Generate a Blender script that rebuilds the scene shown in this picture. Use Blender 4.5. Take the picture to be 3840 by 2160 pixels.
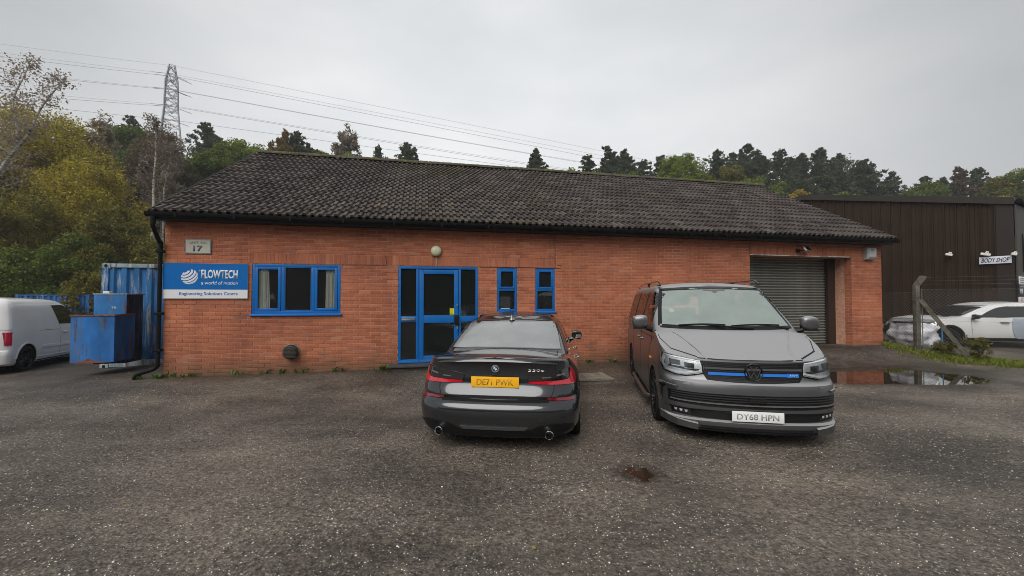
import bpy, bmesh, math, random
import numpy as np
from mathutils import Vector, Matrix, Euler, noise
from mathutils.bvhtree import BVHTree
from mathutils.geometry import delaunay_2d_cdt
R = math.radians
for o in list(bpy.data.objects): bpy.data.objects.remove(o)
SC = bpy.context.scene
COL = SC.collection
# ------------------------------------------------------------------ camera, sky, sun, exposure
CAM_H = 1.62
cd = bpy.data.cameras.new('camera'); cam = bpy.data.objects.new('camera', cd); COL.objects.link(cam)
cam.location = (0, 0, CAM_H); cam.rotation_euler = (R(90 + 1.42), 0, 0)
cd.sensor_width = 36; cd.lens = 14.63; cd.clip_start = .05; cd.clip_end = 3000
SC.camera = cam
SUN_EL, SUN_AZ = 46, 205           # azimuth clockwise from +Y: the soft light comes over the camera's shoulder
W = bpy.data.worlds.new('World'); SC.world = W; W.use_nodes = True
nt = W.node_tree; nt.nodes.clear()
def wn(t): return nt.nodes.new(t)
out = wn('ShaderNodeOutputWorld'); bg = wn('ShaderNodeBackground'); bg.inputs['Strength'].default_value = .1
sky = wn('ShaderNodeTexSky'); sky.sky_type = 'NISHITA'; sky.sun_disc = False
sky.sun_elevation = R(SUN_EL); sky.sun_rotation = R(SUN_AZ)
hs = wn('ShaderNodeHueSaturation'); hs.inputs['Saturation'].default_value = .12
nt.links.new(sky.outputs[0], hs.inputs['Color'])
tc = wn('ShaderNodeTexCoord'); mp = wn('ShaderNodeMapping'); mp.inputs['Scale'].default_value = (1, 1, 2.6)
nt.links.new(tc.outputs['Generated'], mp.inputs['Vector'])
nz = wn('ShaderNodeTexNoise'); nz.inputs['Scale'].default_value = 1.7; nz.inputs['Detail'].default_value = 5; nz.inputs['Roughness'].default_value = .5
nt.links.new(mp.outputs[0], nz.inputs['Vector'])
cr = wn('ShaderNodeValToRGB'); cr.color_ramp.elements[0].position = .32; cr.color_ramp.elements[1].position = .68
cr.color_ramp.elements[0].color = (2.15, 2.25, 2.34, 1); cr.color_ramp.elements[1].color = (2.82, 2.88, 2.92, 1)
nt.links.new(nz.outputs['Fac'], cr.inputs['Fac'])
# the cloud thins towards the far side of the hill
dt = wn('ShaderNodeVectorMath'); dt.operation = 'DOT_PRODUCT'; nm_ = wn('ShaderNodeVectorMath'); nm_.operation = 'NORMALIZE'; nt.links.new(tc.outputs['Generated'], nm_.inputs[0]); nt.links.new(nm_.outputs[0], dt.inputs[0])
dt.inputs[1].default_value = Vector((-.05, 1, .22)).normalized()
gr0 = wn('ShaderNodeValToRGB'); gr0.color_ramp.interpolation = 'EASE'; gr0.color_ramp.elements[0].position = .6; gr0.color_ramp.elements[1].position = 1.0; gr0.color_ramp.elements[0].color = (1, 1, 1, 1); gr0.color_ramp.elements[1].color = (1.72, 1.71, 1.70, 1)
nt.links.new(dt.outputs['Value'], gr0.inputs[0]); ml = wn('ShaderNodeMixRGB'); ml.blend_type = 'MULTIPLY'; ml.inputs[0].default_value = 1; nt.links.new(cr.outputs[0], ml.inputs[1]); nt.links.new(gr0.outputs[0], ml.inputs[2])
mx = wn('ShaderNodeMixRGB'); mx.inputs['Fac'].default_value = .9
nt.links.new(hs.outputs[0], mx.inputs[1]); nt.links.new(ml.outputs[0], mx.inputs[2])
nt.links.new(mx.outputs[0], bg.inputs[0]); nt.links.new(bg.outputs[0], out.inputs[0])
sd = bpy.data.lights.new('overcast_sun', 'SUN'); sd.energy = 1.5; sd.angle = R(50); sd.color = (1, .97, .93)
sun = bpy.data.objects.new('overcast_sun', sd); COL.objects.link(sun)
sv = Vector((math.sin(R(SUN_AZ)) * math.cos(R(SUN_EL)), math.cos(R(SUN_AZ)) * math.cos(R(SUN_EL)), math.sin(R(SUN_EL))))
sun.rotation_euler = sv.to_track_quat('Z', 'Y').to_euler()
vs = SC.view_settings; vs.view_transform = 'Standard'; vs.look = 'None'; vs.exposure = 1.02; vs.gamma = 1; vs.use_curve_mapping = False
try:
    SC.cycles.max_bounces = 8; SC.cycles.transparent_max_bounces = 24; SC.cycles.volume_bounces = 0
    SC.cycles.use_denoising = True; SC.cycles.denoising_prefilter = 'ACCURATE'; SC.cycles.filter_width = .9
except Exception: pass

# ------------------------------------------------------------------ materials
def new_mat(name):
    m = bpy.data.materials.new(name); m.use_nodes = True; m.node_tree.nodes.clear(); return m
class NT:
    def __init__(s, m): s.m = m; s.t = m.node_tree
    def n(s, t, **k):
        x = s.t.nodes.new(t)
        for a, b in k.items():
            if a.startswith('_'): setattr(x, a[1:], b)
            else: x.inputs[a.replace('~', ' ')].default_value = b
        return x
    def l(s, a, b): s.t.links.new(a, b)
    def ramp(s, src, stops):
        r = s.n('ShaderNodeValToRGB'); e = r.color_ramp.elements
        while len(e) < len(stops): e.new(.5)
        for q, (p, c) in zip(e, stops): q.position = p; q.color = (*c, 1) if len(c) == 3 else c
        s.l(src, r.inputs[0]); return r.outputs[0]
    def mix(s, fac, a, b, mode='MIX'):
        x = s.n('ShaderNodeMixRGB', _blend_type=mode)
        for i, v in ((0, fac), (1, a), (2, b)):
            if hasattr(v, 'links'): s.l(v, x.inputs[i])
            else: x.inputs[i].default_value = v if i == 0 else ((*v, 1) if len(v) == 3 else v)
        return x.outputs[0]
    def noise(s, vec, scale, detail=4, rough=.55):
        x = s.n('ShaderNodeTexNoise', Scale=scale, Detail=detail, Roughness=rough)
        if vec is not None: s.l(vec, x.inputs['Vector'])
        return x.outputs['Fac']
    def math(s, op, a, b=0.0):
        x = s.n('ShaderNodeMath', _operation=op)
        for i, v in ((0, a), (1, b)):
            if hasattr(v, 'links'): s.l(v, x.inputs[i])
            else: x.inputs[i].default_value = v
        return x.outputs[0]
    def mapping(s, vec, sc=(1, 1, 1), rot=(0, 0, 0)):
        x = s.n('ShaderNodeMapping', Scale=sc, Rotation=rot); s.l(vec, x.inputs['Vector']); return x.outputs[0]
    def out(s, sh):
        o = s.n('ShaderNodeOutputMaterial'); s.l(sh, o.inputs['Surface'])
    def pbr(s, col, rough=.6, metal=0, spec=.5, coat=0, bump=None, bstr=.3, bdist=.01, coat_rough=.03):
        b = s.n('ShaderNodeBsdfPrincipled', Metallic=metal)
        b.inputs['Specular IOR Level'].default_value = spec; b.inputs['Coat Weight'].default_value = coat; b.inputs['Coat Roughness'].default_value = coat_rough
        if hasattr(col, 'links'): s.l(col, b.inputs['Base Color'])
        else: b.inputs['Base Color'].default_value = (*col, 1)
        if hasattr(rough, 'links'): s.l(rough, b.inputs['Roughness'])
        else: b.inputs['Roughness'].default_value = rough
        if bump is not None:
            q = s.n('ShaderNodeBump', Strength=bstr, Distance=bdist); s.l(bump, q.inputs['Height']); s.l(q.outputs[0], b.inputs['Normal'])
        return b
MATS = {}
def mat(name, c1, c2=None, scale=6, rough=.6, rvar=0, metal=0, spec=.5, coat=0, bump=0, bscale=60, bdist=.004, island=0, coat_rough=.03, lo=.35, hi=.65):
    """plain two-tone procedural surface"""
    if name in MATS: return MATS[name]
    m = new_mat(name); N = NT(m)
    vec = N.n('ShaderNodeTexCoord').outputs['Object']
    col = c1
    if c2 is not None: col = N.ramp(N.noise(vec, scale, 5, .6), [(lo, c1), (hi, c2)])
    if island:
        g = N.n('ShaderNodeNewGeometry').outputs['Random Per Island']; oi = N.n('ShaderNodeObjectInfo').outputs['Random']
        r = N.math('FRACT', N.math('ADD', g, oi))
        f = N.ramp(r, [(0, (1 - island,) * 3), (1, (1 + island,) * 3)])
        col = N.mix(1, col, f, 'MULTIPLY')
    rr = rough
    if rvar: rr = N.math('ADD', N.math('MULTIPLY', N.noise(vec, scale * 1.7, 4), rvar * 2), rough - rvar)
    bp = N.noise(vec, bscale, 4) if bump else None
    N.out(N.pbr(col, rr, metal, spec, coat, bp, bump, bdist, coat_rough).outputs[0]); MATS[name] = m; return m
def glass_mat(name, tint=(.75, .78, .77), rough=.02, haze=0.0, hazecol=(.5, .52, .5), ior=1.5):
    if name in MATS: return MATS[name]
    m = new_mat(name); N = NT(m)
    t = N.n('ShaderNodeBsdfTransparent', Color=(*tint, 1)); g = N.n('ShaderNodeBsdfGlossy', Roughness=rough)
    f = N.n('ShaderNodeFresnel', IOR=ior); a = N.n('ShaderNodeMixShader'); N.l(f.outputs[0], a.inputs[0]); N.l(t.outputs[0], a.inputs[1]); N.l(g.outputs[0], a.inputs[2])
    s = a.outputs[0]
    if haze:
        d = N.n('ShaderNodeBsdfDiffuse', Color=(*hazecol, 1)); b = N.n('ShaderNodeMixShader')
        vec = N.n('ShaderNodeTexCoord').outputs['Object']
        h = N.math('MULTIPLY', N.ramp(N.noise(vec, 3, 5), [(.2, (.75,) * 3), (.8, (1, 1, 1))]), haze)
        N.l(h, b.inputs[0]); N.l(s, b.inputs[1]); N.l(d.outputs[0], b.inputs[2]); s = b.outputs[0]
    N.out(s); MATS[name] = m; return m

def brick_mat():
    m = new_mat('red_brick'); N = NT(m)
    obj = N.n('ShaderNodeTexCoord').outputs['Object']; g = N.n('ShaderNodeNewGeometry')
    pos = g.outputs['Position']
    r = N.math('FRACT', N.math('ADD', g.outputs['Random Per Island'], N.n('ShaderNodeObjectInfo').outputs['Random']))
    base = N.ramp(r, [(0, (.34, .112, .062)), (.2, (.41, .140, .074)), (.6, (.45, .160, .083)), (.85, (.38, .130, .073)), (.95, (.50, .20, .11)), (1, (.30, .13, .095))])
    fine = N.noise(pos, 45, 6, .7)
    base = N.mix(.5, base, N.ramp(fine, [(.3, (.55, .5, .5)), (.7, (1.2, 1.2, 1.2))]), 'MULTIPLY')
    big = N.noise(N.mapping(pos, (.35, .35, 1.1)), 1.3, 4)
    base = N.mix(.75, base, N.ramp(big, [(.32, (.70, .68, .70)), (.66, (1.10, 1.08, 1.04))]), 'MULTIPLY')
    stk = N.noise(N.mapping(pos, (2.6, 2.6, .28)), 1.5, 6, .65); base = N.mix(.6, base, N.ramp(stk, [(.34, (.74, .72, .72)), (.5, (1, 1, 1)), (.68, (1.12, 1.10, 1.08))]), 'MULTIPLY')
    # damp and algae rise from the ground
    z = N.n('ShaderNodeSeparateXYZ'); N.l(pos, z.inputs[0])
    zz = N.math('ADD', z.outputs['Z'], N.math('MULTIPLY', N.noise(pos, 2.2, 5), .45))
    damp = N.ramp(zz, [(.30, (1, 1, 1)), (.78, (0, 0, 0))])
    base = N.mix(N.math('MULTIPLY', damp, .8), base, (.085, .066, .04))
    N.out(N.pbr(base, .82, spec=.25, bump=N.noise(pos, 130, 5, .7), bstr=.6, bdist=.004).outputs[0]); return m
def mortar_mat():
    m = new_mat('mortar'); N = NT(m); pos = N.n('ShaderNodeNewGeometry').outputs['Position']
    c = N.ramp(N.noise(pos, 14, 5), [(.3, (.42, .20, .13)), (.7, (.66, .37, .26))])
    c = N.mix(.6, c, N.ramp(N.noise(pos, 1.1, 3), [(.35, (.72, .7, .7)), (.65, (1.05, 1.05, 1.05))]), 'MULTIPLY')
    z = N.n('ShaderNodeSeparateXYZ'); N.l(pos, z.inputs[0])
    zz = N.math('ADD', z.outputs['Z'], N.math('MULTIPLY', N.noise(pos, 2.2, 5), .45))
    c = N.mix(N.math('MULTIPLY', N.ramp(zz, [(.27, (1, 1, 1)), (.68, (0, 0, 0))]), .85), c, (.075, .06, .035))
    N.out(N.pbr(c, .9, spec=.2, bump=N.noise(pos, 200, 4), bstr=.5, bdist=.003).outputs[0]); return m
def side_brick_mat():
    m = new_mat('side_brickwork'); N = NT(m); obj = N.n('ShaderNodeTexCoord').outputs['Object']
    b = N.n('ShaderNodeTexBrick', Scale=1.0); b.inputs['Color1'].default_value = (.33, .09, .045, 1); b.inputs['Color2'].default_value = (.26, .07, .04, 1); b.inputs['Mortar'].default_value = (.36, .16, .1, 1)
    b.inputs['Mortar Size'].default_value = .006; b.inputs['Brick Width'].default_value = .225; b.inputs['Row Height'].default_value = .075
    x = N.n('ShaderNodeSeparateXYZ'); N.l(obj, x.inputs[0]); c = N.n('ShaderNodeCombineXYZ'); N.l(x.outputs['Y'], c.inputs[0]); N.l(x.outputs['Z'], c.inputs[1]); N.l(c.outputs[0], b.inputs['Vector'])
    N.out(N.pbr(b.outputs['Color'], .85, spec=.25).outputs[0]); return m
def tile_mat():
    m = new_mat('concrete_tile'); N = NT(m); g = N.n('ShaderNodeNewGeometry'); pos = g.outputs['Position']
    r = N.math('FRACT', N.math('ADD', g.outputs['Random Per Island'], N.n('ShaderNodeObjectInfo').outputs['Random']))
    base = N.ramp(r, [(0, (.042, .034, .032)), (.5, (.072, .059, .055)), (.9, (.094, .078, .072)), (.955, (.105, .09, .082)), (1, (.115, .088, .074))])
    base = N.mix(.6, base, N.ramp(N.noise(pos, 22, 6, .7), [(.3, (.6, .6, .6)), (.7, (1.3, 1.28, 1.25))]), 'MULTIPLY')
    zone = N.noise(pos, .42, 3); sp = N.noise(pos, 9, 6, .75)
    mf = N.ramp(N.math('ADD', N.math('MULTIPLY', zone, .75), N.math('MULTIPLY', sp, .62)), [(.74, (0, 0, 0)), (.84, (1, 1, 1))])
    base = N.mix(N.math('MULTIPLY', mf, .75), base, N.ramp(N.noise(pos, 30, 4), [(.3, (.022, .018, .007)), (.7, (.070, .056, .017))]))
    lich = N.ramp(N.noise(pos, 34, 2, .4), [(.74, (0, 0, 0)), (.77, (1, 1, 1))])
    base = N.mix(N.math('MULTIPLY', lich, .7), base, (.30, .27, .21))
    N.out(N.pbr(base, .7, spec=.25, bump=N.noise(pos, 120, 5, .7), bstr=.6, bdist=.004).outputs[0]); return m
def asphalt_mat():
    m = new_mat('worn_asphalt'); N = NT(m); pos = N.n('ShaderNodeNewGeometry').outputs['Position']
    patch = N.noise(N.mapping(pos, (1, 1.5, 1)), .55, 6, .6)
    c = N.ramp(patch, [(.30, (.042, .035, .029)), (.43, (.072, .060, .049)), (.55, (.118, .100, .081)), (.7, (.18, .155, .125))])
    # fine aggregate: dark pits and paler chippings
    v = N.n('ShaderNodeTexVoronoi', Scale=48.0); N.l(pos, v.inputs['Vector'])
    cc = N.n('ShaderNodeSeparateColor'); N.l(v.outputs['Color'], cc.inputs[0])
    chip = N.math('MULTIPLY', N.ramp(cc.outputs[0], [(.80, (0, 0, 0)), (.9, (1, 1, 1))]), N.ramp(v.outputs['Distance'], [(.25, (1, 1, 1)), (.42, (0, 0, 0))]))
    chip = N.math('MULTIPLY', chip, N.ramp(N.noise(pos, .8, 4), [(.35, (.15,) * 3), (.6, (1, 1, 1))]))
    c = N.mix(N.math('MULTIPLY', chip, .8), c, N.ramp(cc.outputs[1], [(0, (.25, .235, .21)), (1, (.55, .53, .50))]))
    fine = N.noise(pos, 34, 6, .8)
    c = N.mix(.85, c, N.ramp(fine, [(.37, (.18, .17, .16)), (.5, (.95, .95, .95)), (.63, (1.95, 1.92, 1.86))]), 'MULTIPLY')
    # pale worn scuffs
    sc = N.noise(N.mapping(pos, (1.0, 2.3, 1)), 1.55, 7, .68)
    c = N.mix(N.math('MULTIPLY', N.ramp(sc, [(.66, (0, 0, 0)), (.73, (1, 1, 1))]), .55), c, (.23, .215, .185))
    dusty = N.noise(N.mapping(pos, (1, 1.3, 1)), .23, 4); c = N.mix(N.math('MULTIPLY', N.ramp(dusty, [(.48, (0, 0, 0)), (.62, (1, 1, 1))]), .30), c, (.20, .165, .125))
    ol = N.noise(pos, .9, 5); c = N.mix(N.math('MULTIPLY', N.ramp(ol, [(.62, (0, 0, 0)), (.72, (1, 1, 1))]), .35), c, (.045, .046, .034))
    # darker strip along the foot of the wall
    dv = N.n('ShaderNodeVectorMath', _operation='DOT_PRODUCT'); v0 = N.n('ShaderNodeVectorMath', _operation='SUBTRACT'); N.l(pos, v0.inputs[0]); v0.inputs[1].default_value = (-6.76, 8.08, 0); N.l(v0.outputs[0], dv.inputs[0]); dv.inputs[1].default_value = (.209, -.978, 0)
    darkened = N.ramp(N.math('ADD', dv.outputs['Value'], N.math('MULTIPLY', N.noise(pos, .7, 5), 1.6)), [(.10, (0, 0, 0)), (.12, (0, 0, 0)), (.5, (1, 1, 1))]); darkened = N.ramp(N.math('MULTIPLY', N.math('ADD', dv.outputs['Value'], N.math('MULTIPLY', N.noise(pos, .7, 5), 2.2)), .25), [(.30, (1, 1, 1)), (.72, (0, 0, 0))])
    c = N.mix(darkened, c, N.mix(1, c, (.56, .53, .52), 'MULTIPLY'))
    rough = N.ramp(N.noise(pos, .7, 4), [(.35, (.42,) * 3), (.65, (.75,) * 3)])
    for (px_, py_, sx_, sy_, w_) in ((7.8, 8.85, 3.3, 1.55, .8), (1.18, 3.9, .27, .23, .7), (9.5, 9.6, 1.5, 1.2, .5)):      # wet margins where the puddles have shrunk back
        v1 = N.n('ShaderNodeVectorMath', _operation='SUBTRACT'); N.l(pos, v1.inputs[0]); v1.inputs[1].default_value = (px_, py_, 0)
        v2 = N.n('ShaderNodeVectorMath', _operation='MULTIPLY'); N.l(v1.outputs[0], v2.inputs[0]); v2.inputs[1].default_value = (1 / sx_, 1 / sy_, 0)
        v3 = N.n('ShaderNodeVectorMath', _operation='LENGTH'); N.l(v2.outputs[0], v3.inputs[0])
        f = N.ramp(N.math('ADD', v3.outputs['Value'], N.math('MULTIPLY', N.math('SUBTRACT', N.noise(pos, 2.2 / sx_ + .6, 5), .5), 1.1)), [(.75, (1, 1, 1)), (1.15, (0, 0, 0))])
        c = N.mix(N.math('MULTIPLY', f, w_), c, N.mix(1, c, (.42, .38, .34), 'MULTIPLY')); rough = N.mix(N.math('MULTIPLY', f, .6), rough, (.22, .22, .22))
    co = N.noise(pos, 15, 5, .7); c = N.mix(.8, c, N.ramp(co, [(.36, (.45, .44, .43)), (.5, (1, 1, 1)), (.62, (1.35, 1.33, 1.30))]), 'MULTIPLY')
    h = N.math('ADD', N.math('MULTIPLY', fine, .6), N.math('ADD', N.math('MULTIPLY', v.outputs['Distance'], -.6), N.math('MULTIPLY', N.noise(pos, 25, 4), .8)))
    N.out(N.pbr(c, rough, spec=.35, bump=h, bstr=1.0, bdist=.016).outputs[0]); return m
def leaf_mat(name, cols, rough=.55, trans=.35):
    if name in MATS: return MATS[name]
    m = new_mat(name); N = NT(m); g = N.n('ShaderNodeNewGeometry')
    k = N.math('ADD', N.math('MULTIPLY', g.outputs['Random Per Island'], .62), N.math('MULTIPLY', N.ramp(N.noise(g.outputs['Position'], .55, 4), [(.3, (0, 0, 0)), (.7, (1, 1, 1))]), .38))
    n = len(cols); c = N.ramp(k, [(i / (n - 1), q) for i, q in enumerate(cols)])
    p = N.pbr(c, rough, spec=.3); t = N.n('ShaderNodeBsdfTranslucent'); N.l(c, t.inputs[0])
    x = N.n('ShaderNodeMixShader', Fac=trans); N.l(p.outputs[0], x.inputs[1]); N.l(t.outputs[0], x.inputs[2]); N.out(x.outputs[0])
    MATS[name] = m; return m
def rusty_blue(name, blue=(.02, .135, .36), rustiness=.5, dark=0.0, pale=(.40, .41, .38), pw=.85):
    if name in MATS: return MATS[name]
    m = new_mat(name); N = NT(m); pos = N.n('ShaderNodeNewGeometry').outputs['Position']
    c = N.ramp(N.noise(N.mapping(pos, (1, 1, .5)), 2.5, 5), [(.3, tuple(b * .55 for b in blue)), (.7, tuple(min(1, b * 1.35 + .01) for b in blue))])
    streak = N.noise(N.mapping(pos, (6, 6, .7)), 1.3, 6, .75)
    c = N.mix(N.math('MULTIPLY', N.ramp(streak, [(.60 - .08 * rustiness, (0, 0, 0)), (.72 - .08 * rustiness, (1, 1, 1))]), pw), c, pale)
    st2 = N.noise(N.mapping(pos, (9, 9, .8)), 1.3, 6, .7)
    c = N.mix(N.math('MULTIPLY', N.ramp(st2, [(.66 - .09 * rustiness, (0, 0, 0)), (.72 - .09 * rustiness, (1, 1, 1))]), .85), c, N.ramp(N.noise(pos, 12, 4), [(.3, (.035, .02, .014)), (.7, (.12, .055, .03))]))
    if dark: c = N.mix(N.math('MULTIPLY', N.ramp(N.noise(N.mapping(pos, (2, 2, .5)), 1.6, 5, .7), [(.42, (1, 1, 1)), (.62, (0, 0, 0))]), dark), c, (.008, .009, .01))
    N.out(N.pbr(c, .68, spec=.25, bump=N.noise(pos, 14, 5), bstr=.35, bdist=.012).outputs[0]); MATS[name] = m; return m

M = dict(
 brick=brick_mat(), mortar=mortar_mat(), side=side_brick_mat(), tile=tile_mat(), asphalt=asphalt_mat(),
 black_pvc=mat('black_pvc', (.004, .004, .0045), rough=.6, spec=.15), fascia=mat('dark_fascia', (.012, .013, .015), (.018, .019, .021), rough=.5, spec=.25),
 blue=mat('blue_window_paint', (.002, .105, .36), (.003, .13, .42), 3, rough=.32, spec=.45), blue_edge=mat('pale_blue_sill', (.01, .16, .52), rough=.3),
 gasket=mat('black_gasket', (.01, .01, .011), rough=.5), pane=glass_mat('window_glass', (.93, .95, .94), .02, .035, (.30, .32, .31)), frosted=glass_mat('dusty_door_glass', (.42, .45, .44), .06, .10, (.10, .12, .11)),
 room=mat('dim_room', (.22, .22, .21), rough=.9), curtain=mat('cream_curtain', (.95, .94, .88), (.90, .88, .82), 8, rough=.9),
 white=mat('white_print', (.66, .67, .69), rough=.35), signblue=mat('sign_blue', (.0, .12, .40), rough=.3), signtext=mat('sign_lettering_blue', (.0, .12, .40), rough=.3),
 cream=mat('cream_board', (.38, .365, .29), (.45, .43, .36), 5, rough=.5), greyblue=mat('grey_blue_edging', (.13, .15, .19), (.19, .2, .23), rough=.5), 
 steel=mat('bright_steel', (.55, .55, .55), rough=.25, metal=1), chrome=mat('chrome', (.8, .8, .82), rough=.12, metal=1), galv=mat('galvanised', (.10, .10, .095), (.17, .17, .16), 8, rough=.6, metal=.3),
 slat=mat('shutter_slat', (.20, .20, .18), (.28, .28, .25), 2.5, rough=.4, spec=.5, metal=.4), brownpaint=mat('brown_painted_steel', (.022, .013, .010), (.03, .018, .013), rough=.5),
 concrete=mat('old_concrete', (.045, .042, .032), (.13, .118, .09), 9, rough=.85, bump=.6, bscale=50), slab=mat('dark_slab', (.03, .03, .032), (.055, .053, .05), 7, rough=.5, bump=.4),
 mossm=leaf_mat('moss', [(.05, .05, .010), (.10, .105, .016), (.17, .16, .025)], trans=.1),
 grass=leaf_mat('grass_blades', [(.07, .11, .012), (.14, .19, .02), (.26, .26, .04), (.16, .18, .03)]),
 weed=leaf_mat('weed_leaves', [(.05, .11, .015), (.10, .18, .03), (.17, .22, .05)]),
 rubber=mat('tyre_rubber', (.007, .007, .007), (.013, .013, .012), 12, rough=.8, spec=.2), blackalloy=mat('black_alloy', (.018, .018, .02), rough=.3, metal=.5), 
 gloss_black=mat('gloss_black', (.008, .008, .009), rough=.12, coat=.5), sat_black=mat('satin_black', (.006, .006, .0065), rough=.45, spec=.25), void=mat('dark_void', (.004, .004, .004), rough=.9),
 shed=mat('brown_cladding', (.022, .0118, .0055), (.031, .017, .0083), 1.5, rough=.6, spec=.25), olive=mat('olive_cladding', (.035, .032, .024), (.045, .041, .031), 2, rough=.6),
)
# ------------------------------------------------------------------ mesh helpers
def tag(o, label=None, cat=None, group=None, kind=None):
    if label: o['label'] = label
    if cat: o['category'] = cat
    if group: o['group'] = group
    if kind: o['kind'] = kind
    return o
def empty(name, loc=(0, 0, 0), rz=0, label=None, cat=None, group=None, rx=0):
    o = bpy.data.objects.new(name, None); COL.objects.link(o); o.location = loc; o.rotation_euler = (rx, 0, rz); o.empty_display_size = .2
    return tag(o, label, cat, group)
def link(name, me, parent=None, kind=None):
    o = bpy.data.objects.new(name, me); COL.objects.link(o); o.parent = parent
    if kind: o['kind'] = kind
    return o
class MB:
    def __init__(s): s.v = []; s.f = []; s.m = []
    def add(s, vs, fs, mi=0):
        b = len(s.v); s.v += [tuple(p) for p in vs]; s.f += [tuple(b + i for i in f) for f in fs]; s.m += [mi] * len(fs); return s
    def box(s, x0, x1, y0, y1, z0, z1, mi=0, mtx=None):
        p = [Vector(q) for q in ((x0, y0, z0), (x1, y0, z0), (x1, y1, z0), (x0, y1, z0), (x0, y0, z1), (x1, y0, z1), (x1, y1, z1), (x0, y1, z1))]
        if mtx is not None: p = [mtx @ q for q in p]
        return s.add(p, [(0, 3, 2, 1), (4, 5, 6, 7), (0, 1, 5, 4), (1, 2, 6, 5), (2, 3, 7, 6), (3, 0, 4, 7)], mi)
    def bevbox(s, x0, x1, y0, y1, z0, z1, b=.01, mi=0, mtx=None):
        bm = bmesh.new(); bmesh.ops.create_cube(bm, size=1)
        for v in bm.verts: v.co = Vector(((x0 + x1) / 2 + v.co.x * (x1 - x0), (y0 + y1) / 2 + v.co.y * (y1 - y0), (z0 + z1) / 2 + v.co.z * (z1 - z0)))
        bmesh.ops.bevel(bm, geom=list(bm.edges), offset=b, segments=2, affect='EDGES', profile=.6)
        bm.verts.index_update(); vs = [mtx @ v.co if mtx is not None else v.co.copy() for v in bm.verts]; fs = [[v.index for v in f.verts] for f in bm.faces]; bm.free()
        return s.add(vs, fs, mi)
    def tube(s, pts, r, n=8, mi=0, cap=True):
        pts = [Vector(p) for p in pts]; rs = r if isinstance(r, (list, tuple)) else [r] * len(pts); b = len(s.v); pu = None
        for i, p in enumerate(pts):
            d = (pts[min(i + 1, len(pts) - 1)] - pts[max(i - 1, 0)]).normalized()
            if pu is None: pu = Vector((0, 0, 1)) if abs(d.z) < .9 else Vector((1, 0, 0))
            u = (pu - d * pu.dot(d)).normalized(); pu = u; w = d.cross(u)
            for k in range(n):
                a = 2 * math.pi * k / n; s.v.append(tuple(p + (u * math.cos(a) + w * math.sin(a)) * rs[i]))
        for i in range(len(pts) - 1):
            for k in range(n):
                s.f.append((b + i * n + k, b + i * n + (k + 1) % n, b + (i + 1) * n + (k + 1) % n, b + (i + 1) * n + k)); s.m.append(mi)
        if cap:
            s.f.append(tuple(b + k for k in reversed(range(n)))); s.f.append(tuple(b + (len(pts) - 1) * n + k for k in range(n))); s.m += [mi, mi]
        return s
    def lathe(s, prof, n=24, mi=0, mtx=None, closed=False):
        """profile (r, h) turned round the local Z axis"""
        b = len(s.v); k = len(prof)
        for i in range(n):
            a = 2 * math.pi * i / n
            for r, h in prof:
                p = Vector((r * math.cos(a), r * math.sin(a), h)); s.v.append(tuple(mtx @ p if mtx is not None else p))
        for i in range(n):
            j = (i + 1) % n
            for q in range(k if closed else k - 1):
                q2 = (q + 1) % k; s.f.append((b + i * k + q, b + j * k + q, b + j * k + q2, b + i * k + q2)); s.m.append(mi)
        return s
    def prism(s, poly, h0, h1, fn, mi=0):
        """2-D polygon extruded; fn maps (a, b, h) to a 3-D point"""
        n = len(poly); vs = [fn(a, b, h0) for a, b in poly] + [fn(a, b, h1) for a, b in poly]
        fs = [tuple(reversed(range(n))), tuple(range(n, 2 * n))] + [(i, (i + 1) % n, n + (i + 1) % n, n + i) for i in range(n)]
        return s.add(vs, fs, mi)
    def build(s, name, mats, parent=None, smooth=False, kind=None, angle=40):
        me = bpy.data.meshes.new(name); me.from_pydata(s.v, [], s.f); 
        for m in (mats if isinstance(mats, (list, tuple)) else [mats]): me.materials.append(m)
        if len(me.materials) > 1: me.polygons.foreach_set('material_index', s.m)
        fix_normals(me)
        if smooth: me.shade_smooth(); me.set_sharp_from_angle(angle=R(angle))
        me.update(); return link(name, me, parent, kind)
def fix_normals(me):
    if len(me.polygons) > 60000: return
    bm = bmesh.new(); bm.from_mesh(me); bmesh.ops.recalc_face_normals(bm, faces=bm.faces); bm.to_mesh(me); bm.free()
def XYZ(a, b, h): return (a, h, b)      # polygon in the x-z plane, extruded along y
def XY(a, b, h): return (a, b, h)
def YZ(a, b, h): return (h, a, b)
def smooth01(t): t = max(0., min(1., t)); return t * t * (3 - 2 * t)
def lerp(a, b, t): return a + (b - a) * t
def interp(x, pts):
    if x <= pts[0][0]: return pts[0][1]
    for (a, p), (b, q) in zip(pts, pts[1:]):
        if x <= b: return p + (q - p) * (x - a) / (b - a)
    return pts[-1][1]
def catmull(pts, n=4, closed=False):
    pts = [Vector(p) for p in pts]; k = len(pts); res = []
    for i in range(k if closed else k - 1):
        if closed: p0, p1, p2, p3 = pts[i - 1], pts[i], pts[(i + 1) % k], pts[(i + 2) % k]
        else: p0, p1, p2, p3 = pts[max(i - 1, 0)], pts[i], pts[i + 1], pts[min(i + 2, k - 1)]
        for j in range(n):
            t = j / n; res.append(.5 * ((2 * p1) + (p2 - p0) * t + (2 * p0 - 5 * p1 + 4 * p2 - p3) * t * t + (3 * p1 - p0 - 3 * p2 + p3) * t ** 3))
    if not closed: res.append(pts[-1])
    return res
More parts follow.
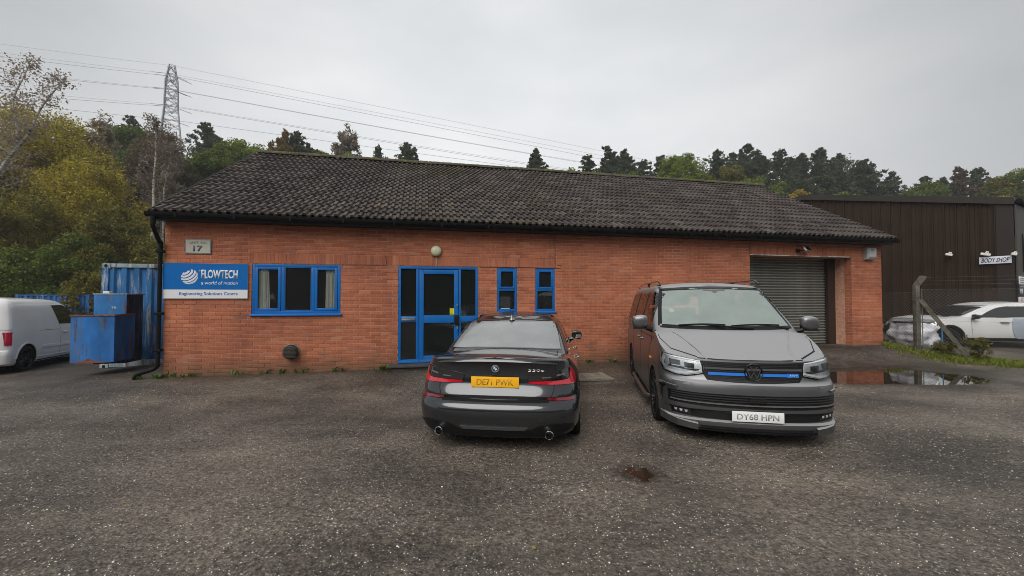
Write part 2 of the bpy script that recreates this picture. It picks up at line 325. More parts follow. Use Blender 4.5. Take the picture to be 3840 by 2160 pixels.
def text(body, w, h, fn, mt, parent, name='lettering', depth=.003, bold=0.0, align='L'):
    """lettering fitted into a w x h box; fn(a, b, d) maps text-plane coordinates to 3-D"""
    cu = bpy.data.curves.new(name, 'FONT'); cu.body = body; cu.size = 1; cu.offset = bold; cu.resolution_u = 3
    t = bpy.data.objects.new(name, cu); COL.objects.link(t); dg = bpy.context.evaluated_depsgraph_get()
    me0 = bpy.data.meshes.new_from_object(t.evaluated_get(dg)); bpy.data.objects.remove(t)
    vs = [v.co.copy() for v in me0.vertices]; x0 = min(v.x for v in vs); x1 = max(v.x for v in vs); y0 = min(v.y for v in vs); y1 = max(v.y for v in vs)
    sx = w / (x1 - x0); sy = h / (y1 - y0)
    for v, q in zip(me0.vertices, vs): v.co = fn((q.x - x0) * sx, (q.y - y0) * sy, 0)
    me0.materials.clear(); me0.materials.append(mt); me0.name = name
    bm = bmesh.new(); bm.from_mesh(me0); r = bmesh.ops.extrude_face_region(bm, geom=bm.faces[:]); dv = Vector(fn(0, 0, depth)) - Vector(fn(0, 0, 0))
    for g in r['geom']:
        if isinstance(g, bmesh.types.BMVert): g.co += dv
    bmesh.ops.recalc_face_normals(bm, faces=bm.faces); bm.to_mesh(me0); bm.free()
    return link(name, me0, parent)
def me_copy(src, name, parent, mtx, kind=None):
    o = bpy.data.objects.new(name, src); COL.objects.link(o); o.parent = parent; o.matrix_local = mtx
    if kind: o['kind'] = kind
    return o
# ------------------------------------------------------------------ place: facade frame and ground height
X0, Y0, FA = -6.76, 8.08, .2105
ca, sa = math.cos(FA), math.sin(FA)
def uv(x, y): return (x - X0) * ca + (y - Y0) * sa, (x - X0) * sa - (y - Y0) * ca      # along the wall, outward from the wall
def world(u, v, z=0): return Vector((X0 + ca * u + sa * v, Y0 + sa * u - ca * v, z))
PUD = [(5.3, 8.6), (6.2, 9.35), (7.41, 9.75), (8.5, 9.95), (9.15, 9.75), (9.2, 9.3), (9.56, 9.05), (9.75, 8.71), (9.5, 8.3), (8.89, 7.95), (8.11, 7.86), (7.21, 7.95), (5.99, 8.0), (5.4, 8.2)]
PUD_Z = -.015
def in_poly(x, y, P):
    c = False; n = len(P); j = n - 1
    for i in range(n):
        if (P[i][1] > y) != (P[j][1] > y) and x < (P[j][0] - P[i][0]) * (y - P[i][1]) / (P[j][1] - P[i][1]) + P[i][0]: c = not c
        j = i
    return c
def sdist(x, y, P):
    d = 1e9; n = len(P)
    for i in range(n):
        ax, ay = P[i]; bx, by = P[(i + 1) % n]; vx, vy = bx - ax, by - ay; t = max(0, min(1, ((x - ax) * vx + (y - ay) * vy) / (vx * vx + vy * vy)))
        d = min(d, math.hypot(x - ax - vx * t, y - ay - vy * t))
    return -d if in_poly(x, y, P) else d
SMALL = (1.18, 3.9)
def gz(x, y, fine=True):
    u, v = uv(x, y)
    hw = .10 + .21 * smooth01((u - 11.0) / 2.6)
    if u > 17.6: hw = lerp(.31, .15, smooth01((u - 17.6) / 1.0))
    if u < 0: hw *= smooth01((u + 2.2) / 2.2)
    d = 2.4 - 1.0 * smooth01((u - 11) / 2)
    h = hw * (1 - smooth01((v - .05) / d)) if v > 0 else hw
    h -= .16 * smooth01((-8.5 - x) / 5)
    if fine:
        h += .018 * (noise.noise(Vector((x * .5, y * .5, 3))) ) + .006 * noise.noise(Vector((x * 2.3, y * 2.3, 7)))
        if 4.4 < x < 10.6 and 7 < y < 10.8:
            s = sdist(x, y, PUD) + .07 * noise.noise(Vector((x * 2.2, y * 4, 1))) + .03 * noise.noise(Vector((x * 8, y * 12, 5)))
            if s < .5: h = lerp(PUD_Z - .03 - .03 * smooth01(-s / .4), max(h, PUD_Z + .022), smooth01((s + .12) / .22))
        if abs(x - SMALL[0]) < .5 and abs(y - SMALL[1]) < .5:
            e = math.hypot((x - SMALL[0]) / .17, (y - SMALL[1]) / .16) + .55 * noise.noise(Vector((x * 13, y * 13, 2)))
            h -= .016 * (1 - smooth01((e - .6) / .6))
    return h
def axis(stops):
    r = []; 
    for (a, b, st) in stops:
        n = max(1, round((b - a) / st)); r += [a + (b - a) * i / n for i in range(n)]
    return r + [stops[-1][1]]
xs = axis([(-460, -120, 34), (-120, -30, 10), (-30, -14, 1), (-14, -1, .2), (-1, .95, .13), (.95, 1.42, .03), (1.42, 4.4, .15), (4.4, 10.6, .055), (10.6, 16, .2), (16, 30, 1), (30, 120, 10), (120, 470, 35)])
ys = axis([(-300, -40, 40), (-40, -4, 4), (-4, 0, .4), (0, 3.6, .12), (3.6, 4.2, .03), (4.2, 7.4, .14), (7.4, 10.6, .05), (10.6, 14, .2), (14, 30, 1), (30, 100, 10), (100, 630, 53)])
mb = MB(); nx = len(xs)
for y in ys:
    for x in xs: mb.v.append((x, y, gz(x, y, -16 < x < 18 and -4 < y < 15)))
for j in range(len(ys) - 1):
    for i in range(nx - 1): mb.f.append((j * nx + i, j * nx + i + 1, (j + 1) * nx + i + 1, (j + 1) * nx + i))
mb.m = [0] * len(mb.f)
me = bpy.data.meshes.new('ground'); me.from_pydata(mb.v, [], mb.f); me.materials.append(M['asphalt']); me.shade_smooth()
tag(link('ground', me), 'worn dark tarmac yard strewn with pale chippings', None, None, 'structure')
# water lying in the hollows
def water_mat():
    m = new_mat('puddle_water'); N = NT(m); pos = N.n('ShaderNodeNewGeometry').outputs['Position']
    p = N.pbr((.018, .014, .010), .015, spec=.5, bump=N.noise(N.mapping(pos, (1, 3, 1)), 5, 2), bstr=.02, bdist=.01); p.inputs['IOR'].default_value = 1.45
    N.out(p.outputs[0]); return m
WAT = water_mat()
def puddle(name, cx, cy, poly, z, label):
    b = MB(); P = [(cx + (x - cx) * 1.12, cy + (y - cy) * 1.25) for x, y in poly]; n = len(P)
    b.add([(x, y, z) for x, y in P], [tuple(range(n))]); o = b.build(name, WAT)
    return tag(o, label, 'puddle')
puddle('puddle', 7.8, 8.85, PUD, PUD_Z, 'long shallow puddle mirroring the brick pier beside the grey van')
puddle('puddle', SMALL[0], SMALL[1], [(SMALL[0] + .24 * math.cos(a), SMALL[1] + .2 * math.sin(a)) for a in [i * math.pi / 6 for i in range(12)]], gz(SMALL[0] + .4, SMALL[1]) - .0095, 'small brown puddle on open tarmac in front of the grey van')
# loose and embedded chippings near the viewer
rng = random.Random(5)
cb = MB(); cm = mat('pale_chippings', (.42, .40, .36), (.62, .60, .55), 40, rough=.6, island=.45); dk = mat('dark_chippings', (.07, .065, .06), (.12, .11, .10), 40, rough=.6, island=.4)
def stone(x, y, s, mi):
    z = gz(x, y) ; a = rng.random() * 6.28; q = []
    for k in range(5):
        t = a + k * 1.257 + rng.uniform(-.3, .3); rr = s * rng.uniform(.6, 1.1); q.append((x + math.cos(t) * rr, y + math.sin(t) * rr * .85, z - .002))
    top = [(x + (px - x) * .55 + rng.uniform(-.1, .1) * s, y + (py - y) * .55, z + s * rng.uniform(.35, .6)) for px, py, _ in q]
    cb.add(q + top, [(5, 6, 7, 8, 9)] + [(i, (i + 1) % 5, 5 + (i + 1) % 5, 5 + i) for i in range(5)], mi)
cnt = 0
while cnt < 21000:
    y = 1.2 + 8 * rng.random() ** 1.7; x = rng.uniform(-1.3, 1.3) * (y + .6)
    if uv(x, y)[1] < .2: continue
    d = noise.noise(Vector((x * .8, y * .8, 9))) + .5 * noise.noise(Vector((x * 2.5, y * 2.5, 4)))
    if d < rng.uniform(-.7, .55): continue
    if sdist(x, y, PUD) < .1 if 4 < x < 10.6 else False: continue
    stone(x, y, rng.uniform(.003, .0078) * (1 + .35 * (rng.random() < .07)), 0 if rng.random() < .62 else 1); cnt += 1
cnt = 0
while cnt < 9000:
    y = 1.2 + 7 * rng.random() ** 1.5; x = rng.uniform(-1.3, 1.3) * (y + .6)
    if uv(x, y)[1] < .3 or noise.noise(Vector((x * .6, y * .6, 31))) + .6 * noise.noise(Vector((x * 2, y * 2, 14))) < rng.uniform(-.5, .5): continue
    stone(x, y, rng.uniform(.006, .015), 2 if rng.random() < .8 else 1); cnt += 1
tag(cb.build('loose_chippings', [cm, dk, mat('brown_gravel', (.085, .075, .063), (.15, .135, .115), 30, rough=.75, island=.5)], kind='stuff'), 'pale stone chippings scattered over the tarmac', None, None, 'stuff')
# hillside behind
def hz(x, y):
    s = y - (25 + 6 * smooth01((x + 14) / 10))
    w = smooth01(s / 55) * 15.5 + max(0, s - 55) * .01
    w *= lerp(1.0, .86, smooth01((x - 20) / 60))
    if s <= 0: return -1.5
    return w + (.8 * noise.noise(Vector((x * .06, y * .06, 0)))) * smooth01(s / 8) + gz(x, y, False) - .02
mb = MB(); hx = axis([(-260, -60, 12), (-60, 90, 3.5), (90, 300, 14)]); hy = axis([(22, 90, 2.5), (90, 420, 22)]); nx = len(hx)
for y in hy:
    for x in hx: mb.v.append((x, y, hz(x, y)))
for j in range(len(hy) - 1):
    for i in range(nx - 1): mb.f.append((j * nx + i, j * nx + i + 1, (j + 1) * nx + i + 1, (j + 1) * nx + i))
mb.m = [0] * len(mb.f)
me = bpy.data.meshes.new('hillside'); me.from_pydata(mb.v, [], mb.f); me.shade_smooth()
me.materials.append(mat('leafy_hillside', (.03, .032, .013), (.07, .06, .026), .8, rough=.9, bump=.5, bscale=3, bdist=.3))
tag(link('hillside', me), 'wooded slope rising behind the workshop', None, None, 'structure')
# ------------------------------------------------------------------ the brick workshop
B = empty('brick_workshop', (X0, Y0, 0), FA, 'low red brick workshop with moss-flecked dark tiled roof and blue windows', 'building')
LEN = 17.6; DEEP = 9.2; ZT = 3.14
OPEN = dict(window=(1.536, 3.225, 1.275, 2.325), door=(4.395, 6.136, .235, 2.325), slim1=(6.566, 7.034, 1.30, 2.325), slim2=(7.467, 7.942, 1.30, 2.325), garage=(13.267, 16.553, .1, 2.765))
us = sorted({0, LEN, *[o[0] for o in OPEN.values()], *[o[1] for o in OPEN.values()]}); zs = sorted({-.25, ZT, *[o[2] for o in OPEN.values()], *[o[3] for o in OPEN.values()]})
def inside_open(u, z): return any(a < u < b and c < z < d for a, b, c, d in OPEN.values())
mw = MB()
for i in range(len(us) - 1):
    for j in range(len(zs) - 1):
        if not inside_open((us[i] + us[i + 1]) / 2, (zs[j] + zs[j + 1]) / 2):
            mw.add([(us[i], .007, zs[j]), (us[i + 1], .007, zs[j]), (us[i + 1], .007, zs[j + 1]), (us[i], .007, zs[j + 1])], [(0, 1, 2, 3)])
for k, (a, b, c, d) in OPEN.items():      # reveals
    dd = .75 if k == 'garage' else .14
    mw.add([(a, .007, c), (a, dd, c), (a, dd, d), (a, .007, d)], [(0, 1, 2, 3)]); mw.add([(b, .007, c), (b, dd, c), (b, dd, d), (b, .007, d)], [(3, 2, 1, 0)])
    mw.add([(a, .007, d), (b, .007, d), (b, dd, d), (a, dd, d)], [(0, 1, 2, 3)]); mw.add([(a, .007, c), (b, .007, c), (b, dd, c), (a, dd, c)], [(3, 2, 1, 0)])
wall = mw.build('wall', M['mortar'], B)
# bricks one by one
rng = random.Random(11); bricks = []          # (u0, u1, z0, z1)
def clip_row(u0, u1, z0, z1, soldier):
    segs = [(u0, u1)]
    for a, b, c, d in OPEN.values():
        if z1 > c + .01 and z0 < d - .01:
            ns = []
            for p, q in segs:
                if q <= a or p >= b: ns.append((p, q)); continue
                if p < a: ns.append((p, a))
                if q > b: ns.append((b, q))
            segs = ns
    if not soldier:
        for a, b, c, d in SOLD:
            if z1 > c + .01 and z0 < d - .01:
                ns = []
                for p, q in segs:
                    if q <= a or p >= b: ns.append((p, q)); continue
                    if p < a: ns.append((p, a))
                    if q > b: ns.append((b, q))
                segs = ns
    ns = []
    for p, q in segs:                          # movement joint
        if p < 7.945 < q: ns += [(p, 7.940), (7.952, q)]
        else: ns.append((p, q))
    return [(p, q) for p, q in ns if q - p > .02]
SOLD = [(1.504, 7.942, 2.325, 2.55), (13.267, 16.553, 2.775, 3.0)]
for k in range(-2, 42):
    z0 = k * .075; z1 = z0 + .065
    if z1 > ZT: break
    off = 0 if k % 2 else .1125
    n = int(LEN / .225) + 2
    for i in range(-1, n):
        u0 = i * .225 + off + .005; u1 = u0 + .215
        u0, u1 = max(u0, .0), min(u1, LEN)
        if u1 - u0 < .03: continue
        for p, q in clip_row(u0, u1, z0, z1, False):
            zz0 = z0
            if any(a - .01 < (p + q) / 2 < b + .01 and z0 < d < z1 for a, b, c, d in OPEN.values()): zz0 = z0
            bricks.append((p, q, zz0, z1))
for a, b, c, d in SOLD:
    n = round((b - a) / .075)
    for i in range(n): 
        u0 = a + (b - a) * i / n; bricks.append((u0 + .003, u0 + (b - a) / n - .006, c + .008, d - .008))
def brick_geo(mb, p, q, z0, z1, dy, loc=None):
    j = lambda s: rng.uniform(-s, s); ou, oz = loc or (0, 0)
    y0 = -.0005 + dy; c = .003; e = [j(.0014) for _ in range(8)]
    fr = [(p + c, z0 + c + e[0]), (q - c, z0 + c + e[1]), (q - c, z1 - c + e[2]), (p + c, z1 - c + e[3])]
    bk = [(p + e[4], z0), (q + e[5], z0), (q + e[6], z1), (p + e[7], z1)]
    vs = [(a - ou, y0, b - oz) for a, b in fr] + [(a - ou, .003, b - oz) for a, b in bk] + [(a - ou, .02, b - oz) for a, b in bk]
    fs = [(0, 1, 2, 3)] + [(4 + i, 4 + (i + 1) % 4, (i + 1) % 4, i) for i in range(4)] + [(8 + i, 8 + (i + 1) % 4, 4 + (i + 1) % 4, 4 + i) for i in range(4)]
    mb.add(vs, fs)
camu, camv = uv(0, 0)
bricks = [b for b in bricks if not (0.2 < b[0] and b[1] < 1.35 and 1.64 < b[2] and b[3] < 2.29)]     # those covered by the sign board
vis = sorted([b for b in bricks if b[1] - b[0] > .15 or b[3] - b[2] > .1 and b[2] > 0], key=lambda b: (b[0] - camu) ** 2 + camv ** 2 + (b[2] - 1.6) ** 2 - (0 if 3.3 > b[0] else 0))
def hidden_brick(b): return b[2] < .06 or (5.4 < b[0] < 8.6 and b[2] < 1.25)
near = [b for b in vis if not hidden_brick(b)][:300]; ns = set(near)
shared = []
for i in range(10):
    t = MB(); brick_geo(t, -.1075, .1075, -.0325, .0325, 0); 
    me = bpy.data.meshes.new('brick'); me.from_pydata(t.v, [], t.f); me.materials.append(M['brick']); fix_normals(me); shared.append(me)
for b in near:
    w_, h_ = b[1] - b[0], b[3] - b[2]
    me_copy(rng.choice(shared), 'brick', wall, Matrix.Translation(((b[0] + b[1]) / 2, rng.uniform(-.0018, .0016), (b[2] + b[3]) / 2)) @ Matrix.Diagonal((w_ / .215, 1, h_ / .065, 1)))
rest = MB()
for b in bricks:
    if b not in ns: brick_geo(rest, *b, rng.uniform(-.0018, .0016))
# jamb bricks inside the garage opening and the window/door reveals
for (uu, sgn) in ((16.553, -1), (13.267, 1)):
    for k in range(1, 37):
        z0 = k * .075
        for (ya, yb) in (((.004, .10), (.11, .2)) if k % 2 else ((.004, .2),)):
            rest.box(uu + (-.003 if sgn < 0 else -.0), uu + (0 if sgn < 0 else .003), ya, yb, z0, z0 + .065)
rest.build('brick', M['brick'], wall, kind='stuff')
# dark open joints
jm = MB(); jm.box(7.9405, 7.9515, -.003, .004, 2.325, 3.12)
jm.tube([(3.24, .0, 2.322), (3.8, -.001, 2.327), (4.3, -.001, 2.318)], .0035, 5); jm.tube([(6.16, -.001, 2.321), (7.2, -.001, 2.325), (7.94, -.001, 2.322), (8.08, -.001, 2.326), (8.1, -.001, 2.39), (8.0, 0, 2.39)], .0045, 5)
jm.tube([(4.14, -.001, 2.33), (4.15, -.001, 2.44), (4.11, -.001, 2.55)], .0045, 5); jm.box(13.26, 13.268, -.002, .004, 2.765, 3.08)
jm.build('movement_joint', M['gasket'], wall)
# other walls and the dim inside
sw = MB(); sw.box(0, .25, .02, DEEP, -.4, ZT); sw.box(LEN - .25, LEN, .02, DEEP, -.4, ZT); sw.box(.25, LEN - .25, DEEP - .25, DEEP, -.4, ZT)
for x0 in (0, LEN - .25): sw.prism([(.02, ZT), (DEEP, ZT), (4.6, 5.86)], x0, x0 + .25, YZ)
sw.build('side_wall', M['side'], B)
rm = MB()
for (a, b, y1) in ((.3, 4.2, 3.5), (4.22, 6.3, 3.0), (6.33, 8.2, 2.2)):
    for f in ([(a, .15, 0), (b, .15, 0), (b, y1, 0), (a, y1, 0)], [(a, .15, 2.6), (b, .15, 2.6), (b, y1, 2.6), (a, y1, 2.6)], [(a, y1, 0), (b, y1, 0), (b, y1, 2.6), (a, y1, 2.6)], [(a, .15, 0), (a, y1, 0), (a, y1, 2.6), (a, .15, 2.6)], [(b, .15, 0), (b, y1, 0), (b, y1, 2.6), (b, .15, 2.6)]):
        rm.add(f, [(0, 1, 2, 3)])
rm.build('inner_room', M['room'], B)

# ---- windows
def frame_ring(mb, u0, u1, z0, z1, w, y0, y1, mi=0, bev=.006):
    for (a, b, c, d) in ((u0, u0 + w, z0, z1), (u1 - w, u1, z0, z1), (u0 + w, u1 - w, z0, z0 + w), (u0 + w, u1 - w, z1 - w, z1)):
        mb.bevbox(a, b, y0, y1, c, d, bev, mi)
def pane(parent, u0, u1, z0, z1, y, mt, name='pane'):
    b = MB(); b.box(u0, u1, y, y + .006, z0, z1); return b.build(name, mt, parent)
# three-light window
a, b, c, d = OPEN['window']; fr = MB(); frame_ring(fr, a + .004, b - .004, c + .03, d - .006, .055, .012, .075)
for u in (2.075, 2.655): fr.bevbox(u, u + .06, .014, .074, c + .085, d - .061, .006)
W1 = fr.build('window', M['blue'], B, True)
s = MB(); s.bevbox(a - .03, b + .03, -.045, .03, c - .012, c + .03, .008); s.build('sill', M['blue_edge'], W1, True)
lights = ((a + .059, 2.075), (2.135, 2.655), (2.715, b - .059))
for i, (p, q) in enumerate(lights):
    if i != 1:
        s = MB(); frame_ring(s, p + .003, q - .003, c + .088, d - .064, .052, .000, .05); s.build('sash', M['blue'], W1, True)
        pane(W1, p + .05, q - .05, c + .135, d - .11, .03, M['pane'])
    else:
        s = MB(); frame_ring(s, p, q, c + .085, d - .061, .018, .02, .05, 0, .004); s.build('bead', M['blue'], W1, True); pane(W1, p + .015, q - .015, c + .10, d - .075, .04, M['pane'])
    g = MB(); e = .055 if i != 1 else .018
    for (u0, u1, z0, z1) in ((p + e, p + e + .008, c + .14, d - .115), (q - e - .008, q - e, c + .14, d - .115)): g.box(u0, u1, .024, .032, z0 - (.03 if i == 1 else 0), z1 + (.03 if i == 1 else 0))
    g.build('seal', M['gasket'], W1)
def curtain(u0, u1, ub0, ub1, z0, z1, y):
    n = 40; m = 8; vs = []
    for j in range(m + 1):
        t = j / m
        for i in range(n + 1):
            f = i / n; u = lerp(lerp(u0, ub0, t), lerp(u1, ub1, t), f); vs.append((u, y + .022 * math.sin(f * 21 + .6 * math.sin(t * 3)) * (1 - .3 * t) + .01 * math.sin(f * 47), lerp(z1, z0, t)))
    o = MB(); o.add(vs, [(j * (n + 1) + i, j * (n + 1) + i + 1, (j + 1) * (n + 1) + i + 1, (j + 1) * (n + 1) + i) for j in range(m) for i in range(n)]); return o.build('curtain', M['curtain'], B, True)
q = curtain(1.56, 1.82, 1.56, 1.85, 1.36, 2.27, .075); q['label'] = 'cream curtain gathered at the left edge of the window'
q = curtain(2.92, 3.18, 2.91, 3.18, 1.36, 2.27, .075); q['label'] = 'narrow cream curtain at the right edge of the window'
# two slim windows
for k in ('slim1', 'slim2'):
    a, b, c, d = OPEN[k]; fr = MB(); frame_ring(fr, a + .004, b - .004, c + .02, d - .006, .05, .012, .075); fr.bevbox(a + .054, b - .054, .016, .07, 1.79, 1.835, .005)
    o = fr.build('window', M['blue'], B, True); o['label'] = 'slim window with white tape and a poster behind its lower pane' if k == 'slim1' else 'slim window beside the movement joint'
    s = MB(); s.bevbox(a - .01, b + .03, -.035, .03, c - .018, c + .02, .008); s.build('sill', M['blue_edge'], o, True)
    s = MB(); frame_ring(s, a + .05, b - .05, 1.84, d - .05, .045, .0, .05); s.build('sash', M['blue'], o, True)
    pane(o, a + .09, b - .09, 1.88, d - .09, .03, M['pane']); pane(o, a + .052, b - .052, c + .068, 1.792, .04, M['pane'])
    if k == 'slim1':
        s = MB(); s.box(a + .09, a + .30, .028, .036, c + .085, c + .10); s.build('tape', M['white'], o)
        s = MB(); s.box(a + .08, a + .33, .10, .103, c + .12, c + .36); s.build('poster', mat('grey_paper', (.12, .125, .13), (.2, .2, .2), 20, rough=.8), o)
# entrance: side lights and glazed door
a, b, c, d = OPEN['door']; fr = MB(); frame_ring(fr, a + .004, b - .004, c, d - .006, .055, .012, .09)
for u, w_ in ((4.775, .05), (5.70, .05)): fr.bevbox(u, u + w_, .013, .09, c + .055, d - .061, .006)
fr.bevbox(a + .059, 4.775, .016, .08, 1.10, 1.23, .006); fr.bevbox(5.75, b - .059, .016, .08, 1.10, 1.23, .006)
fr.bevbox(a + .0, b - .0, -.03, .012, c - .012, c + .028, .006)
E1 = fr.build('entrance_frame', M['blue'], B, True); E1['label'] = 'blue entrance screen with glazed side lights'
for (p, q) in ((a + .056, 4.778), (5.747, b - .056)):
    pane(E1, p, q, c + .05, 1.105, .045, M['frosted']); pane(E1, p, q, 1.225, d - .058, .045, M['frosted'])
s = MB(); s.bevbox(4.47, 4.75, -.004, .016, 1.135, 1.20, .006); s.bevbox(4.485, 4.735, -.014, -.004, 1.15, 1.168, .003); o = s.build('letter_box', M['steel'], E1, True)
s = MB(); s.box(6.0, 6.04, .12, .13, 1.6, 2.2); s.build('light_strip', mat('milky_strip', (.28, .28, .26), rough=.8), E1)
s = MB(); s.tube([(5.85, .2, 1.28), (5.85, .2, 1.47), (6.06, .2, 1.47)], .012, 6); s.tube([(5.90, .2, 1.28), (6.0, .2, 1.55)], .008, 6); s.build('chair_back', M['white'], E1, True)
D = MB(); frame_ring(D, 4.842, 5.692, c + .035, d - .075, .095, .004, .055); D.bevbox(4.937, 5.597, .004, .055, 1.08, 1.245, .006)
D.bevbox(4.829, 4.841, .0, .06, c + .03, d - .07, .003)
D = D.build('door', M['blue'], B, True); pane(D, 4.93, 5.60, c + .125, 1.085, .03, M['frosted']); pane(D, 4.93, 5.60, 1.24, d - .165, .03, M['frosted'])
s = MB(); s.bevbox(5.60, 5.70, -.045, .004, 1.04, 1.25, .008); s.build('door_handle', M['sat_black'], D, True)
s = MB(); s.bevbox(5.655, 5.685, -.006, .004, 1.42, 1.49, .003); s.bevbox(5.655, 5.685, -.006, .004, .92, .99, .003); s.build('lock_plate', M['steel'], D, True)
s = MB(); s.box(4.85, 5.60, -.005, .0, c + .032, c + .046); s.build('threshold_strip', M['steel'], D)
s = MB(); s.box(5.505, 5.595, .018, .024, 1.262, 1.40); y_ = s.build('notice', mat('yellow_notice', (.80, .68, .02), rough=.5), D); y_['label'] = 'small yellow notice stuck inside the door glass'
s = MB()
for k in range(5): s.box(5.515, 5.515 + (.07, .055, .06, .045, .065)[k], .0155, .018, 1.382 - k * .024, 1.391 - k * .024)
s.build('lettering', M['sat_black'], y_)
# doorstep
s = MB(); s.bevbox(4.22, 6.30, -.30, .005, .165, .215, .008); st = s.build('doorstep', M['slab'], B, True)
s = MB(); s.box(4.27, 6.25, -.26, .0, -.1, .164); s.build('step_riser', mat('dark_brick_riser', (.03, .024, .02), (.06, .05, .04), 9, rough=.9), st)

# ---- roller shutter
G = OPEN['garage']; gy = .60
sh = MB(); pitch = .077; prof = [(0, .006), (.012, -.006), (.026, -.026), (.040, -.036), (.052, -.034), (.060, -.020), (.064, .004), (.071, .012), (.077, .006)]
for i in range(len(prof) - 1):
    (z0, y0), (z1, y1) = prof[i], prof[i + 1]; sh.add([(-1.5, y0, z0), (1.5, y0, z0), (1.5, y1, z1), (-1.5, y1, z1)], [(0, 1, 2, 3)])
sm = bpy.data.meshes.new('slat'); sm.from_pydata(sh.v, [], sh.f); sm.materials.append(M['slat']); sm.shade_smooth()
SH = MB(); SH.bevbox(13.29, 16.40, gy - .03, gy + .03, .24, .31, .008); SH = SH.build('roller_shutter', M['slat'], B, True)
for k in range(33): me_copy(sm, 'slat', SH, Matrix.Translation((14.79, gy + rng.uniform(-.002, .002), .31 + k * pitch)))
for ga, gb_ in ((16.30, 16.552), (13.268, 13.36)): s = MB(); s.box(ga, gb_, gy - .12, gy + .05, .2, 2.76); s.build('guide_rail', M['brownpaint'], SH)
s = MB(); s.box(13.27, 16.55, gy + .05, gy + .1, .1, 2.78); s.build('backing', M['void'], SH)
s = MB(); s.box(13.267, 16.553, -.012, .10, 2.752, 2.772); s.build('lintel_plate', mat('lintel_plate', (.2, .2, .19), (.5, .5, .48), 3, rough=.6, lo=.45, hi=.5), B)

# ---- roof
EZ, EV, RY, RZ = 3.265, .35, 4.6, 6.03
slope = math.atan2(RZ - EZ, RY + EV); SL = math.hypot(RZ - EZ, RY + EV); NR = 16; EXP = SL / NR; NC = 59; TW = (LEN + .12) / NC
def tile_pts(jit=0):
    top = [(0, .0), (.060, .0), (.074, .042), (.128, .042), (.142, .0), (.210, .0), (.224, .042), (.278, .042), (.297, .002)]
    L_ = EXP + .07; vs = []; k = len(top)
    for x, h in top: vs.append((x * TW / .3, 0, h + .050))
    for x, h in top: vs.append((x * TW / .3, L_, h + .002))
    for x, h in top: vs.append((x * TW / .3, .004, h + .050 - .042))
    fs = [(i, i + 1, k + i + 1, k + i) for i in range(k - 1)] + [(2 * k + i, 2 * k + i + 1, i + 1, i) for i in range(k - 1)] + [(2 * k, 0, k), (k - 1, 3 * k - 1, 2 * k - 1)]
    return vs, fs
tv, tf = tile_pts(); tm = bpy.data.meshes.new('tile'); tm.from_pydata(tv, [], tf); tm.materials.append(M['tile'])
S0 = Matrix.Translation((-.06, -EV, EZ - .03)) @ Matrix.Rotation(slope, 4, 'X')
rf = MB(); rf.add([S0 @ Vector(p) for p in ((0, .02, 0), (LEN + .12, .02, 0), (LEN + .12, SL, 0), (0, SL, 0))], [(0, 1, 2, 3)])
rf.add([(-.06, RY, RZ - .02), (LEN + .06, RY, RZ - .02), (LEN + .06, DEEP + .35, EZ - .02), (-.06, DEEP + .35, EZ - .02)], [(0, 1, 2, 3)])
ROOF = rf.build('roof', mat('roof_felt', (.02, .019, .018), (.05, .045, .04), 2, rough=.8), B)
tiles = []
for r in range(NR):
    for c_ in range(NC):
        m_ = S0 @ Matrix.Translation((c_ * TW + rng.uniform(-.003, .003), r * EXP + rng.uniform(-.006, .006), rng.uniform(0, .004))) @ Matrix.Rotation(rng.uniform(-.008, .008), 4, 'Z') @ Matrix.Rotation(rng.uniform(-.006, .006), 4, 'X') 
        tiles.append(m_)
tiles.sort(key=lambda m_: (Vector((X0 + ca * m_.translation.x, Y0 + sa * m_.translation.x, 0)) + Vector((-sa * m_.translation.y, ca * m_.translation.y, m_.translation.z - 1.62))).length)
for m_ in tiles[:300]: me_copy(tm, 'tile', ROOF, m_)
rt = MB()
for m_ in tiles[300:]: rt.add([m_ @ Vector(p) for p in tv], tf)
rt.build('tile', M['tile'], ROOF, kind='stuff')
# ridge tiles
rg = MB(); n = 9; L_ = .47; vs = []
for yy in (0, L_):
    for k in range(n): a = math.pi * (k / (n - 1)); vs.append((yy, math.cos(a) * .125, math.sin(a) * .10 + (.012 if yy else 0)))
    for k in range(n): a = math.pi * (k / (n - 1)); vs.append((yy, math.cos(a) * .105, math.sin(a) * .082 + (.012 if yy else 0)))
rg.add(vs, [(k, k + 1, 2 * n + k + 1, 2 * n + k) for k in range(n - 1)] + [(k, n + k, n + k + 1, k + 1) for k in range(n - 1)] + [(2 * n + k, 2 * n + k + 1, 3 * n + k + 1, 3 * n + k) for k in range(n - 1)])
me = bpy.data.meshes.new('ridge_tile'); me.from_pydata(rg.v, [], rg.f); me.materials.append(M['tile']); fix_normals(me)
x = -.06
while x < LEN + .05:
    me_copy(me, 'ridge_tile', ROOF, Matrix.Translation((x, RY, RZ + .0 + rng.uniform(-.006, .006))) @ Matrix.Rotation(rng.uniform(-.012, .012), 4, 'Y')); x += .452
# verge edging
for x0 in (-.085, LEN + .06):
    s = MB(); s.add([S0 @ Vector(p) for p in ((0, 0, .0), (.025, 0, .0), (.025, 0, .055), (0, 0, .055), (0, SL, .0), (.025, SL, .0), (.025, SL, .055), (0, SL, .055))], [(0, 1, 2, 3), (7, 6, 5, 4), (0, 4, 5, 1), (1, 5, 6, 2), (2, 6, 7, 3), (3, 7, 4, 0)])
    o = s.build('verge_strip', M['fascia'], ROOF); o.location = (x0 + .06, 0, 0)
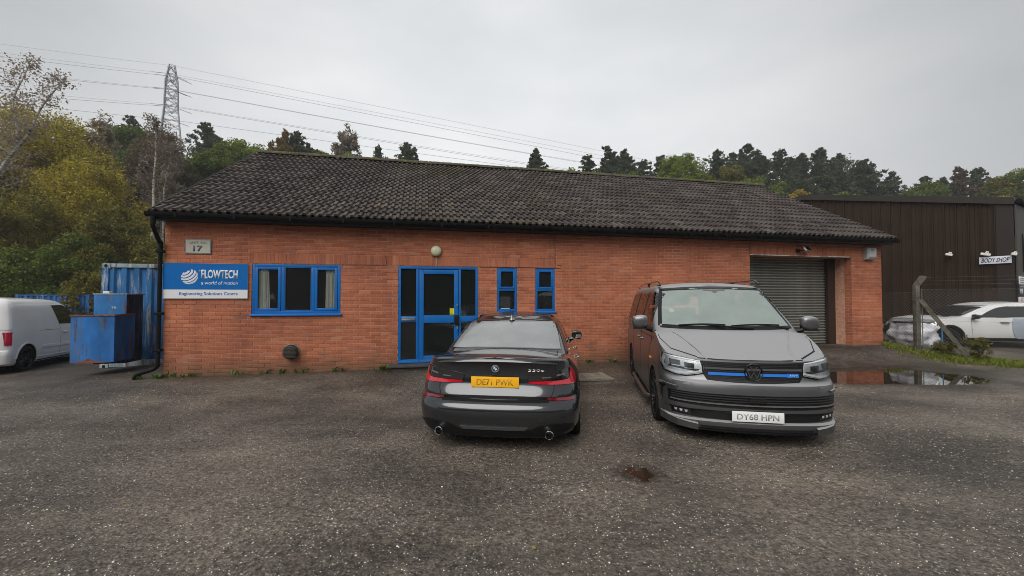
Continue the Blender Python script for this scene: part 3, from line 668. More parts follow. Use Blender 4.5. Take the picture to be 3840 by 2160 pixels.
# moss
ms = MB()
def moss_blob(mb, P, s, up):
    t1 = up.orthogonal().normalized(); t2 = up.cross(t1); n = 6; rr = [rng.uniform(.6, 1.2) for _ in range(n)]
    ring = [P + (t1 * math.cos(6.28 * k / n) + t2 * math.sin(6.28 * k / n)) * s * rr[k] - up * s * .2 for k in range(n)]
    mid = [P + (t1 * math.cos(6.28 * k / n + .3) + t2 * math.sin(6.28 * k / n + .3)) * s * rr[k] * .6 + up * s * rng.uniform(.2, .45) for k in range(n)]
    mb.add(ring + mid + [P + up * s * .5], [(k, (k + 1) % n, n + (k + 1) % n, n + k) for k in range(n)] + [(n + k, n + (k + 1) % n, 2 * n) for k in range(n)])
nrm = (S0.to_3x3() @ Vector((0, 0, 1))).normalized(); cnt = 0
while cnt < 2600:
    xx = rng.uniform(0, LEN + .1); yy = rng.uniform(.02, SL)
    zone = noise.noise(Vector((xx * .35, yy * .5, 2))) + .35 * math.exp(-((xx - 8) / 4.5) ** 2) - .12
    if yy > SL - .35: zone += .5
    if zone < rng.uniform(-.1, .8): continue
    k = (xx % TW) / TW; pan = k < .2 or .48 < k < .7
    if not pan and rng.random() < .7: continue
    rowf = (yy % EXP) / EXP; yy = yy - rowf * EXP + EXP * rng.choice((rng.uniform(.0, .12), rng.uniform(.85, 1), rng.random()))
    h = .03 * (1 - (yy % EXP) / EXP) + (.01 if pan else .035)
    moss_blob(ms, S0 @ Vector((xx, min(yy, SL), h + .004)), rng.uniform(.010, .028), nrm); cnt += 1
for k in range(3800):
    xx = rng.uniform(-.05, LEN + .1)
    if noise.noise(Vector((xx * .5, 0, 8))) < rng.uniform(-.6, .35) - .35 * (xx < 9.5): continue
    a = math.radians(rng.uniform(20, 175)); moss_blob(ms, Vector((xx, RY + math.cos(math.pi - a) * .125, RZ + math.sin(a) * .10)), rng.uniform(.016, .042), Vector((0, -math.cos(a) * .7, math.sin(a) + .3)).normalized())
ms.build('moss', M['mossm'], ROOF, kind='stuff')
# eaves
s = MB(); s.bevbox(-.06, LEN + .06, -.285, -.262, 3.105, 3.27, .004); s.build('fascia_board', M['fascia'], B, True)
s = MB(); s.box(-.06, LEN + .06, -.262, .0, 3.115, 3.13); s.build('soffit', M['sat_black'], B)
for x0 in (-.06, LEN - .02): 
    s = MB(); s.prism([(-.262, 3.13), (0.0, 3.13), (.0, 3.40), (-.262, 3.25)], x0, x0 + .08, YZ); s.build('box_end', M['fascia'], B)
gp = [(-.29, 3.235), (-.292, 3.19), (-.31, 3.158), (-.345, 3.146), (-.382, 3.156), (-.402, 3.19), (-.406, 3.238), (-.400, 3.238), (-.396, 3.192), (-.378, 3.163), (-.345, 3.154), (-.314, 3.165), (-.298, 3.192), (-.296, 3.235)]
s = MB(); s.prism(gp, -.13, LEN + .13, YZ); s.prism([p for p in gp[:7]], -.134, -.13, YZ); s.prism([p for p in gp[:7]], LEN + .13, LEN + .134, YZ); GUT = s.build('gutter', M['black_pvc'], B, True, angle=50)
for k in range(18):
    s = MB(); x = .35 + k * .99; s.box(x, x + .03, -.41, -.286, 3.142, 3.15); s.box(x, x + .03, -.412, -.404, 3.146, 3.243); s.build('bracket', M['black_pvc'], GUT)
for x in (3.9, 7.9, 11.9, 15.9):
    s = MB(); s.prism([(p[0] * 1.0 + (-.004 if p[0] < -.35 else .0), p[1] - .004) for p in gp[:7]], x, x + .11, YZ); s.build('gutter_joint', M['black_pvc'], GUT)
# downpipe at the left corner
dp = MB(); dp.tube([(-.02, -.345, 3.16), (-.02, -.345, 3.02)], .045, 12); dp.tube(catmull([(-.02, -.345, 3.05), (-.02, -.34, 2.97), (-.03, -.16, 2.76), (-.035, -.07, 2.68), (-.04, -.06, 2.55), (-.04, -.06, 2.0)], 4), .036, 12)
dp.tube([(-.04, -.06, 2.2), (-.045, -.06, .34)], .036, 12); dp.tube([(-.04, -.06, 2.72), (-.04, -.06, 2.62)], .043, 12)
dp.tube(catmull([(-.045, -.06, .42), (-.05, -.06, .33), (-.12, -.07, .26), (-.30, -.10, .20), (-.38, -.12, .14), (-.38, -.12, -.05)], 4), .037, 12)
DP = dp.build('downpipe', M['black_pvc'], B, True)
for z in (2.5, 1.3, .6): s = MB(); s.bevbox(-.095, .015, -.115, -.0, z, z + .05, .006); s.build('pipe_clip', M['black_pvc'], DP, True)

# ---- things fixed to the wall
def sub_thing(name, label, cat, u, z, v=0): 
    p = world(u, v, z); return empty(name, p, FA, label, cat)
# unit number sign
T = sub_thing('unit_sign', 'cream UNIT NO 17 plate with grey border above the blue sign', 'sign', .352, 2.497)
s = MB(); s.bevbox(0, .459, -.022, -.004, 0, .289, .004); s.build('border', M['greyblue'], T, True)
s = MB(); s.box(.02, .439, -.0245, -.018, .02, .269); pl = s.build('plate', M['cream'], T)
gt = mat('grey_lettering', (.10, .12, .16), rough=.6); F = lambda ox, oz, y: (lambda a, b, h: Vector((ox + a, y - h, oz + b)))
text('UNIT  NO', .29, .048, F(.085, .196, -.0245), gt, pl, bold=.0); text('17', .165, .115, F(.145, .045, -.0245), gt, pl, bold=.035)
s = MB()
for a, b in ((.03, .03), (.429, .03), (.03, .259), (.429, .259)): s.lathe([(0, 0), (.006, 0), (.005, .003), (0, .004)], 8, 0, Matrix.Translation((a, -.0245, b)) @ Matrix.Rotation(R(90), 4, 'X'))
s.build('screw', M['steel'], T)
# company sign
T = sub_thing('company_sign', 'blue and white company board reading FLOWTECH with striped globe emblem', 'sign', -.003, 1.616)
sw_, sh_ = 1.478, .693; s = MB(); s.bevbox(0, sw_, -.034, -.006, 0, sh_, .002); s.build('board', M['white'], T)
s = MB(); s.box(.0005, sw_ - .0005, -.0365, -.034, .178, sh_ - .0005); s.build('blue_panel', M['signblue'], T)
text('FLOWTECH', .645, .178, F(.655, .391, -.0365), M['white'], T, bold=.035); text('a world of motion', .648, .070, F(.655, .272, -.0365), M['white'], T, bold=.004)
text('Engineering Solutions Centre', 1.02, .080, F(.282, .048, -.034), M['signtext'], T, bold=.006); text('®', .028, .03, F(.612, .535, -.0365), M['white'], T)
gl = MB(); cx, cz, rr = .445, .437, .158
tl, rt_ = R(38), R(-33)
def globe(lat, lon):
    p = Vector((math.cos(lat) * math.sin(lon), -math.cos(lat) * math.cos(lon), math.sin(lat)))
    p = Matrix.Rotation(tl, 3, 'X') @ p; p = Matrix.Rotation(rt_, 3, 'Y') @ p
    return p
for la0, la1, lo0, lo1 in ((58, 74, -80, 60), (38, 52, -80, 88), (17, 31, -75, 86), (-5, 10, -66, 82), (-27, -13, -72, 60), (-47, -34, -50, 40)):
    n = 22; up = [globe(R(la1), R(lerp(lo0, lo1, i / n))) for i in range(n + 1)]; dn = [globe(R(la0), R(lerp(lo0, lo1, i / n))) for i in range(n + 1)]
    vs = []
    for p, q in zip(up, dn): vs += [(cx + p.x * rr, -.0395, cz + p.z * rr), (cx + q.x * rr, -.0395, cz + q.z * rr)]
    nb = len(vs); vs += [(a, -.0365, c) for a, b, c in vs]
    gl.add(vs, [(2 * i, 2 * i + 1, 2 * i + 3, 2 * i + 2) for i in range(n)])
gl.build('globe_emblem', M['white'], T)
# bulkhead lamp
T = sub_thing('bulkhead_light', 'round cream bulkhead light with a short cable above the blue door', 'wall light', 5.199, 2.659)
Q = Matrix.Rotation(R(90), 4, 'X'); s = MB(); s.lathe([(0, .0), (.125, 0), (.128, .03), (.12, .045)], 28, 0, Q); s.build('base', mat('old_enamel', (.25, .22, .15), rough=.6), T, True)
s = MB(); s.lathe([(.118, .04), (.115, .055), (.09, .082), (.05, .095), (0, .098)], 28, 0, Q); s.build('diffuser', mat('yellowed_diffuser', (.50, .48, .30), (.58, .56, .40), 9, rough=.35), T, True)
s = MB(); s.tube([(.0, -.012, -.12), (.004, -.012, -.25), (.0, -.008, -.345)], .009, 8); s.build('cable', mat('pale_cable', (.5, .43, .33), rough=.6), T, True)
# flue vent
T = sub_thing('flue_vent', 'dark round flue terminal low on the brick wall under the window', 'vent', 2.29, .525)
s = MB(); s.lathe([(0, .0), (.165, 0), (.165, .02), (.15, .03), (.14, .022)], 26, 0, Q); s.build('collar', mat('dirty_collar', (.10, .085, .07), (.2, .17, .13), 20, rough=.7), T, True)
s = MB(); s.lathe([(0, .15), (.11, .15), (.13, .135), (.135, .10), (.135, .02)], 22, 0, Q)
for k in range(-4, 5): s.box(-.12, .12, -.156, -.15, k * .026 - .004, k * .026 + .004)
s.build('guard', mat('sooty_guard', (.025, .022, .018), (.05, .042, .033), 25, rough=.8), T, True)
s = MB(); s.tube([(.02, -.14, -.13), (.02, -.16, -.17)], .008, 6); s.build('drip_lug', M['sat_black'], T)
# floodlight
T = sub_thing('floodlight', 'small tilted floodlight over the roller shutter', 'light', 14.83, 2.92)
H_ = Matrix.Translation((0, -.20, -.0)) @ Matrix.Rotation(R(22), 4, 'Z') @ Matrix.Rotation(R(-38), 4, 'X')
s = MB(); s.bevbox(-.15, .15, -.04, .02, -.085, .085, .012, 0, H_); s.build('housing', M['steel'], T, True)
s = MB(); s.box(-.13, .13, -.046, -.0405, -.068, .068, 0, H_); s.build('lens', M['gloss_black'], T)
s = MB(); s.tube([(-.07, 0, -.03), (-.07, -.10, -.03), (-.02, -.18, -.01)], .014, 8); s.bevbox(-.12, -.03, -.05, 0, -.07, .02, .008); s.build('arm', M['sat_black'], T, True)
# alarm box
T = sub_thing('alarm_box', 'grey alarm siren box under the eaves at the right corner', 'alarm box', 16.97, 2.702)
s = MB(); s.prism([(0, .0), (.30, .0), (.30, .335), (0, .335)], -.005, -.10, XYZ); s.add([(.0, -.10, .0), (.30, -.10, .0), (.30, -.10, .335), (.0, -.10, .335), (.03, -.15, .07), (.27, -.15, .07), (.27, -.15, .31), (.03, -.15, .31)], [(0, 1, 5, 4), (1, 2, 6, 5), (2, 3, 7, 6), (3, 0, 4, 7), (4, 5, 6, 7)])
s.build('casing', mat('grey_plastic', (.27, .28, .28), (.36, .37, .37), 8, rough=.5), T)
s = MB()
for k in range(5): s.box(.06, .17, -.154, -.1495, .24 + k * .013, .245 + k * .013)
s.build('louvre', M['sat_black'], T)
# manhole cover in the yard
mh = world(8.55, 1.05); mz = gz(mh.x, mh.y) + .012
T = empty('manhole_cover', (1.42, 8.55, gz(1.42, 8.55) + .006), R(8), 'flat concrete manhole cover in the tarmac between the two dark vehicles', 'manhole cover')
s = MB()
for (a, b, c_, d_) in ((-.5, .5, -.52, -.40), (-.5, .5, .40, .52), (-.5, -.38, -.395, .395), (.38, .5, -.395, .395)): s.bevbox(a, b - .005, c_, d_, -.03, .012, .006)
cvm = mat('stained_concrete', (.13, .115, .085), (.25, .225, .175), 7, rough=.8, bump=.5); s.build('surround', cvm, T, True)
for a in (-.37, .005):
    s = MB(); s.bevbox(a, a + .365, -.385, .385, -.03, .006, .008); s.build('cover', cvm, T, True)
# ------------------------------------------------------------------ vehicle tools
def half_outline(L, ynear, yfar, hw, onear, ofar, S=4):
    """half plan outline from near centre round the +x side to far centre"""
    P = [(fx * hw, ynear + o) for fx, o in onear] + [(hw, lerp(ynear + onear[-1][1], yfar - ofar[-1][1], t)) for t in (.2, .4, .6, .8)] + [(fx * hw, yfar - o) for fx, o in reversed(ofar)]
    return [(p.x, p.y) for p in catmull([(a, b, 0) for a, b in P], S)]
ON = [(0, 0), (.3, .008), (.6, .04), (.8, .11), (.92, .22), (.98, .38), (1, .62)]
def loft(L, levels, ztop, crown, S=4, M_=12, close_bottom=True):
    """levels: (znear, zside, zfar, ynear, yfar, hw, onear, ofar); ztop(y) gives the height of the rim; crown(y) rises to the middle"""
    rings = []; nL = len(levels)
    for li, (zn, zs_, zf, yn, yf, hw, on, of) in enumerate(levels):
        h = half_outline(L, yn, yf, hw, on, of, S); k = len(h); ring = []
        for x, y in h:
            t = y / L; z = lerp(zn, zs_, smooth01(t / .2)) if t < .5 else lerp(zs_, zf, smooth01((t - .78) / .2))
            if li == nL - 1: z = ztop(y)
            ring.append((x, y, z))
        rings.append(ring + [(-x, y, z) for x, y, z in reversed(ring[1:-1])])
    n = len(rings[0]); k = (n + 2) // 2; vs = [p for r in rings for p in r]; fs = []
    for a in range(nL - 1):
        for i in range(n): j = (i + 1) % n; fs.append((a * n + i, a * n + j, (a + 1) * n + j, (a + 1) * n + i))
    fs.append(tuple(reversed(range(n)))) if close_bottom else None
    top = (nL - 1) * n; rows = [[top]]
    for i in range(1, k - 1):
        xr, yr, zr = rings[-1][i]; row = [top + i]
        for m in range(1, M_):
            s = 1 - 2 * m / M_; vs.append((xr * s, yr, zr + crown(yr) * (1 - abs(s) ** 2.2))); row.append(len(vs) - 1)
        row.append(top + n - i); rows.append(row)
    # near and far centre fans
    zc0 = rings[-1][0]; zc1 = rings[-1][k - 1]; vs.append((0, zc0[1], zc0[2])); rows.append([top + k - 1])
    r1 = rows[1]
    for m in range(M_): fs.append((top, r1[m], r1[m + 1]))
    for a, b in zip(rows[1:-2], rows[2:-1]):
        for m in range(M_): fs.append((a[m], b[m], b[m + 1], a[m + 1]))
    rl = rows[-2]
    for m in range(M_): fs.append((rl[m], top + k - 1, rl[m + 1]))
    return vs[:], fs
def mesh_of(name, vs, fs, mats):
    me = bpy.data.meshes.new(name); me.from_pydata([tuple(v) for v in vs], [], fs)
    for m in (mats if isinstance(mats, (list, tuple)) else [mats]): me.materials.append(m)
    bm = bmesh.new(); bm.from_mesh(me); bmesh.ops.remove_doubles(bm, verts=bm.verts, dist=1e-5)
    bmesh.ops.delete(bm, geom=[v for v in bm.verts if not v.link_faces], context='VERTS')
    bmesh.ops.recalc_face_normals(bm, faces=bm.faces); bm.to_mesh(me); bm.free(); return me
def carve(me, cutters, op='DIFFERENCE'):
    o = bpy.data.objects.new('tmp', me); COL.objects.link(o); tmp = []
    for c in cutters:
        q = bpy.data.objects.new('cut', c); COL.objects.link(q); tmp.append(q)
        m = o.modifiers.new('b', 'BOOLEAN'); m.object = q; m.operation = op; m.solver = 'EXACT'; m.material_mode = 'TRANSFER'
    dg = bpy.context.evaluated_depsgraph_get(); dg.update(); r = bpy.data.meshes.new_from_object(o.evaluated_get(dg))
    bpy.data.objects.remove(o)
    for q in tmp: bpy.data.objects.remove(q)
    return r
def cyl_x(x0, x1, y, z, r, mt, n=40):
    b = MB(); b.prism([(y + r * math.cos(2 * math.pi * i / n), z + r * math.sin(2 * math.pi * i / n)) for i in range(n)], x0, x1, YZ); return mesh_of('c', b.v, b.f, mt)
def prism_me(poly, h0, h1, fn, mt): b = MB(); b.prism(poly, h0, h1, fn); return mesh_of('c', b.v, b.f, mt)
def merge(name, meshes, parent, angle=32):
    bm = bmesh.new(); mats = []; 
    for me in meshes:
        idx = {}
        for i, m in enumerate(me.materials):
            if m not in mats: mats.append(m)
            idx[i] = mats.index(m)
        n0 = len(bm.faces); bm.from_mesh(me); bm.faces.ensure_lookup_table()
        for f in bm.faces[n0:]: f.material_index = idx.get(f.material_index, 0)
    me = bpy.data.meshes.new(name); bm.to_mesh(me); bm.free()
    for m in mats: me.materials.append(m)
    me.shade_smooth(); me.set_sharp_from_angle(angle=R(angle)); return link(name, me, parent)
def bvh_of(meshes):
    V = []; F_ = []
    for me in meshes:
        b = len(V); V += [v.co.copy() for v in me.vertices]; F_ += [tuple(b + i for i in p.vertices) for p in me.polygons]
    return BVHTree.FromPolygons(V, F_)
DIRS = dict(near=((lambda a, b: Vector((a, -2, b))), Vector((0, 1, 0))), far=((lambda a, b: Vector((a, 9, b))), Vector((0, -1, 0))), right=((lambda a, b: Vector((3, a, b))), Vector((-1, 0, 0))), left=((lambda a, b: Vector((-3, a, b))), Vector((1, 0, 0))), top=((lambda a, b: Vector((a, b, 4))), Vector((0, 0, -1))))
def patch(name, bvh, poly, side, off, mt, parent, thick=.006, res=.05, smooth=True):
    """a thin solid panel lying on a body surface, outline given in the plane it is seen in"""
    org, d = DIRS[side]; P = []
    for i in range(len(poly)):
        a, b = Vector(poly[i]), Vector(poly[(i + 1) % len(poly)]); n = max(1, int((b - a).length / res))
        P += [a + (b - a) * (k / n) for k in range(n)]
    nb = len(P); xs_ = [p.x for p in P]; ys_ = [p.y for p in P]; pts = list(P); pl = [tuple(p) for p in P]
    y = min(ys_) + res * .5
    while y < max(ys_):
        x = min(xs_) + res * .5
        while x < max(xs_):
            if in_poly(x, y, pl):
                if min((Vector((x, y)) - q).length for q in P) > res * .4: pts.append(Vector((x, y)))
            x += res
        y += res
    vv, ee, ff, _, _, _ = delaunay_2d_cdt(pts, [(i, (i + 1) % nb) for i in range(nb)], [], 1, 1e-7)
    ff = [f for f in ff if in_poly(sum(vv[i].x for i in f) / len(f), sum(vv[i].y for i in f) / len(f), pl)]
    hit = []; last = None
    for p in vv:
        h, nn, _, _ = bvh.ray_cast(org(p.x, p.y), d)
        hit.append(h)
    ok = [h for h in hit if h is not None]
    if not ok: return None
    for i, h in enumerate(hit):
        if h is None:
            j = min((k for k in range(len(vv)) if hit[k] is not None), key=lambda k: (vv[k] - vv[i]).length)
            q = org(vv[i].x, vv[i].y); hh = hit[j].copy(); ax = max(range(3), key=lambda a_: abs(d[a_])); q[ax] = hh[ax]; hit[i] = q
    n = len(vv); top = [h - d * (off + thick) for h in hit]; bot = [h - d * (off - .002) for h in hit]
    cnt = {}
    for f in ff:
        for i in range(len(f)): e = (f[i], f[(i + 1) % len(f)]); cnt[tuple(sorted(e))] = cnt.get(tuple(sorted(e)), []) + [e]
    fs = [tuple(f) for f in ff] + [(e[0][1], e[0][0], n + e[0][0], n + e[0][1]) for e in cnt.values() if len(e) == 1]
    me = bpy.data.meshes.new(name); me.from_pydata([tuple(q) for q in top + bot], [], fs); me.materials.append(mt); fix_normals(me)
    if smooth: me.shade_smooth(); me.set_sharp_from_angle(angle=R(40))
    return link(name, me, parent)
def ribbon(pts, w):
    """polygon round a 2-D polyline"""
    P = [Vector(p) for p in pts]; l = []; r = []
    for i, p in enumerate(P):
        t = (P[min(i + 1, len(P) - 1)] - P[max(i - 1, 0)]).normalized(); n = Vector((-t.y, t.x)) * w / 2; l.append(p + n); r.append(p - n)
    return [tuple(q) for q in l + r[::-1]]
def mir(poly): return [(-a, b) for a, b in reversed(poly)]
def wheel(parent, x, y, r, w, rimr, rimmat, spokes=10, side=1, label=None, twist=0.0, hub=None):
    """tyre part with a spoked rim and a brake disc as sub-parts; side = +1 when the outside faces +x"""
    Mx = Matrix.Translation((x, y, r)) @ Matrix.Rotation(R(90) * side, 4, 'Y'); t = MB(); hw = w / 2
    t.lathe([(rimr, -hw * .9), (rimr + .02, -hw), (r - .03, -hw), (r - .008, -hw * .86), (r, -hw * .6), (r, -hw * .12), (r - .007, -hw * .1), (r - .007, hw * .1), (r, hw * .12), (r, hw * .6), (r - .008, hw * .86), (r - .03, hw), (rimr + .02, hw), (rimr, hw * .9)], 48, 0, Mx, True)
    T = t.build('wheel', M['rubber'], parent, True, angle=50)
    if label: T['label'] = label
    s = MB(); s.lathe([(rimr + .004, -hw * .8), (rimr + .004, hw * .88), (rimr - .012, hw * .93), (rimr - .02, hw * .84), (rimr - .02, -hw * .8)], 40, 0, Mx)
    for k in range(spokes):
        a = 2 * math.pi * k / spokes
        for da in (-.09, .09):
            p0 = Vector((math.cos(a) * .05, math.sin(a) * .05, hw * .62)); p1 = Vector((math.cos(a + da + twist) * (rimr - .012), math.sin(a + da + twist) * (rimr - .012), hw * .84))
            s.tube([Mx @ p0, Mx @ ((p0 + p1) / 2 + Vector((0, 0, -.002))), Mx @ p1], [.016, .012, .011], 6)
    s.lathe([(0, hw * .74), (.035, hw * .74), (.045, hw * .68), (.06, hw * .45), (.0, hw * .4)], 20, 0, Mx); s.build('rim', rimmat, T, True)
    s = MB(); s.lathe([(0, .0), (rimr * .72, 0), (rimr * .72, .02), (0, .02)], 28, 0, Mx); s.build('brake_disc', mat('brake_disc', (.16, .15, .14), rough=.45, metal=.8), T, True); return T
# ------------------------------------------------------------------ dark grey saloon, seen from behind (local y = 0 at the rear bumper, +y forward)
def paint(name, c, c2, rough, metal, coat, scale=1.2, dirt=None, cr=.05, spec=.5, flake=.12, dew_sheen=None):
    if name in MATS: return MATS[name]
    m = new_mat(name); N = NT(m); obj = N.n('ShaderNodeTexCoord').outputs['Object']
    col = N.ramp(N.noise(obj, scale, 4), [(.3, c), (.7, c2)]); rr = N.math('ADD', rough, N.math('MULTIPLY', N.noise(obj, 9, 5), flake))
    if dirt:
        z = N.n('ShaderNodeSeparateXYZ'); N.l(obj, z.inputs[0]); zz = N.math('ADD', z.outputs['Z'], N.math('MULTIPLY', N.noise(obj, 4, 5), .3))
        f = N.ramp(zz, [(.28, (.7,) * 3), (.55, (.0,) * 3)]); col = N.mix(f, col, dirt); rr = N.math('ADD', rr, N.math('MULTIPLY', f, .3))
    b = N.pbr(col, rr, metal, spec, coat, coat_rough=cr)
    if dew_sheen:      # sky brightness painted into faces that look up, along with a droplet film
        nz_ = N.n('ShaderNodeSeparateXYZ'); N.l(N.n('ShaderNodeNewGeometry').outputs['Normal'], nz_.inputs[0]); f = N.math('MULTIPLY', N.ramp(nz_.outputs['Z'], [(.35, (0, 0, 0)), (.85, (1, 1, 1))]), dew_sheen[0])
        N.l(N.mix(f, col, dew_sheen[1]), b.inputs['Base Color']); N.l(N.math('ADD', rr, N.math('MULTIPLY', f, .25)), b.inputs['Roughness']); N.l(N.math('SUBTRACT', metal, N.math('MULTIPLY', f, metal * .7)), b.inputs['Metallic']); N.l(N.math('SUBTRACT', coat, N.math('MULTIPLY', f, coat)), b.inputs['Coat Weight'])
    N.out(b.outputs[0]); MATS[name] = m; return m
SP = paint('saloon_paint', (.030, .032, .036), (.038, .040, .045), .16, .6, 1.0, dirt=(.035, .032, .029), flake=.06)
red = mat('red_lens', (.50, .008, .022), (.42, .006, .016), 6, rough=.12, coat=1, spec=.6); dred = mat('dark_red_reflector', (.16, .004, .012), rough=.18, coat=1); smoke = mat('smoked_lens', (.010, .009, .010), rough=.1, coat=1)
CAR = empty('saloon_car', (-.2, 4.36, -.02), R(-7.5), 'dark grey saloon car parked facing the blue door, seen from behind', 'car')
Ls = 4.70
ofr = [(0, 0), (.3, .01), (.6, .05), (.8, .14), (.92, .27), (.98, .42), (1, .66)]
def lv(zn, zs_, zf, yn, hw, yf=4.62, on=ON): return (zn, zs_, zf, yn, yf, hw, on, ofr)
body = [lv(.175, .17, .16, .075, .83, 4.50), lv(.215, .20, .18, .045, .87, 4.60), lv(.30, .26, .22, .020, .905, 4.66), lv(.38, .36, .30, .008, .914, 4.69), lv(.44, .44, .37, .0, .920, 4.70), lv(.485, .50, .42, .008, .921, 4.70), lv(.515, .56, .44, .026, .920, 4.70),
        lv(.538, .60, .46, .050, .918, 4.69), lv(.552, .62, .48, .078, .914, 4.685), lv(.57, .64, .50, .092, .908, 4.68), lv(.595, .66, .52, .084, .907, 4.67), lv(.615, .70, .55, .092, .908, 4.66), lv(.65, .73, .57, .116, .909, 4.66),
        lv(.69, .76, .59, .139, .906, 4.64), lv(.73, .80, .61, .152, .900, 4.62), lv(.80, .83, .64, .156, .888, 4.60), lv(.88, .87, .67, .152, .866, 4.56), lv(.94, .895, .69, .136, .842, 4.52), lv(.975, .91, .71, .118, .822, 4.48), lv(.99, .925, .73, .128, .806, 4.42)]
zt = lambda y: interp(y, [(.12, .985), (.3, .975), (.6, .955), (1.2, .935), (3.2, .925), (3.7, .86), (4.2, .76), (4.5, .70)])
cr_ = lambda y: interp(y, [(.12, .020), (.3, .045), (.75, .075), (1.5, .10), (3.0, .09), (3.7, .09), (4.3, .05), (4.5, .02)])
vs, fs = loft(Ls, body, zt, cr_); low = mesh_of('low', vs, fs, SP)
og = [(0, 0), (.3, .012), (.6, .055), (.8, .12), (.92, .21), (.98, .34), (1, .55)]
def gl_(z, yn, yf, hw, zf=None): return (z, z - .03, z - .03 if zf is None else zf, yn, yf, hw, og, og)
green = [gl_(.93, .50, 3.72, .80), gl_(1.02, .70, 3.50, .775), gl_(1.12, .93, 3.28, .74), gl_(1.22, 1.16, 3.06, .70), gl_(1.30, 1.36, 2.88, .660), gl_(1.35, 1.50, 2.76, .625), gl_(1.375, 1.62, 2.66, .585), gl_(1.385, 1.72, 2.56, .55)]
vs, fs = loft(Ls, green, lambda y: interp(y, [(1.7, 1.372), (2.2, 1.395), (2.7, 1.385)]), lambda y: interp(y, [(1.7, .012), (2.15, .04), (2.6, .03)])); gr = mesh_of('green', vs, fs, SP)
BV = bvh_of([low, gr]); WY = (.86, 3.71)
cut = []
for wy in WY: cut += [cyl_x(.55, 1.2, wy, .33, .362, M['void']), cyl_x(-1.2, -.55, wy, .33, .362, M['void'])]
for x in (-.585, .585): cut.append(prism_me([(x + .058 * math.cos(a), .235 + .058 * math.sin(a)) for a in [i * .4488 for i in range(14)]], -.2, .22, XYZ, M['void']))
low2 = carve(low, cut)
BODY = merge('body', [low2, gr], CAR)
P = lambda nm, poly, side='near', off=.001, mt=None, th=.004, par=None, res=.04: patch(nm, BV, poly, side, off, mt, par or CAR, th, res)
# glass
rw = [(-.69, 1.012), (-.35, 1.03), (0, 1.036), (.35, 1.03), (.69, 1.012), (.648, 1.18), (.585, 1.318), (.3, 1.335), (0, 1.34), (-.3, 1.335), (-.585, 1.318), (-.648, 1.18)]
misted_sheen = mat('misted_sheen_glass', (.17, .18, .18), (.24, .25, .25), 1.6, rough=.26, rvar=.08, spec=.9, coat=.6, coat_rough=.12)  # pale grey base paints in the sky reflection along with the mist
P('rear_window', rw, mt=misted_sheen, off=.002, th=.003)
P('window_surround', ribbon([(a * 1.012, b) for a, b in rw] + [(rw[0][0] * 1.012, rw[0][1])], .010), mt=M['gloss_black'], off=.001, th=.005, res=.03)
s = MB(); s.box(.20, .32, 0, .0, 0, 0)
tint = mat('dark_car_glass', (.012, .014, .014), rough=.04, spec=.8)
swin = [(1.02, .965), (1.28, 1.10), (1.60, 1.245), (1.95, 1.315), (2.35, 1.33), (2.75, 1.275), (3.12, 1.14), (3.42, .985), (2.4, .965)]
for sd_ in ('right', 'left'):
    w_ = P('side_window', swin, sd_, mt=tint, off=.001, th=.003); P('window_trim', ribbon(swin + [swin[0]], .022), sd_, mt=M['gloss_black'], off=.002, th=.004, res=.03)
    P('door_pillar', [(2.26, .965), (2.36, .965), (2.30, 1.325), (2.22, 1.325)], sd_, mt=M['gloss_black'], off=.003, th=.004)
    for a, b in ((1.53, 1.74), (2.52, 2.72)):
        s = MB(); x = .925; sg = 1 if sd_ == 'right' else -1; z_ = .835
        s.tube([(sg * .895, a, z_), (sg * .925, a + .02, z_), (sg * .93, (a + b) / 2, z_), (sg * .925, b - .02, z_), (sg * .895, b, z_)], .012, 8); s.build('door_handle', M['chrome'], CAR, True)
    for y in (1.32, 2.33, 3.36): P('door_seam', ribbon([(y, .93), (y + .01, .6), (y, .30)] if y > 1.5 else [(1.28, .94), (1.30, .75), (1.22, .62), (1.21, .5)], .008), sd_, mt=M['void'], off=-.001, th=.002)
    P('sill_trim', [(1.25, .20), (3.3, .20), (3.3, .255), (1.25, .265)], sd_, mt=M['sat_black'], off=.001, th=.008)
P('windscreen', [(-.68, 1.0), (.68, 1.0), (.56, 1.33), (-.56, 1.33)], 'far', mt=tint, th=.003)
# tail lights
Lr = [(.812, .888), (.850, .82), (.868, .755), (.858, .712), (.70, .716), (.50, .722), (.366, .731), (.362, .750), (.50, .753), (.72, .758), (.778, .768), (.797, .80), (.800, .880)]
Lb = [(.798, .882), (.792, .802), (.774, .772), (.72, .762), (.50, .759), (.360, .754), (.340, .815), (.50, .842), (.62, .855), (.70, .866)]
for f in (lambda p: p, mir):
    o = P('tail_light', f(Lr), mt=red, off=.004, th=.014, res=.03); P('smoked_lens', f(Lb), mt=smoke, off=.003, th=.010, par=o, res=.03)
    P('bright_element', f([(.50, .782), (.60, .788), (.60, .80), (.50, .795)]), mt=mat('grey_lens_element', (.10, .10, .11), rough=.2, coat=1), off=.0135, th=.002, par=o)
    P('bright_element', f([(.655, .80), (.74, .815), (.745, .832), (.655, .818)]), mt=MATS['grey_lens_element'], off=.0135, th=.002, par=o)
    P('reflector', f([(.552, .592), (.70, .588), (.85, .578), (.842, .556), (.70, .560), (.567, .566)]), mt=dred, off=.002, th=.008)
    P('air_slit', f([(.895, .50), (.915, .49), (.912, .33), (.893, .30)]), mt=M['void'], off=.001, th=.003)
    P('boot_seam', f(ribbon([(.655, 1.0), (.648, .94), (.640, .80), (.628, .66), (.60, .60), (.555, .565)], .007)), mt=M['void'], off=.0, th=.0035, res=.03)
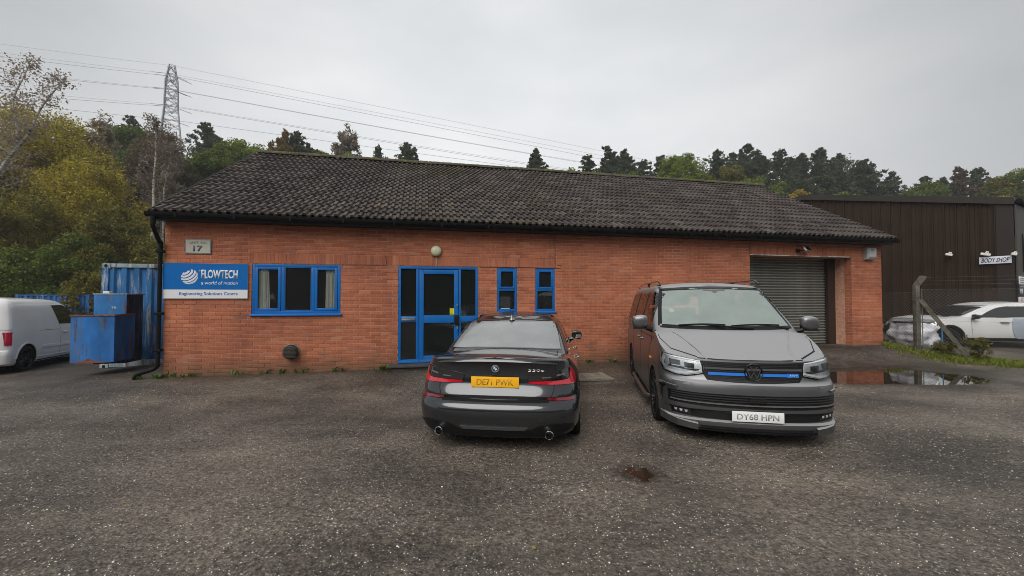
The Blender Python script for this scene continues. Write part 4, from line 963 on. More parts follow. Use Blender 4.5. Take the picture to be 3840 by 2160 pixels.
# boot underside, its dark reflection painted as a strip; gap above the bumper
P('dark_reflection_strip', [(-.555, .600), (-.3, .606), (0, .607), (.3, .606), (.555, .600), (.555, .572), (.4, .562), (0, .556), (-.4, .562), (-.555, .572)], mt=mat('painted_dark_reflection', (.012, .012, .013), rough=.3, coat=.3), off=.001, th=.003, res=.02)
s = MB(); vs = []
for i in range(25):
    x = lerp(-.575, .575, i / 24); yb = BV.ray_cast(Vector((x, -2, .545)), Vector((0, 1, 0)))[0].y; vs += [(x, yb - .004, .540), (x, yb - .004, .578 - .010 * (1 - abs(x) / .575))]
s.add(vs, [(2 * i, 2 * i + 1, 2 * i + 3, 2 * i + 2) for i in range(24)]); s.build('bumper_gap', M['void'], CAR)
if 0: P('bumper_gap', [(-.57, .572), (-.4, .562), (0, .556), (.4, .562), (.57, .572), (.53, .548), (.4, .538), (.3, .535), (0, .533), (-.3, .535), (-.4, .538), (-.53, .548)], mt=M['void'], off=.001, th=.004, res=.02)
lp = MB(); n = 24; vs = []
for i in range(n + 1):
    x = lerp(-.66, .66, i / n); h, nn, _, _ = BV.ray_cast(Vector((x, -2, .965)), Vector((0, 1, 0))); y = h.y; e = (abs(x) / .66) ** 4 * .02; zc = .993 - .035 * (abs(x) / .66) ** 2.5
    vs += [(x, y + .10, zc - .002), (x, y + .022 + e, zc + .012), (x, y - .016 + e, zc - .022), (x, y - .020 + e, zc - .031), (x, y + .03, zc - .040)]
lp.add(vs, [(i * 5 + k, i * 5 + k + 1, i * 5 + k + 6, i * 5 + k + 5) for i in range(n) for k in range(4)]); lp.build('boot_lip', SP, CAR, True)
# badge, model number
h, _, _, _ = BV.ray_cast(Vector((0, -2, .884)), Vector((0, 1, 0))); by = h.y - .004
Q = Matrix.Translation((0, by, .884)) @ Matrix.Rotation(R(90), 4, 'X'); s = MB(); s.lathe([(.030, .004), (.032, .007), (.040, .007), (.042, 0)], 28, 0, Q); bd = s.build('badge', M['chrome'], CAR, True)
s = MB(); s.lathe([(0, .004), (.031, .004), (.031, 0)], 24, 0, Q); s.build('badge_ring', M['gloss_black'], bd, True)
s = MB(); 
for q in range(4): s.prism([(0, 0)] + [(.0205 * math.cos(R(90 * q + 11.25 * i)), .0205 * math.sin(R(90 * q + 11.25 * i))) for i in range(9)], .0045, .0055, lambda a, b, h: Q @ Vector((a, b, h)), q % 2)
s.build('badge_quarters', [mat('badge_blue', (.02, .16, .42), rough=.2), M['white']], bd)
for ch, ang in (('B', 32), ('M', 0), ('W', -32)):
    a = R(ang); cx, cz = -math.sin(a) * .0255, math.cos(a) * .0255
    text(ch, .0095, .0075, (lambda cx, cz, a: (lambda u, v, d: Vector((cx + (u - .00475) * math.cos(a) - (v - .00375) * math.sin(a), by - .0045 - d, .884 + cz + (u - .00475) * math.sin(a) + (v - .00375) * math.cos(a)))))(cx, cz, a), M['white'], bd, 'lettering', .0008, .01)
hx_ = BV.ray_cast(Vector((.44, -2, .866)), Vector((0, 1, 0)))[0].y
text('330e', .172, .030, lambda a, b, d: Vector((.355 + a, hx_ - .018 * ((a - .086) / .086 * -.35) - .004 - d, .852 + b)), M['chrome'], CAR, 'model_number', .004, .02)
# number plate
pz = .742; py = min(BV.ray_cast(Vector((x, -2, z)), Vector((0, 1, 0)))[0].y for x in (-.26, 0, .26) for z in (.69, .79)) - .004
s = MB(); s.bevbox(-.26, .26, py - .008, py, pz - .0555, pz + .0555, .003); pl = s.build('number_plate', mat('amber_plate', (.86, .42, .01), (.92, .47, .015), 5, rough=.35), CAR, True)
text('DE71 PWK', .40, .066, lambda a, b, d: Vector((-.20 + a, py - .008 - d, pz - .033 + b)), mat('soft_plate_letters', (.36, .19, .02), (.55, .28, .02), 9, rough=.6), pl, depth=.0006, bold=.02)
s = MB(); s.bevbox(-.02, .02, py + .0, py + .02, .806, .818, .003); s.build('reversing_camera', M['gloss_black'], CAR, True)
# lower insert, strip, exhausts, tow cover
P('rear_insert', [(-.86, .23), (-.84, .31), (-.74, .335), (-.56, .330), (-.46, .312), (-.40, .275), (-.36, .262), (.36, .262), (.40, .275), (.46, .312), (.56, .330), (.74, .335), (.84, .31), (.85, .22), (.78, .185), (-.78, .185)], mt=M['sat_black'], off=.001, th=.006)
P('bright_strip', [(-.36, .296), (.36, .296), (.33, .266), (-.33, .266)], mt=mat('grey_diffuser_strip', (.10, .105, .11), rough=.35, metal=.5), off=.001, th=.016)
for f in (): P('insert_step', f([(.36, .296), (.45, .325), (.62, .335), (.80, .315), (.83, .29), (.72, .300), (.55, .298), (.45, .288)]), mt=SP, off=.001, th=.010)
P('tow_cover', ribbon([(.46, .415), (.54, .415), (.545, .345), (.455, .345), (.46, .415)], .004), mt=M['void'], off=0, th=.002, res=.02)
for x in (-.585, .585):
    Q = Matrix.Translation((x, .004, .238)) @ Matrix.Rotation(R(-90), 4, 'X'); s = MB(); s.lathe([(.038, .14), (.038, .004), (.040, 0), (.0435, .004), (.0445, .02), (.0445, .14)], 28, 0, Q)
    e = s.build('exhaust', M['chrome'], CAR, True); s = MB(); s.lathe([(0, .10), (.040, .10)], 20, 0, Q); s.build('exhaust_core', M['void'], e)
# roof fin, mirrors, third light strip
h = BV.ray_cast(Vector((0, 1.62, 3)), Vector((0, 0, -1)))[0].z
s = MB(); fp = [(1.46, 0), (1.74, 0), (1.62, .012), (1.54, .055), (1.50, .058)]; s.prism([(a, h - .006 + b) for a, b in [(1.45, -.004), (1.76, .004), (1.66, .02), (1.56, .055), (1.50, .062), (1.475, .04)]], -.008, .008, YZ); s.lathe([(0, .016), (.02, .014), (.04, .004), (.045, -.01)], 16, 0, Matrix.Translation((0, 1.58, h)) @ Matrix.Diagonal((.9, 2.2, 1, 1))); s.build('aerial', mat('grey_fin', (.30, .31, .32), rough=.3, coat=.5), CAR, True)
def door_mirror(parent, x, y, z, w, h, d, mt, sg, dark, back=None):
    bm = bmesh.new(); bmesh.ops.create_cube(bm, size=1); bmesh.ops.subdivide_edges(bm, edges=bm.edges[:], cuts=3, use_grid_fill=True)
    for v in bm.verts:
        c = v.co.copy(); m_ = max(abs(c.x), abs(c.y), abs(c.z)) * 2; l = c.length * 2; k = lerp(1, (m_ / l if l else 1), .72); c *= k
        v.co = Vector((x + c.x * w * (1 - .18 * (c.z < 0) * abs(c.z)), y + c.y * d, z + c.z * h - c.x * sg * .06 * h))
    me = bpy.data.meshes.new('mirror'); bm.to_mesh(me); bm.free(); me.materials.append(mt); me.shade_smooth(); o = link('mirror', me, parent)
    s = MB(); s.tube([(x - sg * w * .35, y, z - h * .42), (x - sg * w * .75, y + .02, z - h * .55)], [.03, .04], 8); s.bevbox(x - w * .42, x + w * .42, y - d * .42, y + d * .42, z - h * .50, z - h * .40, .01); s.build('mirror_foot', dark, o, True)
    s = MB(); yy = y + (d * .47 if back == 'far' else -d * .47); s.bevbox(x - w * .40, x + w * .40, yy - .006, yy + .006, z - h * .36, z + h * .36, .004); s.build('mirror_glass', mat('mirror_glass', (.55, .57, .58), rough=.03, metal=1), o, True); return o
door_mirror(CAR, .935, 3.02, 1.01, .18, .15, .11, M['gloss_black'], 1, M['gloss_black']); door_mirror(CAR, -.935, 3.02, 1.01, .18, .15, .11, M['gloss_black'], -1, M['gloss_black'])
for wy in WY:
    for sg in (1, -1): wheel(CAR, sg * .80, wy, .335, .235, .235, M['blackalloy'], 10, sg)
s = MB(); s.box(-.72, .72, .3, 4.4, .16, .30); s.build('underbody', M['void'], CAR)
# ------------------------------------------------------------------ grey passenger van facing the viewer (local y = 0 at the nose, +y to the rear)
VP = paint('van_paint', (.13, .13, .135), (.15, .15, .155), .30, .7, .15, dirt=(.07, .065, .06), cr=.12, flake=.04, dew_sheen=(.8, (.37, .37, .38)))
VAN = empty('passenger_van', (2.68, 4.60, -.02), R(-10.6), 'dewy grey passenger van with painted sky sheen and blue stripe across its black grille', 'van')
Lv = 4.95
onv = [(0, 0), (.3, .012), (.6, .055), (.8, .13), (.92, .24), (.98, .40), (1, .66)]
offv = [(0, 0), (.3, .004), (.6, .015), (.8, .04), (.92, .10), (.98, .18), (1, .30)]
def lw(zn, zs_, zf, yn, hw, yf=4.94): return (zn, zs_, zf, yn, yf, hw, onv, offv)
vb = [lw(.155, .20, .22, .03, .86, 4.80), lw(.165, .22, .24, -.035, .90, 4.86), lw(.225, .26, .27, -.050, .935, 4.90), lw(.268, .30, .30, -.046, .94, 4.93), lw(.282, .32, .33, .000, .94, 4.95),
      lw(.37, .40, .45, .012, .944, 4.95), lw(.388, .44, .48, -.018, .948, 4.95), (lw(.425, .48, .52, -.022, .950, 4.95)), lw(.50, .56, .58, -.012, .952, 4.95), lw(.575, .62, .64, -.012, .952, 4.95), lw(.64, .70, .74, -.006, .952, 4.94),
      lw(.678, .76, .80, .006, .950, 4.94), lw(.695, .80, .85, .040, .950, 4.94), lw(.72, .84, .88, .062, .950, 4.93), lw(.80, .92, .92, .075, .945, 4.93), lw(.88, .98, 1.0, .088, .938, 4.92), lw(.93, 1.04, 1.06, .10, .928, 4.92), lw(.95, 1.10, 1.10, .125, .915, 4.91)]
vzt = lambda y: interp(y, [(.12, .93), (.3, .96), (.5, 1.02), (.75, 1.12), (.95, 1.19), (1.3, 1.17), (4.9, 1.15)])
vcr = lambda y: interp(y, [(.12, .012), (.3, .045), (.6, .065), (.9, .07), (1.3, .02), (4.9, .0)])
vs, fs = loft(Lv, vb, vzt, vcr, M_=16); vlow = mesh_of('vlow', vs, fs, VP)
ogv = [(0, 0), (.3, .012), (.6, .05), (.8, .105), (.93, .19), (.985, .27), (1, .42)]; ogf = [(0, 0), (.3, .004), (.6, .015), (.8, .04), (.93, .09), (.985, .15), (1, .24)]
def vg(z, yn, yf, hw, ins=0, zn=None): return ((zn if zn is not None else z) , z, z, yn + ins, yf - ins, hw - ins, ogv, ogf)
def green_levels(ins, zb=0):
    L_ = [(1.08, .70, 4.93, .930), (1.20, .86, 4.92, .922), (1.32, 1.02, 4.91, .900), (1.45, 1.20, 4.88, .868), (1.58, 1.37, 4.85, .832), (1.70, 1.53, 4.82, .795), (1.785, 1.66, 4.79, .758), (1.825, 1.76, 4.75, .720), (1.84, 1.86, 4.69, .67)]
    if ins:
        L_ = [(.62, .80, 4.86, .90), (.98, .86, 4.88, .915)] + [(z - (.02 if z < 1.8 else .045), yn + .02, yf, hw) for z, yn, yf, hw in L_[1:-1]]
    return [vg(z, yn, yf, hw, ins) for z, yn, yf, hw in L_]
vs, fs = loft(Lv, green_levels(0), lambda y: interp(y, [(1.8, 1.838), (2.4, 1.852), (4.7, 1.845)]), lambda y: interp(y, [(1.86, .012), (2.3, .045), (4.3, .045), (4.69, .01)])); vgr = mesh_of('vgr', vs, fs, VP)
lining = mat('grey_lining', (.34, .34, .33), (.42, .42, .40), 5, rough=.85)
gi = green_levels(.045); vs, fs = loft(Lv, gi, lambda y: 1.775, lambda y: .015); inner = mesh_of('inner', vs, fs, lining)
VBV = bvh_of([vlow, vgr])
ws = [(-.825, 1.262), (-.5, 1.252), (0, 1.248), (.5, 1.252), (.825, 1.262), (.775, 1.50), (.70, 1.775), (.3, 1.795), (0, 1.80), (-.3, 1.795), (-.70, 1.775), (-.775, 1.50)]
def shrink(P_, a, b): 
    cx = sum(p[0] for p in P_) / len(P_); cy = sum(p[1] for p in P_) / len(P_); return [(cx + (x - cx) * a, cy + (y - cy) * b) for x, y in P_]
hole = [(x * .985, y) for x, y in ws]
fwin = [(1.22, 1.20), (1.32, 1.33), (1.50, 1.52), (1.66, 1.70), (1.78, 1.735), (2.28, 1.74), (2.28, 1.20)]
rwin = [(2.42, 1.20), (2.42, 1.73), (3.42, 1.735), (3.42, 1.20)]; qwin = [(3.56, 1.20), (3.56, 1.735), (4.50, 1.72), (4.58, 1.20)]
c2 = [inner, prism_me(hole, .4, 2.3, XYZ, M['sat_black'])]
for w_ in (fwin, rwin, qwin): c2 += [prism_me(shrink(w_, .97, .96), .5, 1.3, YZ, M['sat_black']), prism_me(shrink(w_, .97, .96), -1.3, -.5, YZ, M['sat_black'])]
c2.append(prism_me([(-.6, 1.28), (.6, 1.28), (.55, 1.68), (-.55, 1.68)], 4.5, 5.2, XYZ, M['sat_black']))
vgr2 = carve(vgr, c2)
WV = (.93, 3.93); c1 = [inner]
for wy in WV: c1 += [cyl_x(.60, 1.2, wy, .345, .385, M['void']), cyl_x(-1.2, -.60, wy, .345, .385, M['void'])]
vlow2 = carve(vlow, c1)
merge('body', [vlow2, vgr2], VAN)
P = lambda nm, poly, side='near', off=.001, mt=None, th=.004, par=None, res=.05: patch(nm, VBV, poly, side, off, mt, par or VAN, th, res)
wsg = glass_mat('dewy_sheen_windscreen', (.80, .84, .82), .05, .58, (.42, .49, .46), 1.7)  # sky reflection mixed into the glass as pale haze, along with fine droplets
P('windscreen', ws, mt=wsg, off=.002, th=.003)
P('windscreen_surround', ribbon(ws + [ws[0]], .045), mt=M['sat_black'], off=.003, th=.005, res=.03)
P('sensor_shade', [(-.16, 1.80), (.20, 1.80), (.17, 1.752), (.06, 1.745), (.04, 1.72), (.0, 1.72), (-.02, 1.745), (-.13, 1.755)], mt=mat('grey_sensor', (.10, .10, .10), rough=.6), off=.004, th=.003, res=.03)
vt = glass_mat('van_tinted_glass', (.16, .17, .17), .03); vc = glass_mat('van_door_glass', (.55, .58, .57), .03)
for sd_ in ('right', 'left'):
    for w_, g_ in ((fwin, vc), (rwin, vt), (qwin, vt)):
        P('side_window', w_, sd_, mt=g_, off=.002, th=.003); P('window_seal', ribbon(w_ + [w_[0]], .02), sd_, mt=M['gloss_black'], off=.0025, th=.004, res=.04)
    for pts in ([(2.35, 1.76), (2.35, 1.1), (2.36, .6), (2.33, .30)], [(3.50, 1.76), (3.50, 1.1), (3.50, .78), (3.40, .55)], [(1.14, 1.18), (1.25, .95), (1.33, .7), (1.33, .30)], [(1.0, 1.10), (2.4, 1.085), (4.8, 1.08)]):
        P('door_seam', ribbon(pts, .009), sd_, mt=M['void'], off=-.001, th=.003)
    sg = 1 if sd_ == 'right' else -1
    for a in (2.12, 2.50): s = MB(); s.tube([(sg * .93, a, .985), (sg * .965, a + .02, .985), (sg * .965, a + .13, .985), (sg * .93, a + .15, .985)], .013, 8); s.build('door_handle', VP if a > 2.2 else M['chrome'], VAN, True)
    s = MB(); s.tube(catmull([(sg * .86, 1.42, .20), (sg * .945, 1.5, .20), (sg * .965, 1.7, .20), (sg * .965, 3.1, .20), (sg * .945, 3.35, .20), (sg * .86, 3.42, .20)], 3), .034, 12); s.build('side_bar', mat('grey_side_bar', (.12, .12, .12), rough=.35, metal=.7), VAN, True)
    s = MB(); s.tube(catmull([(sg * .70, 1.84, 1.845), (sg * .705, 1.90, 1.885), (sg * .71, 2.02, 1.905), (sg * .72, 2.6, 1.912), (sg * .725, 3.8, 1.908), (sg * .72, 4.3, 1.885), (sg * .715, 4.42, 1.85)], 3), [.020] + [.019] * 17 + [.02], 8) if False else s.tube(catmull([(sg * .70, 1.84, 1.845), (sg * .705, 1.90, 1.885), (sg * .71, 2.02, 1.905), (sg * .72, 2.6, 1.912), (sg * .725, 3.8, 1.908), (sg * .72, 4.3, 1.885), (sg * .715, 4.42, 1.85)], 3), .014, 8)
    s.bevbox(sg * .71 - .025, sg * .71 + .025, 1.84, 1.98, 1.835, 1.86, .008); s.bevbox(sg * .71 - .02, sg * .71 + .02, 3.0, 3.1, 1.84, 1.93, .008); s.build('roof_rail', M['gloss_black'], VAN, True)
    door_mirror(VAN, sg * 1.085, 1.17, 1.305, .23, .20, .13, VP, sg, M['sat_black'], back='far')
    s = MB(); s.bevbox(sg * .955 - .012, sg * .955 + .012, 1.10, 1.22, .80, .83, .005); s.build('side_repeater', mat('amber_repeater', (.7, .25, .03), rough=.2), VAN, True)
# bonnet seams and creases
P('bonnet_seam', ribbon([(-.555, .955), (-.80, 1.02), (-.885, 1.12), (-.895, 1.2)], .010), mt=M['void'], off=-.001, th=.003, res=.03); P('bonnet_seam', ribbon([(.555, .955), (.80, 1.02), (.885, 1.12), (.895, 1.2)], .010), mt=M['void'], off=-.001, th=.003, res=.03)
P('bonnet_seam', ribbon([(-.555, .945), (-.3, .936), (0, .934), (.3, .936), (.555, .945)], .010), mt=M['void'], off=-.001, th=.003, res=.03)
for sg in (-1, 1):
    s = MB(); pts = []
    for x, y in ((.46, .16), (.50, .35), (.56, .55), (.64, .75), (.70, .88)):
        h = VBV.ray_cast(Vector((sg * x, y, 3)), Vector((0, 0, -1)))[0]; pts.append((sg * x, y, h.z - .008))
    s.tube(catmull(pts, 3), .015, 8); s.build('bonnet_crease', VP, VAN, True)
s = MB(); vs = []
for i in range(17):
    x = lerp(-.86, .86, i / 16); h = VBV.ray_cast(Vector((x, -2, 1.235)), Vector((0, 1, 0)))[0]; vs += [(x, h.y - .05, 1.222), (x, h.y + .06, 1.245 + .02 * 0)]
# wipers
for x0, x1 in ((-.30, -.02), (.36, .70)): pass
def wiper(xa, xb, xp):
    pts = []
    for i in range(9):
        x = lerp(xa, xb, i / 8); z = 1.275 + .012 * math.sin(i / 8 * 3.14) + .012 * (i / 8); h = VBV.ray_cast(Vector((x, -2, z)), Vector((0, 1, 0)))[0]; pts.append((x, h.y - .018, z))
    s = MB(); s.tube(pts, .010, 6); h = VBV.ray_cast(Vector((xp, -2, 1.25)), Vector((0, 1, 0)))[0]
    s.tube([(xp, h.y - .05, 1.245), (lerp(xp, pts[4][0], .5), h.y - .035, 1.268), pts[4]], [.016, .011, .008], 6); s.build('wiper', M['sat_black'], VAN, True)
wiper(-.60, -.02, .30); wiper(.05, .66, .76)
# grille
gr_ = [(-.545, .922), (-.3, .914), (0, .911), (.3, .914), (.545, .922), (.50, .85), (.515, .775), (.475, .715), (.2, .700), (0, .697), (-.2, .700), (-.475, .715), (-.515, .775), (-.50, .85)]
G_ = P('grille', gr_, mt=M['sat_black'], off=.002, th=.006)
def hbar(name, x0, x1, z, h, out, mt, par=None, curve=0, n=16):
    s = MB(); vs = []
    for i in range(n + 1):
        x = lerp(x0, x1, i / n); hh = VBV.ray_cast(Vector((x, -2, z)), Vector((0, 1, 0)))[0]; zz = z + curve * (x / .8) ** 2
        if hh is None: continue
        vs += [(x, hh.y + .004, zz - h / 2), (x, hh.y - out, zz - h / 2), (x, hh.y - out - .002, zz + h / 2), (x, hh.y + .004, zz + h / 2)]
    k = len(vs) // 4; s.add(vs, [(i * 4 + q, i * 4 + (q + 1) % 4, i * 4 + 4 + (q + 1) % 4, i * 4 + 4 + q) for i in range(k - 1) for q in range(4)] + [(0, 1, 2, 3), tuple(4 * (k - 1) + q for q in (3, 2, 1, 0))]); return s.build(name, mt, par or VAN)
dkb = mat('dark_grille_bar', (.035, .035, .037), rough=.35, coat=.3)
for z in (.898, .880, .866): hbar('grille_slat', -.47, .47, z, .006, .012, dkb, G_, .008)
hbar('grille_bar', -.50, .50, .842, .020, .020, mat('grey_grille_bar', (.09, .09, .092), rough=.35), G_, .006)
for z in (.815, .755, .738, .722): hbar('grille_slat', -.46, .46, z, .005, .012, dkb, G_, .004)
bs = mat('bright_blue_stripe', (.03, .20, .72), rough=.3); hbar('blue_stripe', -.465, -.07, .785, .030, .018, bs, G_); hbar('blue_stripe', .07, .40, .785, .030, .018, bs, G_)
o = hbar('badge_panel', .345, .465, .785, .040, .022, bs, G_); yb = VBV.ray_cast(Vector((.40, -2, .785)), Vector((0, 1, 0)))[0].y - .026
text('ABT', .085, .022, lambda a, b, d: Vector((.362 + a, yb + .04 * (a) - .002 - d, .774 + b)), mat('pale_blue_letters', (.35, .5, .7), rough=.3), o, depth=.002, bold=.02)
yl = VBV.ray_cast(Vector((0, -2, .815)), Vector((0, 1, 0)))[0].y - .022; Q = Matrix.Translation((0, yl, .812)) @ Matrix.Rotation(R(90), 4, 'X')
s = MB(); s.lathe([(0, -.012), (.078, -.01), (.086, .002), (.094, .010), (.098, .002), (.098, -.03)], 32, 0, Q); EM = s.build('emblem', M['gloss_black'], G_, True)
s = MB(); 
def stroke(a, b, w=.010): 
    A, Bv = Vector(a), Vector(b); t = (Bv - A).normalized(); n_ = Vector((-t.y, t.x)) * w / 2; s.prism([tuple(A + n_), tuple(A - n_), tuple(Bv - n_), tuple(Bv + n_)], -.006, .004, lambda a_, b_, h: Q @ Vector((a_, b_, h)))
for a, b in (((-.038, .066), (0, -.0 + .012)), ((0, .012), (.038, .066)), ((-.070, .034), (-.032, -.066)), ((-.032, -.066), (0, .002)), ((0, .002), (.032, -.066)), ((.032, -.066), (.070, .034))): stroke(a, b)
s.build('emblem_letters', mat('dark_grey_emblem', (.05, .05, .052), rough=.3, coat=.4), EM)
# headlights
HLp = [(.915, .978), (.80, .955), (.66, .935), (.541, .926), (.518, .86), (.516, .778), (.60, .758), (.690, .742), (.80, .748), (.905, .776), (.925, .86)]
refl = mat('lamp_reflector', (.62, .63, .64), (.8, .81, .82), 30, rough=.3, metal=.6); lens = glass_mat('lamp_cover', (.93, .94, .95), .02); drl = mat('white_light_guide', (.85, .87, .88), rough=.15, coat=1)
for f in (lambda p: p, mir):
    hl = P('headlight', f(HLp), mt=refl, off=.001, th=.004, res=.03)
    P('light_guide', f([(.905, .950), (.922, .86), (.900, .790), (.800, .765), (.690, .760), (.530, .795), (.534, .815), (.690, .782), (.795, .786), (.880, .808), (.898, .86), (.884, .945)]), mt=drl, off=.006, th=.012, par=hl, res=.025)
    P('light_guide', f([(.90, .966), (.55, .920), (.548, .910), (.90, .955)]), mt=drl, off=.006, th=.010, par=hl, res=.025)
    for cx_, cz_ in ((.80, .885), (.655, .860)):
        P('projector', f([(cx_ + .05, cz_ + .034), (cx_ - .05, cz_ + .026), (cx_ - .047, cz_ - .032), (cx_ + .047, cz_ - .028)]), mt=mat('projector_dark', (.10, .11, .115), rough=.12, coat=1, metal=.6), off=.007, th=.014, par=hl, res=.02)
        P('projector_trim', f(ribbon([(cx_ - .052, cz_ - .036), (cx_ + .052, cz_ - .030)], .010)), mt=M['chrome'], off=.007, th=.02, par=hl, res=.02)
    P('lamp_shroud', f([(.860, .83), (.56, .80), (.55, .825), (.86, .85)]), mt=mat('dark_shroud', (.05, .052, .055), rough=.3), off=.007, th=.006, par=hl, res=.03)
    P('lamp_cover', f(HLp), mt=lens, off=.028, th=.002, par=hl, res=.03)
    P('lamp_rim', f(ribbon(HLp + [HLp[0]], .014)), mt=M['gloss_black'], off=.0, th=.006, par=hl, res=.03)
# bumper intakes
i1 = [(-.885, .578), (-.6, .572), (-.3, .570), (0, .569), (.3, .570), (.6, .572), (.885, .578), (.875, .445), (.5, .428), (0, .424), (-.5, .428), (-.875, .445)]
I1 = P('upper_intake', i1, mt=M['sat_black'], off=.001, th=.004)
for z in (.548, .522, .496): hbar('intake_slat', -.85, .85, z, .009, .016, dkb, I1, .010, 24)
hbar('intake_trim', -.86, .86, .462, .012, .022, mat('grey_trim_line', (.22, .22, .225), rough=.3, metal=.5), I1, .012, 24)
s = MB(); s.bevbox(-.075, .085, -.045, -.01, .492, .545, .006); s.build('radar_cover', M['gloss_black'], I1, True)
I2 = P('lower_intake', [(-.86, .385), (-.6, .372), (-.3, .366), (0, .364), (.3, .366), (.6, .372), (.86, .385), (.84, .315), (.6, .295), (.3, .288), (0, .286), (-.3, .288), (-.6, .295), (-.84, .315)], mt=M['sat_black'], off=.001, th=.004)
for f in (lambda p: p, mir):
    P('fog_lamp', f([(.86, .378), (.66, .366), (.66, .315), (.84, .330)]), mt=M['gloss_black'], off=.004, th=.006, par=I2)
    for k in range(3): P('fog_element', f([(.82 - k * .05, .366 - k * .003), (.79 - k * .05, .364 - k * .003), (.795 - k * .05, .340 - k * .003), (.815 - k * .05, .342 - k * .003)]), mt=mat('bright_element', (.7, .72, .74), rough=.15, metal=.6), off=.011, th=.003, par=I2, res=.02)
    P('side_flare', f([(.935, .645), (.955, .60), (.945, .40), (.93, .38), (.925, .56), (.90, .62)]), mt=M['gloss_black'], off=.002, th=.020, res=.03)
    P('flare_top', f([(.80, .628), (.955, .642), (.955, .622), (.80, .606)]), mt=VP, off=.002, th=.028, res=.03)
# front splitter
hbar('splitter', -.60, .60, .178, .018, .030, M['sat_black'], None, .004); P('splitter_slot', [(-.58, .222), (.58, .222), (.56, .190), (-.56, .190)], mt=M['void'], off=.0, th=.004)
for sg in (-1, 1):
    s = MB(); pts = []
    for x in (.60, .70, .80, .88, .935):
        h = VBV.ray_cast(Vector((sg * x, -2, .22)), Vector((0, 1, 0)))[0]; pts.append((sg * x, (h.y if h else .4), .0))
    vs = []
    for i, (x, y, _) in enumerate(pts):
        t = i / 4; vs += [(x, y + .03, .255 + .03 * t), (x, y - .035, .235 + .05 * t), (x, y - .03, .170 + .03 * t), (x, y + .03, .160 + .03 * t)]
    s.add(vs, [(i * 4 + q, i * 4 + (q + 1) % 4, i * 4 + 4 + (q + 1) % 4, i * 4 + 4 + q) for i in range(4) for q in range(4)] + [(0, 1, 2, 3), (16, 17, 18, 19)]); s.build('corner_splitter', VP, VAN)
# plate
s = MB(); s.bevbox(-.26, .26, -.050, -.040, .292, .404, .003); pl = s.build('number_plate', mat('white_plate', (.72, .73, .73), (.8, .8, .8), 5, rough=.35), VAN, True)
text('DY68 HPN', .42, .066, lambda a, b, d: Vector((-.21 + a, -.050 - d, .315 + b)), mat('soft_grey_letters', (.24, .235, .24), (.36, .35, .36), 9, rough=.6), pl, depth=.0006, bold=.02)
# cabin
seatm = mat('grey_seat', (.085, .09, .09), (.13, .135, .135), 12, rough=.9)
def seat(x, y):
    s = MB(); s.bevbox(x - .24, x + .24, y, y + .45, .78, .92, .04); s.bevbox(x - .23, x + .23, y + .38, y + .52, .90, 1.46, .05, 0, Matrix.Translation((0, y + .4, .9)) @ Matrix.Rotation(R(-9), 4, 'X') @ Matrix.Translation((0, -y - .4, -.9)))
    o = s.build('seat', seatm, VAN, True); s = MB(); s.bevbox(x - .13, x + .13, y + .53, y + .63, 1.50, 1.70, .04); s.build('headrest', seatm, o, True)
    s = MB(); s.tube([(x - .06, y + .56, 1.42), (x - .06, y + .58, 1.52)], .007, 6); s.tube([(x + .06, y + .56, 1.42), (x + .06, y + .58, 1.52)], .007, 6); s.build('headrest_post', M['chrome'], o)
for p in ((-.46, 1.95), (.46, 1.95), (-.5, 3.5), (.1, 3.5)): seat(*p)
s = MB(); s.bevbox(-.86, .86, 1.15, 1.55, .95, 1.20, .04); s.bevbox(-.70, -.24, 1.35, 1.60, 1.12, 1.26, .04); s.build('dashboard', mat('dashboard', (.05, .052, .05), (.075, .078, .075), 20, rough=.7), VAN, True)
ring = [(-.46 + .19 * math.cos(a), 1.70 - .10 * math.sin(a) * .6, 1.22 + .17 * math.sin(a)) for a in [2 * math.pi * i / 24 for i in range(25)]]
s = MB(); s.tube(ring, .014, 8); s.tube([(-.64, 1.70, 1.22), (-.28, 1.70, 1.22)], .015, 6); s.tube([(-.46, 1.70, 1.22), (-.46, 1.76, 1.06)], .018, 6); s.build('steering_wheel', M['sat_black'], VAN, True)
s = MB(); s.bevbox(.0, .22, 1.80, 1.83, 1.66, 1.73, .01) ; s.build('rear_view_mirror', M['sat_black'], VAN, True)
hq = VBV.ray_cast(Vector((-.63, -2, 1.465)), Vector((0, 1, 0)))[0]; s = MB(); s.lathe([(0, 0), (.034, 0), (.034, .004), (0, .004)], 20, 0, Matrix.Translation((-.63, hq.y + .03, 1.465)) @ Matrix.Rotation(R(52), 4, 'X')); s.build('permit_disc', mat('pale_disc', (.75, .8, .78), rough=.4), VAN, True)
for wy in WV:
    for sg in (1, -1): wheel(VAN, sg * .825, wy, .345, .245, .262, M['blackalloy'], 12, sg)
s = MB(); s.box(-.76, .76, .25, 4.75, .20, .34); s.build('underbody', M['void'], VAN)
for f in (1, -1): P('washer_cap', [(f * .70 - .035, .668), (f * .70 + .035, .672), (f * .70 + .032, .650), (f * .70 - .032, .648)], mt=VP, off=.001, th=.004, res=.02)
